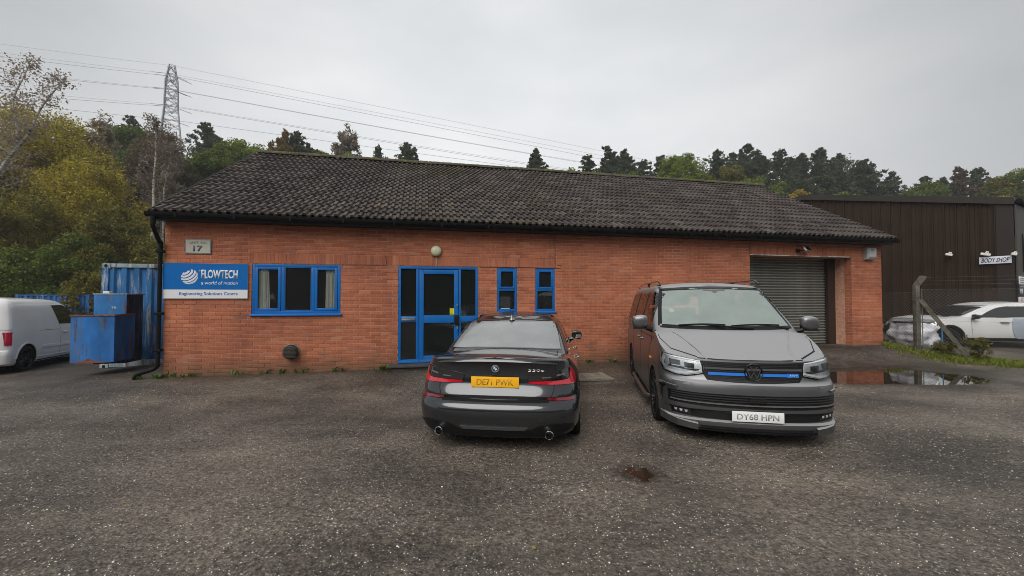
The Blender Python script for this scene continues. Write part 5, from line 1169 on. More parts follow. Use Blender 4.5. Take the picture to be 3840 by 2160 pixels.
# ------------------------------------------------------------------ white van at the left (local y = 0 at the rear doors)
WP = mat('white_van_paint', (.74, .74, .73), (.80, .80, .79), 2, rough=.25, coat=.6)
CH = R(24); rw_ = Vector((-11.62, 9.95, 0)); fwd = Vector((-math.sin(CH), math.cos(CH), 0)); rgt = Vector((math.cos(CH), math.sin(CH), 0)); o_ = rw_ - rgt * .84 - fwd * .72
CAD = empty('panel_van', (o_.x, o_.y, -.13), CH, 'small white panel van cut off by the left edge, beside the rusty blue steel boxes', 'van'); CAD.rotation_euler = (R(-1.2), 0, CH)
Lc = 4.4; oc = [(0, 0), (.3, .004), (.6, .015), (.8, .035), (.93, .09), (.985, .16), (1, .30)]
def lc(z, yn, hw, yf, zf=None): return (z, z, zf or z, yn, yf, hw, oc, ofr)
vs, fs = loft(Lc, [lc(.22, .08, .84, 4.3, .2), lc(.27, .0, .87, 4.38, .25), lc(.45, -.02, .885, 4.40, .4), lc(.55, .0, .89, 4.4, .46), lc(.58, .03, .89, 4.39, .5), lc(.80, .04, .895, 4.36, .62), lc(.98, .05, .89, 4.30, .74), lc(1.08, .06, .875, 4.2, .82)], lambda y: interp(y, [(0, 1.08), (3.0, 1.08), (3.6, 1.0), (4.2, .85)]), lambda y: interp(y, [(0, 0), (3, .02), (3.6, .08), (4.2, .05)]))
a_ = mesh_of('a', vs, fs, WP)
oc2 = [(0, 0), (.3, .004), (.6, .015), (.8, .035), (.93, .08), (.985, .13), (1, .22)]; oc3 = [(0, 0), (.3, .012), (.6, .05), (.8, .12), (.93, .24), (.985, .36), (1, .55)]
vs, fs = loft(Lc, [(z, z, z, yn, yf, hw, oc2, oc3) for z, yn, yf, hw in ((1.04, .05, 3.62, .878), (1.2, .07, 3.40, .862), (1.35, .09, 3.17, .84), (1.5, .11, 2.93, .815), (1.62, .14, 2.72, .785), (1.70, .18, 2.55, .74), (1.745, .24, 2.38, .67), (1.76, .30, 2.25, .60))], lambda y: 1.762, lambda y: interp(y, [(.3, .01), (1.2, .04), (2.2, .02)]))
b_ = mesh_of('b', vs, fs, WP); CB = bvh_of([a_, b_]); cc_ = []
for wy in (.72, 3.40): cc_ += [cyl_x(.55, 1.2, wy, .32, .362, M['void']), cyl_x(-1.2, -.55, wy, .32, .362, M['void'])]
a2 = carve(a_, cc_); merge('body', [a2, b_], CAD)
P = lambda nm, poly, side='right', off=.001, mt=None, th=.004, par=None, res=.05: patch(nm, CB, poly, side, off, mt, par or CAD, th, res)
for sd_ in ('right', 'left'):
    cw = [(2.02, 1.13), (1.80, 1.60), (2.25, 1.605), (2.6, 1.52), (2.92, 1.34), (3.14, 1.13)]
    P('side_window', cw, sd_, mt=tint, off=.002); P('window_seal', ribbon(cw + [cw[0]], .022), sd_, mt=M['sat_black'], off=.003, res=.04)
    P('side_moulding', [(1.28, .545), (3.0, .545), (3.0, .60), (1.28, .60)], sd_, mt=WP, off=.002, th=.018); P('sill_trim', [(1.15, .235), (3.0, .235), (3.0, .265), (1.15, .265)], sd_, mt=M['sat_black'], off=.002, th=.006)
    P('body_crease', ribbon([(1.15, .335), (3.0, .335)], .014), sd_, mt=WP, off=.002, th=.010)
    for pts in ([(2.02, 1.11), (2.06, .9), (2.06, .30)], [(1.15, .98), (1.95, .98)], [(3.06, 1.1), (3.08, .6), (3.0, .3)]): P('door_seam', ribbon(pts, .008), sd_, mt=mat('grey_seam', (.08, .08, .08), rough=.8), off=-.001, th=.003)
    sg = 1 if sd_ == 'right' else -1
    s = MB(); s.tube([(sg * .89, 2.14, .90), (sg * .925, 2.17, .90), (sg * .925, 2.32, .90), (sg * .89, 2.34, .90)], .016, 8); s.build('door_handle', WP, CAD, True)
    P('tail_light', [(.10, .68), (.17, .68), (.18, .94), (.165, .98), (.10, .98)], sd_, mt=red, off=.003, th=.014, res=.03)
    P('tail_light', ([(.80, .68), (.875, .68), (.875, .98), (.79, .98)] if sg > 0 else [(-.80, .68), (-.79, .98), (-.875, .98), (-.875, .68)]), 'near', mt=red, off=.003, th=.012, res=.03)
    P('arch_lip', ribbon([(.72 + .385 * math.cos(R(t)), .32 + .385 * math.sin(R(t))) for t in range(-5, 186, 12)], .035), sd_, mt=WP, off=.0, th=.014, res=.04)
P('rear_window', [(-.62, 1.12), (.62, 1.12), (.58, 1.55), (-.58, 1.55)], 'near', mt=tint, off=.002); P('door_seam', ribbon([(0, .6), (0, 1.7)], .008), 'near', mt=M['void'], off=-.001)
for wy in (.72, 3.40):
    for sg in (1, -1): wheel(CAD, sg * .775, wy, .32, .215, .228, M['blackalloy'], 9, sg, twist=.25)
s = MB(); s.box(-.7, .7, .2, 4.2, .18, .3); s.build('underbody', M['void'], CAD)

# ------------------------------------------------------------------ white hatchback under repair at the right (local y = 0 at the nose, heading left)
SUVE = empty('white_car', (12.42, 13.45, .06), R(-96), 'white car with grey primed rear door parked behind the mesh fence', 'car')
WS = mat('white_car_paint', (.58, .58, .57), (.66, .66, .65), 2, rough=.25, coat=.6)
def ls(z, yn, hw, yf, zs=None): return (z, zs or z, z + .05, yn, yf, hw, ON, oc)
vs, fs = loft(4.35, [ls(.25, .18, .82, 4.2, .27), ls(.34, .06, .87, 4.3, .36), ls(.5, .0, .90, 4.35, .52), ls(.62, .03, .91, 4.35, .68), ls(.74, .10, .90, 4.33, .82), ls(.84, .22, .87, 4.3, .93)], lambda y: interp(y, [(.2, .84), (.6, .93), (1.15, 1.01), (1.5, .98), (4.3, 1.02)]), lambda y: interp(y, [(.2, .02), (.8, .06), (1.3, .03), (4.3, .0)]))
a_ = mesh_of('a', vs, fs, WS)
vs, fs = loft(4.35, [(z, z, z, yn, yf, hw, oc3, oc2) for z, yn, yf, hw in ((.94, .95, 4.22, .84), (1.08, 1.27, 4.12, .80), (1.2, 1.56, 4.0, .76), (1.32, 1.88, 3.85, .71), (1.39, 2.13, 3.72, .66), (1.42, 2.33, 3.6, .58))], lambda y: 1.425, lambda y: interp(y, [(2.3, .01), (2.9, .04), (3.6, .01)]))
b_ = mesh_of('b', vs, fs, WS); SBV = bvh_of([a_, b_]); cc_ = []
for wy in (.78, 3.45): cc_ += [cyl_x(.5, 1.2, wy, .34, .385, M['void']), cyl_x(-1.2, -.5, wy, .34, .385, M['void'])]
merge('body', [carve(a_, cc_), b_], SUVE)
P = lambda nm, poly, side='right', off=.001, mt=None, th=.004, par=None, res=.06: patch(nm, SBV, poly, side, off, mt, par or SUVE, th, res)
primer = mat('grey_primer', (.27, .31, .36), (.33, .37, .42), 2, rough=.45)
for sd_ in ('right', 'left'):
    w1 = [(1.62, .99), (1.80, 1.10), (2.0, 1.20), (2.2, 1.28), (2.42, 1.31), (2.42, .985)]; w2 = [(2.52, .985), (2.52, 1.315), (3.0, 1.32), (3.42, 1.25), (3.45, .985)]
    P('side_window', w1, sd_, mt=tint, off=.003); P('side_window', w2, sd_, mt=tint, off=.003); P('door_pillar', [(2.42, .98), (2.42, 1.32), (2.52, 1.32), (2.52, .98)], sd_, mt=M['gloss_black'], off=.003)
    o = P('rear_door', [(2.50, .965), (2.44, .85), (2.44, .62), (2.50, .45), (2.60, .36), (3.25, .36), (3.15, .6), (3.45, .80), (3.5, .965)], sd_, mt=primer, off=.003, th=.014); o['label'] = 'rear door in grey primer'
    P('door_seam', ribbon([(1.38, .96), (1.36, .7), (1.42, .36)], .010), sd_, mt=MATS['grey_seam'], off=0); P('sill_trim', [(1.2, .28), (3.0, .28), (3.0, .385), (1.2, .385)], sd_, mt=M['sat_black'], off=.002, th=.008)
    P('arch_trim', ribbon([(.78 + .40 * math.cos(R(t)), .34 + .40 * math.sin(R(t))) for t in range(-8, 190, 12)], .06), sd_, mt=M['sat_black'], off=.0, th=.012)
    sg = 1 if sd_ == 'right' else -1
    for yh in (2.14, 3.1): s = MB(); s.tube([(sg * .90, yh, .84), (sg * .935, yh + .02, .84), (sg * .935, yh + .2, .84), (sg * .90, yh + .22, .84)], .016, 8); s.build('door_handle', M['gloss_black'], SUVE, True)
    door_mirror(SUVE, sg * .97, 1.42, 1.02, .19, .14, .13, M['gloss_black'], sg, M['sat_black'], back='far')
P('headlight', [(.55, .80), (.86, .78), (.84, .66), (.55, .68)], 'near', mt=MATS['lamp_reflector'], off=.002); P('headlight', mir([(.55, .80), (.86, .78), (.84, .66), (.55, .68)]), 'near', mt=MATS['lamp_reflector'], off=.002)
P('open_bumper', [(-.86, .80), (.86, .80), (.84, .28), (-.84, .28)], 'near', mt=M['void'], off=.002); P('slam_panel', [(-.84, .06), (.84, .06), (.86, .42), (-.86, .42)], 'top', mt=mat('bare_grey_panel', (.06, .06, .065), (.12, .12, .125), 5, rough=.6), off=.003); P('windscreen', [(-.7, 1.0), (.7, 1.0), (.58, 1.34), (-.58, 1.34)], 'near', mt=tint, off=.008)
for wy in (.78, 3.45):
    for sg in (1, -1): wheel(SUVE, sg * .78, wy, .335, .21, .225, M['blackalloy'], 7, sg)

# ------------------------------------------------------------------ shipping container and the steel boxes in front of it
RB = rusty_blue('container_blue', (.016, .115, .29), 1.0); RB2 = rusty_blue('container_pale_rail', (.20, .26, .30), 1.3)
CT = empty('shipping_container', (-9.70, 9.82, -.05), FA, 'weathered blue shipping container with pale peeling rails beside the workshop', 'container')
for px_, py_ in ((0, 0), (2.3, 0), (0, 5.92), (2.3, 5.92)): s = MB(); s.bevbox(px_, px_ + .14, py_, py_ + .14, .12, 2.40, .01); s.build('corner_post', RB, CT, True)
s = MB(); s.bevbox(.18, 2.26, .01, .12, 2.405, 2.50, .008); s.bevbox(0, .1, .18, 5.9, 2.42, 2.50, .008); s.bevbox(2.34, 2.44, .18, 5.9, 2.42, 2.50, .008); s.build('top_rail', RB2, CT, True)
s = MB(); s.bevbox(.18, 2.26, .01, .12, .04, .20, .008); s.build('bottom_rail', RB2, CT, True); s = MB(); s.bevbox(0, .1, .18, 5.9, .04, .18, .008); s.bevbox(2.34, 2.44, .18, 5.9, .04, .18, .008); s.build('bottom_rail', RB, CT, True)
def corr(mb, x0, x1, z0, z1, fn, pitch=.26, dep=.045):
    pts = []; x = x0; 
    while x < x1 - .01:
        for dx, d in ((0, 0), (.09, 0), (.125, dep), (.215, dep), (.25, 0)): pts.append((min(x + dx, x1), d))
        x += pitch
    vs = []; 
    for a, d in pts: vs += [fn(a, d, z0), fn(a, d, z1)]
    mb.add(vs, [(2 * i, 2 * i + 2, 2 * i + 3, 2 * i + 1) for i in range(len(pts) - 1)])
s = MB(); corr(s, .14, 2.30, .2, 2.41, lambda a, d, z: (a, .03 + d, z)); s.build('end_panel', RB, CT)
s = MB(); corr(s, .14, 5.92, .18, 2.43, lambda a, d, z: (.02 + d, a, z)); s.build('side_panel', RB, CT); s = MB(); corr(s, .14, 5.92, .18, 2.43, lambda a, d, z: (2.42 - d, a, z)); s.build('side_panel', RB, CT)
s = MB(); s.box(.05, 2.39, .05, 6.0, 2.44, 2.48); s.box(.05, 2.39, 6.0, 6.04, .1, 2.45); s.box(.1, 2.3, .1, 5.95, .12, .2); s.build('roof_panel', RB, CT)
for x in (0, 2.26):
    for z in (0, 2.38):
        for y in (0, 5.9):
            c = MB(); c.bevbox(x, x + .18, y - .006, y + .16, z, z + .12, .012); c = c.build('corner_casting', RB2, CT, True)
            if y == 0: t = MB(); t.prism([(x + .09 + .035 * math.cos(i * .5236), z + .06 + .045 * math.sin(i * .5236)) for i in range(12)], -.0085, .02, XYZ); t.build('locking_hole', M['void'], c)
s = MB()
for k in range(26):
    x = rng.uniform(.75, 1.85); s.prism([(x, 1.78), (x + rng.uniform(.02, .06), 1.78), (x + .03, 1.70 + rng.uniform(0, .02)), (x - .01, 1.71)], .0, .02, XYZ)
# tall stained box
BX = empty('steel_tank_box', world(-2.34, -.62, 0), FA + R(0), 'tall black-stained blue steel box bolted against the container end', 'steel box')
p0 = Vector((-9.05, 9.02, 0)); BX.location = p0; BX.rotation_euler = (0, 0, FA)
DB = rusty_blue('stained_blue', (.006, .04, .13), 1.5, .9, (.26, .25, .21), .9); LB = rusty_blue('light_blue_panel', (.016, .125, .33), .9, 0, (.12, .13, .13), .7)
s = MB(); s.bevbox(0, .60, 0, .55, .20, 1.70, .008); s.build('casing', DB, BX, True)
s = MB(); s.bevbox(.0, .605, -.012, -.001, .95, 1.70, .004); s.build('front_panel', LB, BX, True)
s = MB(); s.bevbox(-.02, .62, -.02, .57, 1.70, 1.725, .004); s.build('lid_rim', RB2, BX, True)
s = MB(); s.bevbox(.14, .26, .02, .10, 1.725, 1.775, .006); s.build('cleat', M['white'], BX, True)
s = MB(); s.bevbox(.05, .25, .55, .9, .5, .6, .006); s.build('mounting_bracket', M['sat_black'], BX)
text('TB', .10, .04, lambda a, b, d: Vector((.32 + a, -.0125 - d, 1.40 + b)), mat('faint_white_print', (.45, .5, .55), rough=.6), BX, depth=.001)
# low open hopper in front
HP = empty('steel_hopper', (-9.0, 8.50, 0), FA, 'low open blue steel hopper with torn rusty bottom edge, in front of the stained box', 'steel hopper')
s = MB(); z0, z1 = .30, 1.27
for (a, b, c, d) in ((0, .76, 0, .012), (0, .76, .62, .632), (0, .012, .012, .62), (.748, .76, .012, .62)): s.box(a, b, c, d, z0, z1)
s.box(.012, .748, .012, .62, z0 + .01, z0 + .03); s.build('shell', rusty_blue('hopper_blue', (.014, .125, .37), .95, 0, (.11, .12, .12), .7), HP)
s = MB(); s.box(-.012, .772, -.012, -.001, z1 - .02, z1 + .014); s.box(.761, .775, -.012, .64, z1 - .02, z1 + .014); s.box(-.014, -.001, -.001, .64, z1 - .02, z1 + .014); s.build('rim', mat('rust', (.09, .04, .02), (.2, .1, .05), 12, rough=.8), HP)
s = MB(); s.prism([(.06, z0 - .012), (.70, z0 - .004), (.42, z0 + .035), (.32, z0 + .09), (.22, z0 + .03), (.10, z0 + .015)], -.004, -.001, XYZ); s.build('rust_scab', mat('red_rust', (.13, .03, .02), (.22, .07, .04), 12, rough=.8), HP)
s = MB(); s.box(.08, .68, .08, .56, z0 + .78, z0 + .88); s.build('scrap_fill', mat('scrap', (.05, .05, .05), (.2, .17, .14), 18, rough=.9, bump=1, bscale=18, bdist=.03), HP)
s = MB(); s.box(.2, .5, .62, .72, .5, .6); s.build('mounting_bracket', M['sat_black'], HP)
# far blue container
FC = empty('shipping_container', (-24.1, 20.2, -.75), R(4), 'far blue container behind the white panel van', 'container')
RF = rusty_blue('far_container_blue', (.02, .11, .33), .25); 
for px_ in (0, 3.21): s = MB(); s.box(px_, px_ + .15, -.01, .1, 0, 2.55); s.build('corner_post', RF, FC)

s = MB(); corr(s, .14, 3.2, 0, 2.5, lambda a, d, z: (a, .02 + d, z)); s.build('side_panel', RF, FC); s = MB(); s.box(.14, 3.2, .0, .08, 2.5, 2.55); s.build('top_rail', RF, FC); s = MB(); s.box(0, 3.36, .1, 2.4, 0, 2.5); s.build('shell', RF, FC)

# ------------------------------------------------------------------ brown industrial shed
SO = Vector((18.17, 15.0)); sdv = Vector((-.494, .869)).normalized(); sa_ = math.atan2(sdv.y, sdv.x)
SHD = empty('industrial_shed', (SO.x, SO.y, 0), sa_, 'tall dark brown clad shed with ribbed gable beyond the fence', 'building')      # local x runs left/back along the gable; local +y faces the viewer's side
def sz(t): return 5.03 + (6.62 - 5.03) * (t / 6.85) if t < 6.85 else 6.62 - (t - 6.85) * .232
mt_ = M['shed']; t = 0.0; rib = .335
s = MB(); s.prism([(0, -.4), (.43, -.4), (.43, sz(.43)), (0, sz(0))], .0, .04, XYZ); s.build('corner_panel', mat('plain_brown_sheet', (.016, .009, .0065), (.02, .012, .009), 1, rough=.5), SHD)
t = .43; k = 0
while t < 13.6:
    s = MB(); a, b = t, t + rib; y = 0.0
    pr = [(a, .0), (a + .010, .07), (a + .035, .07), (a + .045, .0), (a + .19, .0), (a + .20, .012), (a + .21, .0), (b, .0)]
    vs = []
    for x, d in pr: vs += [(x, .005 + d, -.5), (x, .005 + d, sz(x))]
    s.add(vs, [(2 * i, 2 * i + 2, 2 * i + 3, 2 * i + 1) for i in range(len(pr) - 1)]); s.build('cladding_panel', mt_, SHD); t += rib; k += 1
T_ = MB()
T_.prism([(-.04, sz(0) - .02), (6.85, 6.60), (6.85, 6.86), (-.04, 5.26)], .0, .13, XYZ); T_.prism([(6.851, 6.60), (13.7, 4.99), (13.7, 5.25), (6.851, 6.86)], .0, .13, XYZ); T_.build('verge_flashing', mat('brown_flashing', (.020, .014, .0105), (.026, .018, .0135), 1, rough=.45), SHD)
s = MB(); s.prism([(-.04, 5.24), (6.85, 6.84), (13.7, 5.23), (13.7, 5.1), (6.85, 6.7), (-.04, 5.1)], -22, .0, XYZ); s.build('roof', mt_, SHD)
s = MB(); s.box(-.06, -.02, -22, .02, -.4, 5.02)
s.build('front_wall', M['olive'], SHD); s = MB(); s.tube([(-.14, -22, 5.12), (-.14, .05, 5.12)], .09, 8); s.build('gutter', M['black_pvc'], SHD, True)
s = MB(); s.box(0, 13.7, -22, -21.9, -.4, 5); s.box(13.6, 13.7, -22, 0, -.4, 5); s.build('back_wall', mt_, SHD)
s = MB(); s.box(-.10, -.06, -2.2, -.7, 2.6, 4.0); s.build('upper_window', M['gloss_black'], SHD)
SM = Matrix.Translation((SO.x, SO.y, 0)) @ Matrix.Rotation(sa_, 4, 'Z')
def on_gable(name, t, z, label, cat): p = SM @ Vector((t, -.0, z)); return empty(name, p, sa_ + math.pi, label, cat)      # local +x to the right as seen, local -y outward
gy0 = -.085
T = on_gable('body_shop_sign', .86, 2.90, 'long white BODY SHOP sign on the brown shed', 'sign'); s = MB(); s.bevbox(0, .80, gy0 - .03, gy0, 0, .27, .004); pl = s.build('board', M['white'], T, True)
text('BODY SHOP', .68, .165, lambda a, b, d: Vector((.055 + a + .15 * b, gy0 - .0305 - d, .052 + b)), mat('navy_lettering', (.03, .035, .14), rough=.5), pl, depth=.002, bold=.02)
for (t_, z_, lab, w_) in ((1.74, 3.36, 'small white security camera on the ribbed brown gable', .20), (.80, 3.29, 'white twin floodlight above the left end of the BODY SHOP sign', .26), (.05, 3.22, 'small white lamp above the right end of the BODY SHOP sign', .14)):
    T = on_gable('wall_camera', t_, z_, lab, 'wall lamp'); Hm = Matrix.Translation((0, gy0 - .14, 0)) @ Matrix.Rotation(R(25), 4, 'Z') @ Matrix.Rotation(R(14), 4, 'Y')
    s = MB(); s.bevbox(0, w_, -.05, .05, -.04, .05, .015, 0, Hm); s.build('housing', mat('white_plastic', (.62, .62, .58), rough=.4), T, True); s = MB(); s.tube([(w_ * .6, gy0 + .0, .05), (w_ * .6, gy0 - .1, .07), (w_ * .5, gy0 - .14, .02)], .02, 8); s.lathe([(0, 0), (.04, 0), (.04, .02), (0, .02)], 14, 0, Matrix.Translation((w_ * .6, gy0, .05)) @ Matrix.Rotation(R(90), 4, 'X')); s.build('bracket', MATS['white_plastic'], T, True)
# boards at the picture's right edge, on the shed front
d2 = sa_ - math.pi / 2
def on_front(name, t, z, label): p = Vector((SO.x, SO.y, z)) + Vector((.869, .494, 0)) * t + Vector((.494, -.869, 0)) * .13; return empty(name, p, math.atan2(.494, .869), label, 'sign')
T = on_front('notice_board', -.24, 2.12, 'white lettered notice above the black 18 board at the right edge'); s = MB(); s.bevbox(0, 1.2, 0, .02, 0, .28, .004); pl = s.build('board', M['white'], T, True)
s = MB()
for k, w_ in enumerate((.8, .9, .6)): s.box(.08, .08 + w_, -.004, -.0005, .20 - k * .07, .225 - k * .07)
s.build('print_line', mat('grey_print', (.25, .25, .27), rough=.6), pl)
T = on_front('number_board', -.28, 1.72, 'black board with white number 18 at the right edge'); s = MB(); s.bevbox(0, 1.2, 0, .02, 0, .40, .004); pl = s.build('board', mat('navy_board', (.012, .014, .03), rough=.4), T, True)
text('18', .34, .20, lambda a, b, d: Vector((.12 + a, -.001 - d, .05 + b)), M['white'], pl, bold=.04); s = MB(); s.box(.10, .8, -.003, -.0005, .30, .34); s.build('print_line', MATS['grey_print'], pl)
T = on_front('warning_board', -.35, 1.34, 'white board with red prohibition ring at the right edge'); s = MB(); s.bevbox(0, 1.2, 0, .02, 0, .33, .004); pl = s.build('board', M['white'], T, True)
Qm = Matrix.Translation((.30, -.001, .165)) @ Matrix.Rotation(R(90), 4, 'X'); s = MB(); s.lathe([(.10, 0), (.10, .003), (.13, .003), (.13, 0)], 24, 0, Qm); s.box(-.012, .012, -.11, .11, .0, .003, 0, Qm @ Matrix.Rotation(R(45), 4, 'Z')); s.build('ring', mat('faded_red', (.55, .12, .15), rough=.5), pl)

# ------------------------------------------------------------------ mesh fence
PX = Vector((11.12, 11.45)); EX = Vector((13.4, 9.45)); BXP = Vector((11.6, 18.0))
FN = empty('mesh_fence', (PX.x, PX.y, gz(PX.x, PX.y)), 0, 'chain-link fence with leaning concrete strut and three top wires', 'fence')
def fl(p, z=0): return Vector((p.x - FN.location.x, p.y - FN.location.y, z))
s = MB(); s.bevbox(-.058, .058, -.058, .058, -.3, 1.80, .012)
pv = (EX - PX).normalized(); cr0 = Vector((.0, .0, 1.80))
dirc = Vector((.62, .78, 0)).normalized()
top = Vector((.18, -.03, 2.06)); vs = []
for base, zc in ((Vector((0, 0, 1.795)), 0), (top, 1)):
    for a, b in ((-.056, -.056), (.056, -.056), (.056, .056), (-.056, .056)): vs.append(tuple(base + Vector((a, b, (0 if zc == 0 else (.02 if a < 0 else -.02))))))
s.add(vs, [(0, 1, 5, 4), (1, 2, 6, 5), (2, 3, 7, 6), (3, 0, 4, 7), (4, 5, 6, 7)]); s.build('post', M['concrete'], FN, True)
s = MB(); e = fl(PX + pv * 1.02, -.12); e.z = gz(PX.x + pv.x, PX.y + pv.y) - FN.location.z - .05
d_ = (e - Vector((.07, -.04, 1.40))).normalized(); u_ = d_.cross(Vector((0, 0, 1))).normalized(); w_ = d_.cross(u_); c0 = Vector((.06, -.05, 1.42)); vs = [tuple(q + u_ * a + w_ * b) for q in (c0, e) for a, b in ((-.05, -.05), (.05, -.05), (.05, .05), (-.05, .05))]
s.add(vs, [(0, 1, 2, 3), (7, 6, 5, 4), (0, 4, 5, 1), (1, 5, 6, 2), (2, 6, 7, 3), (3, 7, 4, 0)]); s.build('strut', M['concrete'], FN)
s = MB(); s.tube([(.078, -.078, -.02), (.078, -.078, 1.72)], .010, 6); s.build('stretcher_bar', M['galv'], FN, True)
p3 = fl(EX); s = MB(); s.bevbox(p3.x - .06, p3.x + .06, p3.y - .06, p3.y + .06, -.4, 1.85, .01); s.build('post', M['concrete'], FN, True)
for z, off in ((1.84, .02), (1.93, .09), (2.03, .16)):
    a = Vector((off, -.03, z)); b = p3 + Vector((off, 0, z)); s = MB(); s.tube([a, (a + b) / 2 - Vector((0, 0, .012)), b], .0022, 4)
    for k in range(1, 22): q = a.lerp(b, k / 22); s.tube([q + Vector((0, -.008, -.018)), q + Vector((.0, .008, .018))], .0012, 3)
    s.build('barbed_wire', M['galv'], FN)
def mesh_wire(A, Bp, z0, z1, name, wd=.0020, pitch=.085):
    L_ = (Bp - A).length; d = (Bp - A).normalized(); H = z1 - z0; s = MB(); nrm = Vector((-d.y, d.x))
    def at_(t, z): p = A + d * t; return Vector((p.x - FN.location.x, p.y - FN.location.y, z))
    n = int((L_ + H) / pitch)
    for sgn in (1, -1):
        for i in range(n + 1):
            t0 = i * pitch - (H if sgn > 0 else 0); a = (t0, z0); b = (t0 + H, z1) if sgn > 0 else (t0 - H, z1)
            (ta, za), (tb, zb) = a, b
            # clip to 0..L
            def clip(ta, za, tb, zb):
                if ta == tb: return None
                r = []
                for (t_, z_), (o, p_) in (((ta, za), (tb, zb)), ((tb, zb), (ta, za))):
                    if t_ < 0: f = (0 - t_) / (o - t_); t_, z_ = 0, z_ + (p_ - z_) * f
                    elif t_ > L_: f = (L_ - t_) / (o - t_); t_, z_ = L_, z_ + (p_ - z_) * f
                    r.append((t_, z_))
                return r if 0 <= r[0][0] <= L_ and abs(r[0][0] - r[1][0]) > .01 and z0 - .01 <= r[0][1] <= z1 + .01 and z0 - .01 <= r[1][1] <= z1 + .01 else None
            c = clip(ta, za, tb, zb)
            if c: s.tube([at_(*c[0]) + Vector((nrm.x, nrm.y, 0)) * .002 * sgn, at_(*c[1]) + Vector((nrm.x, nrm.y, 0)) * .002 * sgn], wd, 3, cap=False)
    for z in (z0 + .01, (z0 + z1) / 2, z1): s.tube([at_(0, z), at_(L_, z - .01)], wd * 1.3, 4)
    return s.build(name, M['galv'], FN, kind='stuff')
mesh_wire(PX, EX, .02, 1.70, 'mesh_wire'); mesh_wire(PX, BXP, -.05, 1.62, 'mesh_wire')
s = MB(); 
for k in range(1, 4): q = fl(PX.lerp(BXP, k / 3)); s.bevbox(q.x - .05, q.x + .05, q.y - .05, q.y + .05, -.5, 1.75, .01)
s.build('back_post', M['concrete'], FN, True)

# rubble bag behind the fence
def lumpy(w, d, h, seed, amp, name, mt, parent, loc=(0, 0, 0)):
    bm = bmesh.new(); bmesh.ops.create_cube(bm, size=1); bmesh.ops.subdivide_edges(bm, edges=bm.edges[:], cuts=13, use_grid_fill=True)
    for v in bm.verts:
        c = v.co.copy(); l = c.length; m_ = max(abs(c.x), abs(c.y), abs(c.z)); k = lerp(1, m_ / l if l else 1, .42); c *= k
        bulge = 1 + .10 * math.sin((v.co.z + .5) * 3.14)
        p = Vector((c.x * w * bulge, c.y * d * bulge, (c.z + .5) * h)); q = p * 5 + Vector((seed, 0, 0)); n_ = noise.noise(Vector((q.x * .7, q.y * .7, q.z * 1.9))) * amp + noise.noise(q * 2.2) * amp * .5 + abs(noise.noise(Vector((q.x, q.y, q.z * 4.5)))) * amp * .5
        v.co = p + c.normalized() * n_
    me = bpy.data.meshes.new(name); bm.to_mesh(me); bm.free(); me.materials.append(mt); me.shade_smooth(); o = link(name, me, parent); o.location = loc; return o
bz = gz(11.7, 12.55)
BG = empty('rubble_bag', (12.0, 12.5, bz - .03), R(10), 'crumpled white woven rubble bag with blue lifting loops behind the concrete post', 'bag')
lumpy(.84, .80, .80, 3, .09, 'sack', mat('white_woven_sack', (.36, .36, .40), (.74, .74, .77), 3, rough=.38, spec=.6, bump=.5, bscale=22, bdist=.03), BG)
s = MB()
for x in (-.50, .36): s.tube(catmull([(x, -.40, .70), (x - .08, -.46, .78), (x + .02, -.48, .82), (x + .08, -.45, .72), (x + .05, -.47, .35), (x + .03, -.46, .1)], 4), .014, 6)
s.build('lifting_loop', mat('blue_webbing', (.03, .17, .42), rough=.6), BG, True)
lumpy(.80, .66, .09, 8, .05, 'dark_cover', mat('grey_sheet', (.14, .14, .15), (.26, .26, .27), 4, rough=.5), BG, (0, 0, .78))

# ------------------------------------------------------------------ plants
def leaf_mesh(name, clusters, size, mt, seed, aspect=1.7, droop=0.0, flat=0.0):
    """clusters: (cx, cy, cz, rx, ry, rz, n): many small leaf faces spread through each clump"""
    g = np.random.default_rng(seed); V = []; 
    for cx, cy, cz, rx, ry, rz, n in clusters:
        d = g.normal(size=(n, 3)); d /= np.linalg.norm(d, axis=1)[:, None] + 1e-9; r = g.random(n) ** .45
        V.append(np.array([cx, cy, cz]) + d * r[:, None] * np.array([rx, ry, rz]))
    C = np.concatenate(V); n = len(C); a = g.normal(size=(n, 3)); a[:, 2] -= droop; a /= np.linalg.norm(a, axis=1)[:, None]; b = g.normal(size=(n, 3)); b[:, 2] *= (1 - flat); b -= a * (a * b).sum(1)[:, None]; b /= np.linalg.norm(b, axis=1)[:, None] + 1e-9
    s = size * g.uniform(.6, 1.35, n)[:, None]; P_ = np.stack([C - a * s * aspect / 2, C + b * s * .5 , C + a * s * aspect / 2, C - b * s * .5], 1).reshape(-1, 3)
    me = bpy.data.meshes.new(name); me.vertices.add(4 * n); me.vertices.foreach_set('co', P_.astype(np.float32).ravel()); me.loops.add(4 * n); me.loops.foreach_set('vertex_index', np.arange(4 * n, dtype=np.int32)); me.polygons.add(n)
    me.polygons.foreach_set('loop_start', np.arange(0, 4 * n, 4, dtype=np.int32)); me.polygons.foreach_set('loop_total', np.full(n, 4, dtype=np.int32)); me.update(calc_edges=True); me.materials.append(mt); return me
bark = mat('dark_bark', (.035, .028, .020), (.07, .055, .04), 6, rough=.9, bump=.5, bscale=20); birch = mat('birch_bark', (.30, .28, .24), (.46, .44, .39), 5, rough=.8, lo=.3, hi=.6)
def birch_mat():
    m = new_mat('birch_bark_banded'); N = NT(m); pos = N.n('ShaderNodeNewGeometry').outputs['Position']
    f = N.ramp(N.noise(N.mapping(pos, (2, 2, 7)), 2.2, 5), [(.40, (.05, .045, .04)), (.48, (.34, .32, .27)), (.7, (.46, .44, .40))]); N.out(N.pbr(f, .8, spec=.2).outputs[0]); return m
birch = birch_mat()
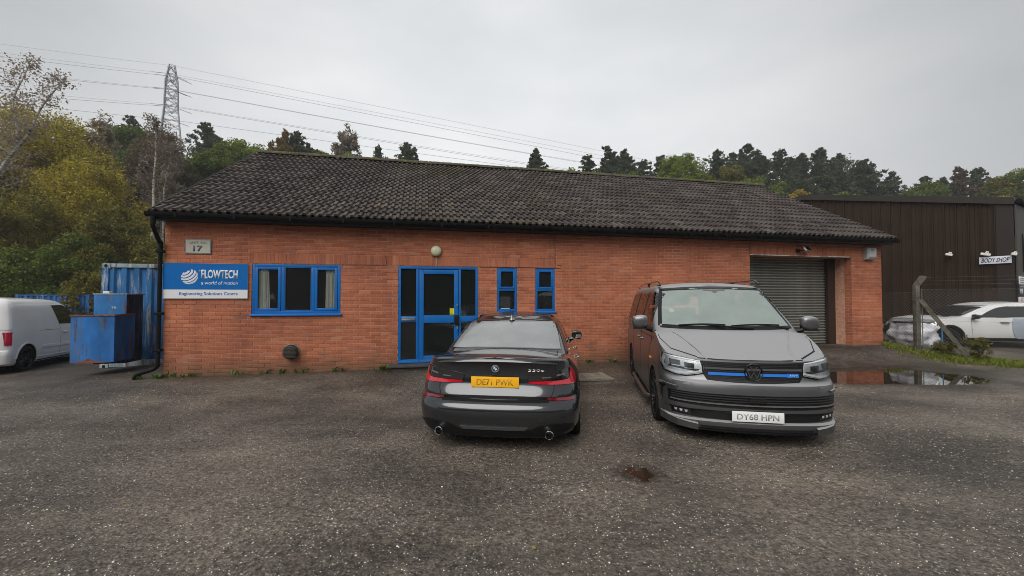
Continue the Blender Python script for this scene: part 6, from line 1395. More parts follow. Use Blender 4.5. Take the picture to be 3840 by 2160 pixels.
COLS = dict(
 gold=[(.07, .065, .010), (.19, .155, .020), (.36, .29, .030), (.50, .43, .045), (.26, .28, .035)],
 green=[(.035, .055, .012), (.075, .115, .018), (.13, .18, .026), (.22, .24, .035)],
 lime=[(.075, .11, .014), (.15, .205, .022), (.26, .32, .035)],
 olive=[(.045, .045, .012), (.11, .105, .020), (.20, .175, .028), (.30, .26, .04)],
 dark=[(.026, .040, .022), (.050, .070, .036), (.095, .115, .058), (.075, .080, .035)],
 brown=[(.05, .034, .024), (.10, .066, .045), (.15, .105, .062), (.11, .105, .035)],
 rust=[(.10, .062, .024), (.20, .125, .035), (.29, .20, .06)],
 yellow=[(.20, .15, .015), (.36, .25, .02), (.45, .34, .04)],
 bare=[(.19, .155, .125), (.26, .21, .165), (.33, .28, .22)])
LM = {k: leaf_mat('foliage_' + k, v, trans=.45) for k, v in COLS.items()}
def limbs(mb, base, H, r0, n, spread, rg, start=.35, lean=(0, 0), mi=0, sub=2):
    top = base + Vector((lean[0], lean[1], H)); tr = []
    for i in range(7):
        t = i / 6; tr.append(base.lerp(top, t) + Vector((rg.uniform(-1, 1), rg.uniform(-1, 1), 0)) * H * .012 * (i > 0))
    mb.tube(tr, [r0 * (1 - .88 * i / 6) for i in range(7)], 7, mi); tips = []
    for k in range(n):
        t = start + (1 - start) * ((k + rg.random()) / n) * .96; p = base.lerp(top, t); a = rg.random() * 6.283; L_ = spread * (1.12 - t * .75) * rg.uniform(.7, 1.1)
        d = Vector((math.cos(a), math.sin(a), rg.uniform(.25, .9))).normalized(); q1 = p + d * L_ * .5; q2 = p + d * L_ + Vector((0, 0, -.03 * L_)); mb.tube([p, q1, q2], [r0 * .28 * (1.1 - t), r0 * .16, r0 * .05], 5, mi, cap=False); tips += [q1, q2]
        for _ in range(sub):
            e = q1.lerp(q2, rg.random()) ; d2_ = (d + Vector((rg.uniform(-1, 1), rg.uniform(-1, 1), rg.uniform(-.3, .8)))).normalized(); q3 = e + d2_ * L_ * .4; mb.tube([e, q3], [r0 * .08, r0 * .02], 4, mi, cap=False); tips.append(q3)
    return tips
TREES = {}
def make_tree(kind, H, Rr, seed, col, leaf=.16, dens=1.0, bk=None, crown0=.25):
    rg = random.Random(seed); mb = MB(); cl = []
    if kind in ('broad', 'pine', 'sparse'): crown0 = max(crown0, 1 - {'broad': 1.35, 'pine': 2.0, 'sparse': 1.8}[kind] * 2 * Rr / H)
    if kind == 'broad':
        tips = limbs(mb, Vector((0, 0, -.5)), H * .9, H * .014 + .05, 15, Rr, rg, .22)
        n = int(60 * dens ** .5)
        for k in range(n):
            th = rg.random() * 6.283; t = rg.random() ** .8; zc = H * lerp(crown0, .97, t); prof_ = math.sin(math.pi * min(1, (t * .80 + .17))) ** .55; rr = Rr * prof_ * rg.uniform(.45, 1.0); s = Rr * rg.uniform(.16, .32)
            cl.append((math.cos(th) * rr, math.sin(th) * rr, zc, s, s, s * .75, int(95 * dens)))
        for p in tips: s = Rr * .2; cl.append((p.x, p.y, p.z, s, s, s * .7, int(34 * dens)))
        return mb, leaf_mesh('crown', cl, leaf, LM[col], seed)
    if kind == 'bush':
        tips = limbs(mb, Vector((0, 0, -.3)), H * .7, .05, 8, Rr, rg, .1)
        for k in range(34):
            th = rg.random() * 6.283; t = rg.random(); rr = Rr * math.sqrt(max(.05, 1 - t * t)) * rg.uniform(.4, 1); s = Rr * rg.uniform(.18, .34); cl.append((math.cos(th) * rr, math.sin(th) * rr, lerp(max(.1 * H, H - 2.6 * Rr), H * .93, t), s, s, s * .8, int(120 * dens)))
        return mb, leaf_mesh('crown', cl, leaf, LM[col], seed)
    if kind == 'pine':      # scots pine: rough irregular boughs carrying tufts, several leaders
        mb.tube([(0, 0, -.5), (rg.uniform(-.3, .3), 0, H * .5), (0, 0, H)], [H * .016 + .06, H * .011 + .03, .02], 7)
        lead = [(0, 0, 1.0)] + [(rg.uniform(-.6, .6) * Rr, rg.uniform(-.4, .4) * Rr, rg.uniform(.80, .95)) for _ in range(rg.choice((1, 2, 3)))]
        for lx, ly, lt in lead:
            span = (1 - crown0) * lt; n = int(H * span * 7 * (1 if lt == 1 else .5)) + 8
            for k in range(n):
                f0 = (k / n); t = crown0 + span * f0; a = k * 2.4 + rg.uniform(-.9, .9); L_ = Rr * (1 if lt == 1 else .55) * min(1.1, (1.03 - f0) * 1.55) ** .8 * rg.uniform(.25, 1.3) + .12
                p = Vector((lx * f0, ly * f0, H * t)); d = Vector((math.cos(a), math.sin(a), rg.uniform(-.1, .55))); q = p + d * L_
                mb.tube([p, q], [.05 * (1.1 - t), .010], 4, cap=False)
                for f in (.45, .75, 1.0):
                    e = p.lerp(q, f * rg.uniform(.8, 1.15)); s = (.13 + .11 * L_) * rg.uniform(.6, 1.5); cl.append((e.x + rg.uniform(-.2, .2), e.y + rg.uniform(-.2, .2), e.z + rg.uniform(-.1, .25), s, s, s * rg.uniform(.5, 1.1), int(17 * dens)))
            cl.append((lx, ly, H * lt * .995, .12, .12, .45, int(18 * dens)))
        return mb, leaf_mesh('crown', cl, leaf * .85, LM[col], seed, 3.0)
    if kind == 'spruce':
        mb.tube([(0, 0, -.5), (0, 0, H)], [H * .014 + .05, .015], 7); n = int(H * 4)
        for k in range(n):
            t = crown0 + (1 - crown0) * (k / n); a = k * 2.4; L_ = Rr * min(1.2, (1.02 - t) / (1.02 - crown0) * 1.3) * rg.uniform(.6, 1.15) + .05; p = Vector((0, 0, H * t)); q = p + Vector((math.cos(a), math.sin(a), .38)) * L_
            mb.tube([p, q], [.04 * (1.1 - t), .008], 4, cap=False)
            for f in (.4, .7, 1.0): e = p.lerp(q, f); s = (.12 + .12 * L_); cl.append((e.x, e.y, e.z - .05, s, s, s * .6, int(20 * dens)))
        return mb, leaf_mesh('crown', cl, leaf, LM[col], seed, 2.8)
    if kind == 'sparse':    # nearly bare birch: fine twigs with a few leaves
        tips = limbs(mb, Vector((0, 0, -.5)), H * .93, H * .010 + .03, 30, Rr * 1.1, rg, crown0, sub=6)
        for p in tips: s = Rr * .17; cl.append((p.x, p.y, p.z + .1, s, s, s * 1.6, int(34 * dens)))
        for k in range(20):
            th = rg.random() * 6.283; t = rg.random(); rr = Rr * math.sin(math.pi * (t * .8 + .15)) * rg.random(); cl.append((math.cos(th) * rr, math.sin(th) * rr, lerp(H * crown0, H * .97, t), Rr * .25, Rr * .25, Rr * .4, int(60 * dens)))
        return mb, leaf_mesh('crown', cl, leaf, LM[col], seed, 3.2, .6)
def plant_tree(kind, px, D, top_y, width, col, label, name='tree', cat='tree', leaf=None, dens=1.0, seed=1, bk=None, crown0=.25, base=None, group=None):
    """px, top_y: where the crown stands against the sky in a 2576-wide view; turned here into a place on the slope and a height"""
    width *= {'pine': 1.3, 'spruce': 1.15, 'sparse': 1.0}.get(kind, 1.1); dens *= {'sparse': .55, 'pine': 1.15}.get(kind, 1); f = 1047.; x = (px - 1288) / f * D; zt_ = CAM_H + (750.5 - top_y) / f * D; Rr = width / 2 / f * D; zb = hz(x, D) if base is None else base
    if zb < -1: zb = gz(x, D, False)
    H = max(1.2, zt_ - zb); 
    if leaf is None: leaf = max(.09, D * .0030)
    mb, cm_ = make_tree(kind, H, Rr, seed, col, leaf, dens, bk, crown0)
    T = empty(name, (x, D, zb), 0, label, cat, group); mb.build('trunk', bk or bark, T, True); link('crown', cm_, T); return T
G1 = 'trees on the slope behind the workshop'
LIST = [ # kind, px, D, top, width, colour, label, name, dens, crown0
 ('broad', 95, 31, 262, 330, 'gold', 'big golden-green tree at the left, behind the white panel van', 'autumn_tree', 3.2, .04),
 ('broad', -95, 28, 300, 330, 'olive', 'olive-brown tree cut by the left edge of the view', 'autumn_tree', 2.6, .03),
 ('broad', 215, 29, 405, 235, 'gold', 'golden tree stepping down right of the biggest golden one', 'autumn_tree', 2.4, .03),
 ('broad', 40, 25, 470, 250, 'olive', 'brown-olive shrubby tree low at the left behind the far container', 'autumn_tree', 2.4, .0),
 ('broad', 300, 26, 520, 190, 'olive', 'olive tree just left of the downpipe above the blue container', 'autumn_tree', 2.2, .0),
 ('bush', 180, 24, 590, 230, 'green', 'dark green thicket above the blue hopper', 'bush', 2.2, 0), ('bush', 350, 23, 610, 170, 'olive', 'leafy bush rising over the container roof', 'bush', 2.0, 0),
 ('bush', 30, 22.5, 620, 200, 'green', 'dark green bush over the white panel van roof', 'bush', 2.0, 0), ('bush', 250, 21.5, 680, 150, 'olive', 'low olive bush between the two containers', 'bush', 1.6, 0), ('bush', 120, 23, 690, 160, 'green', 'low dark bush just above the far container', 'bush', 1.6, 0),
 ('broad', 318, 46, 312, 150, 'green', 'green tree left of the brown bare tree', 'green_tree', 2.4, .05), ('pine', 322, 56, 292, 60, 'dark', 'dark pine tip poking above the green tree at left', 'pine_tree', 1.2, .4), ('pine', 268, 52, 318, 50, 'dark', 'thin dark pine beside the golden crown top', 'pine_tree', 1.0, .4),
 ('broad', 392, 40, 338, 165, 'brown', 'brown half-bare tree in front of the pylon foot', 'half_bare_tree', 2.0, .05), ('sparse', 400, 38, 292, 150, 'bare', 'thin bare-topped birch before the pylon foot', 'birch_tree', .8, .3),
 ('pine', 509, 58, 309, 86, 'dark', 'dark rounded pine right of the pylon', 'pine_tree', 1.8, .45), ('pine', 545, 60, 345, 40, 'dark', 'small dark conifer right of the rounded pine', 'pine_tree', 1.0, .4),
 ('broad', 520, 46, 395, 180, 'green', 'green tree between the pylon and the left roof slope', 'green_tree', 2.6, .05), ('broad', 610, 47, 348, 150, 'lime', 'bright green tree above the left roof slope', 'green_tree', 2.4, .1), ('broad', 455, 41, 430, 120, 'green', 'dark green tree behind the left eaves', 'green_tree', 2.0, .0), ('broad', 660, 50, 372, 90, 'olive', 'olive tree at the left end of the ridge', 'green_tree', 1.8, .2),
 ('bush', 470, 33, 555, 140, 'green', 'green bush just above the left eaves corner', 'bush', 1.8, 0),
 ('sparse', 679, 55, 347, 40, 'rust', 'faint reddish birch at the left end of the ridge', 'birch_tree', .8, .2), ('sparse', 713, 55, 326, 62, 'rust', 'rusty-leaved birch above the left part of the ridge', 'birch_tree', 1.8, .2), ('pine', 743, 57, 330, 50, 'dark', 'dark conifer leaning on the rusty birch', 'pine_tree', 1.3, .4), ('pine', 770, 60, 362, 30, 'dark', 'little dark conifer right of the rusty birch', 'pine_tree', .9, .4),
 ('sparse', 869, 56, 312, 86, 'bare', 'pale weeping birch with hardly a leaf, tallest above the ridge', 'birch_tree', 1.6, .2), ('bush', 866, 50, 371, 130, 'lime', 'bright green bush under the pale weeping birch', 'bush', 1.4, 0),
 ('pine', 950, 56, 368, 34, 'dark', 'wispy dark conifer over the ridge, left of the wind-swept pine', 'pine_tree', .6, .5), ('pine', 1022, 56, 359, 60, 'dark', 'wind-swept dark pine above the middle of the ridge', 'pine_tree', 1.1, .45), ('bush', 985, 52, 398, 60, 'rust', 'small rusty bush on the ridge line beside the pine', 'bush', .7, 0),
 ('bush', 1285, 60, 412, 80, 'olive', 'low olive bush on the skyline left of the spruce', 'bush', .8, 0), ('spruce', 1349, 60, 373, 58, 'dark', 'lone young spruce standing on the roof skyline', 'spruce_tree', 1.4, .6), ('bush', 1440, 60, 404, 110, 'lime', 'yellow-green scrub right of the lone spruce', 'bush', 1.2, 0),
 ('pine', 1479, 64, 390, 50, 'dark', 'short dark pine at the left end of the dark stand', 'pine_tree', 1.0, .2), ('pine', 1529, 64, 369, 78, 'dark', 'twin-topped dark pine, first tall one of the stand', 'pine_tree', 1.5, .2), ('pine', 1572, 65, 378, 80, 'dark', 'dark pine right of the twin-topped one', 'pine_tree', 1.5, .2), ('pine', 1618, 66, 405, 80, 'dark', 'broad low dark pine left of the round green tree', 'pine_tree', 1.4, .1), ('pine', 1664, 66, 393, 36, 'dark', 'slim dark pine behind the round green tree', 'pine_tree', .9, .2),
 ('broad', 1712, 60, 388, 150, 'lime', 'round yellow-green tree over the right part of the ridge', 'green_tree', 2.0, .1), ('bush', 1775, 58, 425, 90, 'olive', 'olive bush right of the round yellow-green tree', 'bush', 1.2, 0),
 ('pine', 1808, 66, 379, 84, 'dark', 'dark pine above the right end of the ridge', 'pine_tree', 1.5, .15), ('pine', 1884, 67, 366, 100, 'dark', 'tallest dark pine right of the ridge end', 'pine_tree', 1.8, .15), ('pine', 1850, 68, 385, 60, 'dark', 'dark pine filling between two taller ones', 'pine_tree', 1.2, .15), ('pine', 1925, 67, 392, 70, 'dark', 'dark pine right of the tallest one', 'pine_tree', 1.3, .15),
 ('bush', 1900, 55, 436, 150, 'lime', 'bright green bushes behind the right roof verge', 'bush', 1.5, 0), ('bush', 1965, 56, 450, 80, 'green', 'green bush tucked under the dark pines', 'bush', 1.1, 0),
 ('pine', 1968, 68, 377, 80, 'dark', 'dark pine left of the broad dark stand', 'pine_tree', 1.5, .15), ('pine', 2020, 69, 388, 90, 'dark', 'dark pine in the broad dark stand over the shed apex', 'pine_tree', 1.6, .1), ('pine', 2072, 69, 375, 100, 'dark', 'tall dark pine above the shed roof', 'pine_tree', 1.7, .12), ('pine', 2118, 70, 390, 84, 'dark', 'dark pine at the right shoulder of the broad stand', 'pine_tree', 1.5, .12),
 ('pine', 2176, 68, 404, 92, 'dark', 'pointed dark pine where the stand falls away', 'pine_tree', 1.6, .1), ('yellow', 0, 0, 0, 0, '', '', '', 0, 0),
 ('pine', 2250, 70, 435, 48, 'dark', 'small lone dark pine in the gap of the skyline', 'pine_tree', 1.1, .2), ('pine', 2330, 72, 446, 70, 'dark', 'low dark pine right of the skyline gap', 'pine_tree', 1.2, .1), ('pine', 2375, 72, 450, 70, 'dark', 'low bushy conifer before the taller pair', 'pine_tree', 1.2, .1), ('pine', 2421, 71, 423, 70, 'brown', 'brownish conifer of the pair above the shed', 'pine_tree', 1.3, .1), ('pine', 2464, 71, 425, 74, 'dark', 'dark conifer of the pair above the shed', 'pine_tree', 1.4, .1), ('pine', 2510, 72, 455, 60, 'dark', 'low dark conifer right of the pair', 'pine_tree', 1.0, .1),
 ('broad', 2570, 62, 420, 110, 'lime', 'pale green tree at the right edge above the shed', 'green_tree', 1.6, .1),
 ('broad', 800, 52, 374, 70, 'olive', 'thin olive tree between the rusty birch and the pale weeping birch', 'green_tree', 1.0, .2), ('broad', 560, 44, 362, 130, 'green', 'mid-green tree between the dark pine and the roof slope', 'green_tree', 2.4, .1), ('sparse', 245, 33, 270, 90, 'bare', 'bare twiggy birch top beside the golden crown', 'birch_tree', .8, .3),
 ('broad', 150, 33, 300, 180, 'gold', 'yellow crown behind the biggest golden tree', 'autumn_tree', 2.4, .1), ('broad', 50, 30, 330, 220, 'gold', 'yellow crown above the white panel van', 'autumn_tree', 2.4, .1),
 ('bush', 1400, 57, 408, 90, 'olive', 'olive scrub between the spruce and the dark stand', 'bush', 1.2, 0), ('bush', 1490, 57, 418, 110, 'green', 'green scrub at the foot of the dark stand', 'bush', 1.2, 0), ('bush', 1590, 57, 425, 130, 'green', 'green scrub below the dark pines on the roof line', 'bush', 1.2, 0), ('broad', 1835, 60, 412, 100, 'olive', 'olive tree between the dark pines at the ridge end', 'green_tree', 1.4, .1), ('broad', 2330, 64, 462, 120, 'green', 'green tree in the low part of the skyline above the shed', 'green_tree', 1.4, .1), ('broad', 2520, 63, 448, 90, 'olive', 'olive tree before the pale green one at the right edge', 'green_tree', 1.3, .1),
 ('bush', 2010, 58, 470, 90, 'yellow', 'yellow bush at the shed apex', 'bush', 1.2, 0), ('bush', 2140, 55, 482, 170, 'lime', 'lime-green bushes showing over the shed verge', 'bush', 1.4, 0), ('bush', 2255, 56, 488, 60, 'lime', 'small lime bush over the shed verge', 'bush', .9, 0),
]
for i, (k, px, D, ty, wd, col, lab, nm, dn, c0) in enumerate(LIST):
    if not lab: continue
    plant_tree(k, px, D, ty, wd, col, lab, nm, 'bush' if k == 'bush' else 'tree', None, dn, 100 + i, birch if k == 'sparse' else None, c0, None, G1)
# the understorey filling the slope
cl = []; rg = random.Random(77)
for k in range(420):
    D = rg.uniform(27, 75); x = rg.uniform(-1.45, 1.5) * D
    if x > 10 and D < 36: continue
    z = hz(x, D)
    if z < -1: continue
    s = rg.uniform(1.0, 2.2); cl.append((x, D, z + s * .5, s * 1.3, s, s * .9, 90))
o = link('undergrowth', leaf_mesh('undergrowth', cl, .26, LM['olive'], 9)); tag(o, 'tangled undergrowth across the wooded slope', None, None, 'stuff')
cl = []
for k in range(1500):
    D = rg.uniform(70, 80); x = rg.uniform(-1.4, 1.5) * D; z = hz(x, D); s = rg.uniform(.9, 1.9); r_ = x / D
    lift = 1.2 + interp(r_, [(-1.4, 3), (-.5, 3), (-.3, 1.5), (.08, 1.0), (.15, 7.5), (.42, 9.5), (.50, 12.5), (.84, 12.5), (.93, 6.0), (1.2, 8.5), (1.5, 8)]) + 1.2 * noise.noise(Vector((x * .22, 0, 4)))
    cl.append((x, D, z + s * .3 + lift * rg.random() ** .6, s * 1.0, s, s * .9, 58))
o = link('woods', leaf_mesh('woods', cl, .26, LM['dark'], 19)); tag(o, 'dark conifer woodland along the crest of the slope', None, None, 'stuff')
cl = []
for k in range(420):
    D = rg.uniform(58, 66); r_ = rg.uniform(.08, 1.4); x = r_ * D; z = hz(x, D); s = rg.uniform(.9, 1.7); top_ = interp(r_, [(.08, 8.0), (.3, 8.2), (.45, 7.5), (.55, 5.5), (1.4, 4.8)]); cl.append((x, D, z + (top_ - s) * rg.random() ** .5 + s * .4, s * 1.2, s, s * .8, 70))
o = link('woods', leaf_mesh('woods', cl, .24, LM['green'], 29)); tag(o, 'lighter green broadleaved woodland below the conifers', None, None, 'stuff')
cl = []
for k in range(260):
    x = rg.uniform(-75, -31); D = rg.uniform(24, 60); z = max(hz(x, D), gz(x, D, False)); s = rg.uniform(1.2, 2.4); cl.append((x, D, z + 8.5 * rg.random() ** .7, s * 1.2, s, s, 80))
o = link('woods', leaf_mesh('woods', cl, .3, LM['olive'], 31)); tag(o, 'autumn woodland running on past the left edge of the view', None, None, 'stuff')
# the wood opposite, which the windows and paintwork mirror
cl = []
for k in range(650):
    x = rg.uniform(-60, 60); y = rg.uniform(-44, -30); z = rg.uniform(0, 9.5) ** 1; s = rg.uniform(1.6, 2.8); cl.append((x, y, z, s, s, s, 90))
o = link('woods', leaf_mesh('woods', cl, .7, LM['dark'], 23)); tag(o, 'dark wood on the far side of the yard, opposite the workshop', None, None, 'stuff')
# birches by the left corner
def birch_tree(pts, r0, label, br, seed, dens=1.0, lc='brown'):
    rg = random.Random(seed); b0 = Vector(pts[0]); T = empty('birch_tree', b0, 0, label, 'tree', 'pale-stemmed birches'); mb = MB(); P_ = [Vector(p) - b0 for p in pts]; C_ = catmull(P_, 4); n = len(C_)
    mb.tube(C_, [r0 * (1 - .85 * i / (n - 1)) for i in range(n)], 8); tips = []
    for k in range(br):
        i = int(n * (.30 + .68 * k / br)); i = min(i, n - 1); p = C_[i]; a = rg.random() * 6.283; L_ = rg.uniform(.9, 2.4) * (1.25 - i / n); d = Vector((math.cos(a), math.sin(a) * .6, rg.uniform(.5, 1.3))).normalized(); q1 = p + d * L_ * .5; q2 = p + (d + Vector((0, 0, -.12))) * L_; rr = r0 * .20 * (1.2 - i / n); mb.tube([p, q1, q2], [rr, rr * .6, rr * .2], 5, cap=False)
        for _ in range(6):
            e = p.lerp(q2, rg.uniform(.3, 1)); q3 = e + Vector((rg.uniform(-1, 1), rg.uniform(-1, 1), rg.uniform(-.1, .9))) * L_ * .33; mb.tube([e, q3], [rr * .25, rr * .06], 4, cap=False); tips.append(q3)
    mb.build('trunk', birch, T, True); link('crown', leaf_mesh('crown', [(p.x, p.y, p.z, .26, .26, .30, int(9 * dens)) for p in tips], .062, LM[lc], seed), T); return T
def vp(x, y, D): d = Vector(((x - 1288) / 1047., 1, (750.5 - y) / 1047.)); return (d.x * D, D, CAM_H + d.z * D)
birch_tree([vp(377, 700, 30), vp(381, 540, 30), vp(381, 450, 30), vp(384, 400, 30), vp(384, 330, 30), vp(380, 300, 30)], .115, 'taller pale birch stem rising behind the left gutter end', 22, 5, 2.2)
birch_tree([vp(406, 700, 31), vp(407, 560, 31), vp(408, 470, 31), vp(420, 400, 31), vp(424, 345, 31)], .09, 'thinner pale birch stem just right of the taller one', 16, 6, 2.2)
birch_tree([(-25.6, 18, -.3), vp(-110, 700, 18), vp(-70, 620, 18), vp(-35, 480, 18), vp(0, 412, 18), vp(38, 362, 18), vp(62, 330, 18), vp(88, 270, 18), vp(120, 225, 18), vp(150, 195, 18)], .11, 'leaning pale birch reaching in from the left edge', 40, 7, .9, 'bare')
birch_tree([(-25.3, 18.2, -.3), vp(-90, 620, 18.3), vp(-50, 480, 18.3), vp(22, 390, 18.3), vp(30, 320, 18.3), vp(18, 250, 18.3), vp(42, 190, 18.3), vp(58, 152, 18.3)], .075, 'second birch limb standing upright at the left edge', 34, 8, .9, 'bare')

# ------------------------------------------------------------------ weeds, grass strip, fallen leaves
def tuft(mb, x, y, z, n, h, w, rg, lean=.6):
    for _ in range(n):
        a = rg.random() * 6.283; d = Vector((math.cos(a), math.sin(a), 0)); s = d.cross(Vector((0, 0, 1))) * w * rg.uniform(.6, 1.2); hh = h * rg.uniform(.5, 1.2); b = Vector((x + rg.uniform(-.02, .02), y + rg.uniform(-.02, .02), z)); m_ = b + d * hh * lean * .4 + Vector((0, 0, hh * .7)); t = b + d * hh * lean + Vector((0, 0, hh * rg.uniform(.7, 1.0)))
        mb.add([b - s * .5, b + s * .5, m_ + s * .6, m_ - s * .6, t], [(0, 1, 2, 3), (3, 2, 4)])
rg = random.Random(4); WD = [(-.30, .10, 14), (-.05, .12, 12), (.12, .06, 10), (.55, .05, 8), (1.28, .05, 7), (1.40, .05, 6), (1.75, .04, 8), (2.1, .05, 9), (2.45, .05, 10), (3.1, .05, 6), (3.35, .05, 6), (4.12, .10, 20), (4.02, .16, 7), (5.1, .33, 6), (8.75, .05, 9), (9.35, .05, 10), (.32, .05, 5)]
for i, (u, v, n) in enumerate(WD):
    p = world(u, v); s = MB(); lab = ['leafy weed at the foot of the downpipe', 'leafy weed at the left corner of the brick wall', 'small weed just right of the brick corner', 'sprig at the wall foot under the company sign', 'weed pair under the right end of the company sign', 'tiny weed beside the pair under the sign', 'weed under the left edge of the three-light window', 'weed left below the flue vent', 'weed right below the flue vent', 'sprig under the right side of the window', 'sprig just right of the window, at the wall foot', 'largest weed tuft, left of the doorstep', 'flat weed in front of the largest tuft', 'weed in front of the doorstep beside the saloon', 'weed at the wall foot between the vehicles, left one', 'weed at the wall foot between the vehicles, right one', 'sprig at the wall foot near the corner'][i]
    for _ in range(max(2, n // 3)): q = p + Vector((rg.uniform(-.09, .09), rg.uniform(-.03, .03), 0)); tuft(s, q.x - p.x, q.y - p.y, 0, max(4, n // 2), rg.uniform(.07, .13), .024, rg, 1.1)
    o = s.build('weed', M['weed']); o.location = (p.x, p.y, gz(p.x, p.y) - .005); tag(o, lab, 'weed', 'weeds along the foot of the wall')
gb = MB(); cnt = 0
while cnt < 5200:
    t = rg.uniform(-.6, 4.2); w_ = rg.gauss(0, .34); p = PX + pv * t + Vector((pv.y, -pv.x)) * (w_ + .10) + Vector((-.1, 0))
    if t < 0.2 and rg.random() < .55: continue
    if noise.noise(Vector((p.x * 1.6, p.y * 1.6, 3))) < rg.uniform(-.6, .25): continue
    tuft(gb, p.x, p.y, gz(p.x, p.y) - .01, 4, rg.uniform(.05, .15), .010, rg, .8); cnt += 1
for k in range(420):
    p = world(rg.uniform(17.7, 19.0), rg.uniform(-2.5, .3)); tuft(gb, p.x, p.y, gz(p.x, p.y), 4, rg.uniform(.04, .13), .010, rg)
tag(gb.build('grass', M['grass'], kind='stuff'), 'rough green grass growing along the fence line', None, None, 'stuff')
gb = MB()
for k in range(900):
    t = rg.uniform(-.3, 4.0); p = PX + pv * t + Vector((pv.y, -pv.x)) * rg.gauss(.1, .32); moss_blob(gb, Vector((p.x, p.y, gz(p.x, p.y) + .0)), rg.uniform(.02, .06), Vector((0, 0, 1)))
tag(gb.build('moss_patch', M['mossm'], kind='stuff'), 'yellow-green moss carpeting the verge under the fence', None, None, 'stuff')
for (x, y, h, lab) in ((12.02, 10.75, .55, 'reddish-brown withered shrub at the foot of the fence'), (11.55, 11.15, .34, 'dry weed against the strut foot')):
    s = MB(); base = gz(x, y)
    for _ in range(16): a = rg.random() * 6.28; q = Vector((math.cos(a) * .25 * h * 1.6, math.sin(a) * .2 * h, h * rg.uniform(.6, 1))); s.tube([(0, 0, 0), q * .5 + Vector((0, 0, .05)), q], [.008, .005, .002], 4, cap=False)
    T = empty('withered_shrub', (x, y, base), 0, lab, 'shrub'); s.build('stems', bark, T); link('foliage', leaf_mesh('foliage', [(rg.uniform(-.3, .3) * h * 1.4, rg.uniform(-.2, .2), rg.uniform(.15, 1) * h, .1, .1, .1, 40) for _ in range(22)], .035, LM['olive'], 5 + int(h * 10)), T)
lf = MB(); lm_ = leaf_mat('fallen_leaves', [(.10, .055, .02), (.22, .14, .03), (.40, .32, .06), (.30, .28, .2)])
for k in range(420):
    if k < 330: x = rg.uniform(-13, -6.5); y = rg.uniform(6.5, 10)
    elif k < 345: x, y = rg.uniform(-4, 5), rg.uniform(1.6, 6)
    else: q = world(rg.uniform(0, 17), rg.expovariate(4)); x, y = q.x, q.y
    z = gz(x, y) + .004; a = rg.random() * 6.28; s_ = rg.uniform(.010, .024); c_, sn = math.cos(a) * s_, math.sin(a) * s_; lf.add([(x + c_, y + sn, z), (x - sn * .6, y + c_ * .6, z + .004), (x - c_, y - sn, z + .002), (x + sn * .6, y - c_ * .6, z + .001)], [(0, 1, 2, 3)])
tag(lf.build('fallen_leaves', lm_, kind='stuff'), 'scattered fallen autumn leaves and litter on the tarmac', None, None, 'stuff')
# ------------------------------------------------------------------ electricity pylon and its lines
PD = 90.0; pxw = (421 - 1288) / 1047. * PD; pbz = hz(pxw, PD); ptz = CAM_H + (750.5 - 157) / 1047. * PD; PH = ptz - pbz
PY = empty('electricity_pylon', (pxw, PD, pbz), R(38), 'grey lattice electricity pylon on the wooded slope', 'pylon'); gm = mat('weathered_pylon_steel', (.26, .27, .29), (.33, .34, .36), 3, rough=.6, metal=.3)
prof_ = [(0, 4.2), (PH * .45, 2.2), (PH * .62, 1.55), (PH * .74, 1.2), (PH * .90, 1.05), (PH, .45)]
def pw(z): return interp(z, prof_)
for sx, sy in ((1, 1), (1, -1), (-1, 1), (-1, -1)):
    s = MB(); s.tube([(sx * w_, sy * w_, z) for z, w_ in prof_], .15, 4); s.build('leg', gm, PY)
zs_ = [0]; 
while zs_[-1] < PH - .5: zs_.append(zs_[-1] + max(1.3, pw(zs_[-1]) * 1.25))
zs_[-1] = PH; s = MB()
for a, b in zip(zs_, zs_[1:]):
    wa, wb = pw(a), pw(b)
    for (p, q) in (((-1, -1), (1, -1)), ((1, -1), (1, 1)), ((1, 1), (-1, 1)), ((-1, 1), (-1, -1))):
        s.tube([(p[0] * wa, p[1] * wa, a), (q[0] * wb, q[1] * wb, b)], .085, 3, cap=False); s.tube([(p[0] * wb, p[1] * wb, b), (q[0] * wb, q[1] * wb, b)], .05, 3, cap=False)
s.build('lattice_brace', gm, PY, kind='stuff')
def zpix(y): return CAM_H + (750.5 - y) / 1047. * PD
arms = [(zpix(183), 3.3), (zpix(220), 4.2), (zpix(262), 3.6)]
for z, L_ in arms:
    zl = z - pbz
    for sg in (-1, 1):
        s = MB(); w_ = pw(zl); tip = Vector((0, sg * (w_ + L_), zl)); 
        for sx in (-1, 1): s.tube([(sx * w_, sg * w_, zl), tip], .07, 4, cap=False); s.tube([(sx * w_, sg * w_, zl + 1.4), tip], .06, 4, cap=False); s.tube([(sx * w_, sg * w_, zl), (sx * w_ * .5, sg * (w_ + L_ * .5), zl + .7)], .05, 3, cap=False)
        s.build('cross_arm', gm, PY)
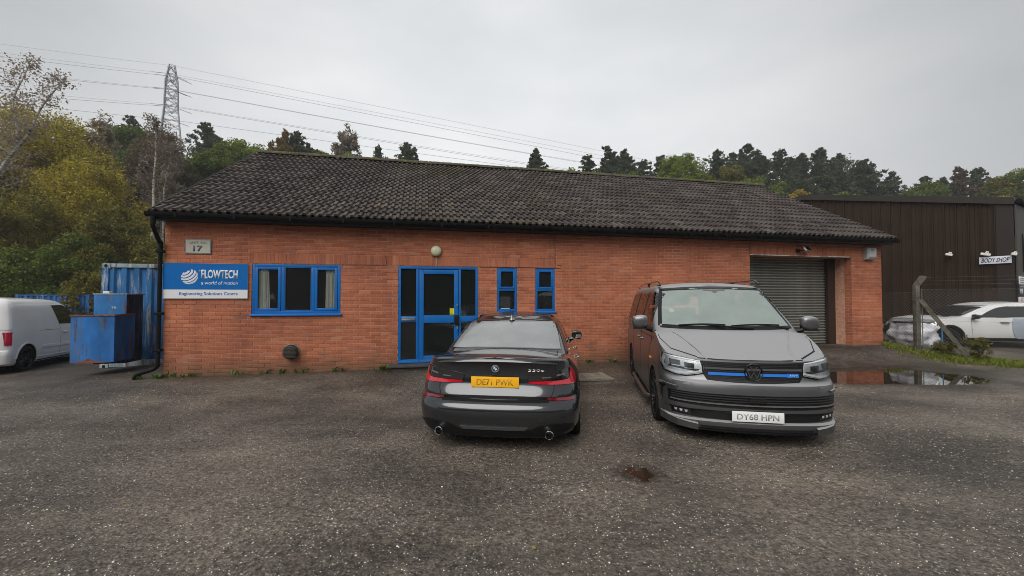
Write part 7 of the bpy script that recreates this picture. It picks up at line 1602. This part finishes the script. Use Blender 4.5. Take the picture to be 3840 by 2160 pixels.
# lines: seen heights at three places give each line's sag
lm = mat('line_grey', (.20, .20, .21), rough=.6)
far = Vector((161, 400)); p0 = Vector((pxw, PD)); dr = (far - p0).normalized(); near_ = p0 - dr * 42
def hpos(px_, A, Bp):       # where the plan line A-B crosses the sight line of column px_
    k = (px_ - 1288) / 1047.; d = Bp - A; t = (k * A.y - A.x) / (d.x - k * d.y); return t, A + d * t
LN = [('earth', 157, 333.4, 105, 0, 404), ('top', 178, 346.8, 122, 1.5, 416), ('top', 185, 356, 131, -1.5, 424), ('middle', 217, 377, 169, 1.5, 433), ('middle', 220, 378.5, 180, -1.5, 436), ('bottom', 259, 403.5, 233, 1.5, 452), ('bottom', 263, 407, 240, -1.5, 455), ('lowest', 297, 417, 277, 0, 462)]
for i, (nm, yp, ym, yl, off, yr) in enumerate(LN):
    o2 = Vector((-dr.y, dr.x)) * off; A = p0 + o2; Bp = far + o2
    z0 = CAM_H + (750.5 - yp) / 1047. * A.y; tm_, pm = hpos(1301, A, Bp); zm = CAM_H + (750.5 - ym) / 1047. * pm.y; tr_, pr_ = hpos(1651, A, Bp); zr = CAM_H + (750.5 - yr) / 1047. * pr_.y
    # quadratic through three heights
    M3 = np.array([[0, 0, 1], [tm_ ** 2, tm_, 1], [tr_ ** 2, tr_, 1]]); qa, qb, qc = np.linalg.solve(M3, np.array([z0, zm, zr])); s = MB()
    pts = [(A.x + (Bp.x - A.x) * t, A.y + (Bp.y - A.y) * t, qa * t * t + qb * t + qc) for t in [.9 * (k / 26) ** 1.4 for k in range(27)]]
    C_ = near_ + o2; xl = {0: 42, 4: 65, 5: 162, 6: 162, 7: 246}.get(i, 0); tl_, pl_ = hpos(xl, A, C_); zl = CAM_H + (750.5 - yl) / 1047. * pl_.y
    left = [(A.x + (C_.x - A.x) * t, A.y + (C_.y - A.y) * t, z0 + (zl - z0) * t / tl_ - 1.2 * t * (1 - t)) for t in [k / 10 for k in range(10, 0, -1)]]
    s.tube(left + pts, [.026] * 10 + [.026 + .075 * k / 26 for k in range(27)] if off < 0 or nm == 'lowest' else [.017] * 10 + [.018 + .06 * k / 26 for k in range(27)], 4)
    o = s.build('power_line', lm); tag(o, ['topmost earth wire strung from the pylon tip', 'power line on the top arms, thinner upper one', 'power line on the top arms, heavier lower one', 'power line on the middle arms, upper one', 'power line on the middle arms, lower one', 'power line on the bottom arms, upper one', 'power line on the bottom arms, lower one', 'lowest power line, strung under all the arms'][i], 'power line', 'power lines from the pylon')
    if nm != 'earth':
        g = MB(); ps = [Vector(pts[0]), Vector(pts[3])]; L1 = Vector(left[-1]); 
        for q in (Vector(pts[0]).lerp(Vector(pts[2]), .8) if False else Vector(pts[0]) + Vector((dr.x, dr.y, -.12)) * 3.2, Vector(pts[0]) + (L1 - Vector(pts[0])).normalized() * 3.2):
            g.tube([Vector(pts[0]) - PY.location, q - PY.location], .055, 6)
        o = g.build('insulator', mat('insulator_grey', (.30, .30, .31), rough=.3), PY); o.matrix_parent_inverse = Matrix.Identity(4)
        for v in o.data.vertices: v.co = Matrix.Rotation(-R(38), 4, 'Z') @ v.co
# ------------------------------------------------------------------ damp air: the far trees and the pylon fade a little
hb = MB(); hb.box(-470, 480, -310, 640, -3.2, 72)
hm = bpy.data.materials.new('haze'); hm.use_nodes = True; ht = hm.node_tree; ht.nodes.clear(); ho = ht.nodes.new('ShaderNodeOutputMaterial'); hv = ht.nodes.new('ShaderNodeVolumePrincipled')
hv.inputs['Color'].default_value = (.93, .95, .97, 1); hv.inputs['Density'].default_value = .0009; hv.inputs['Anisotropy'].default_value = .2; ht.links.new(hv.outputs[0], ho.inputs['Volume'])
ho_ = hb.build('haze', hm, kind='stuff'); ho_['label'] = 'thin damp haze over the yard and slope'
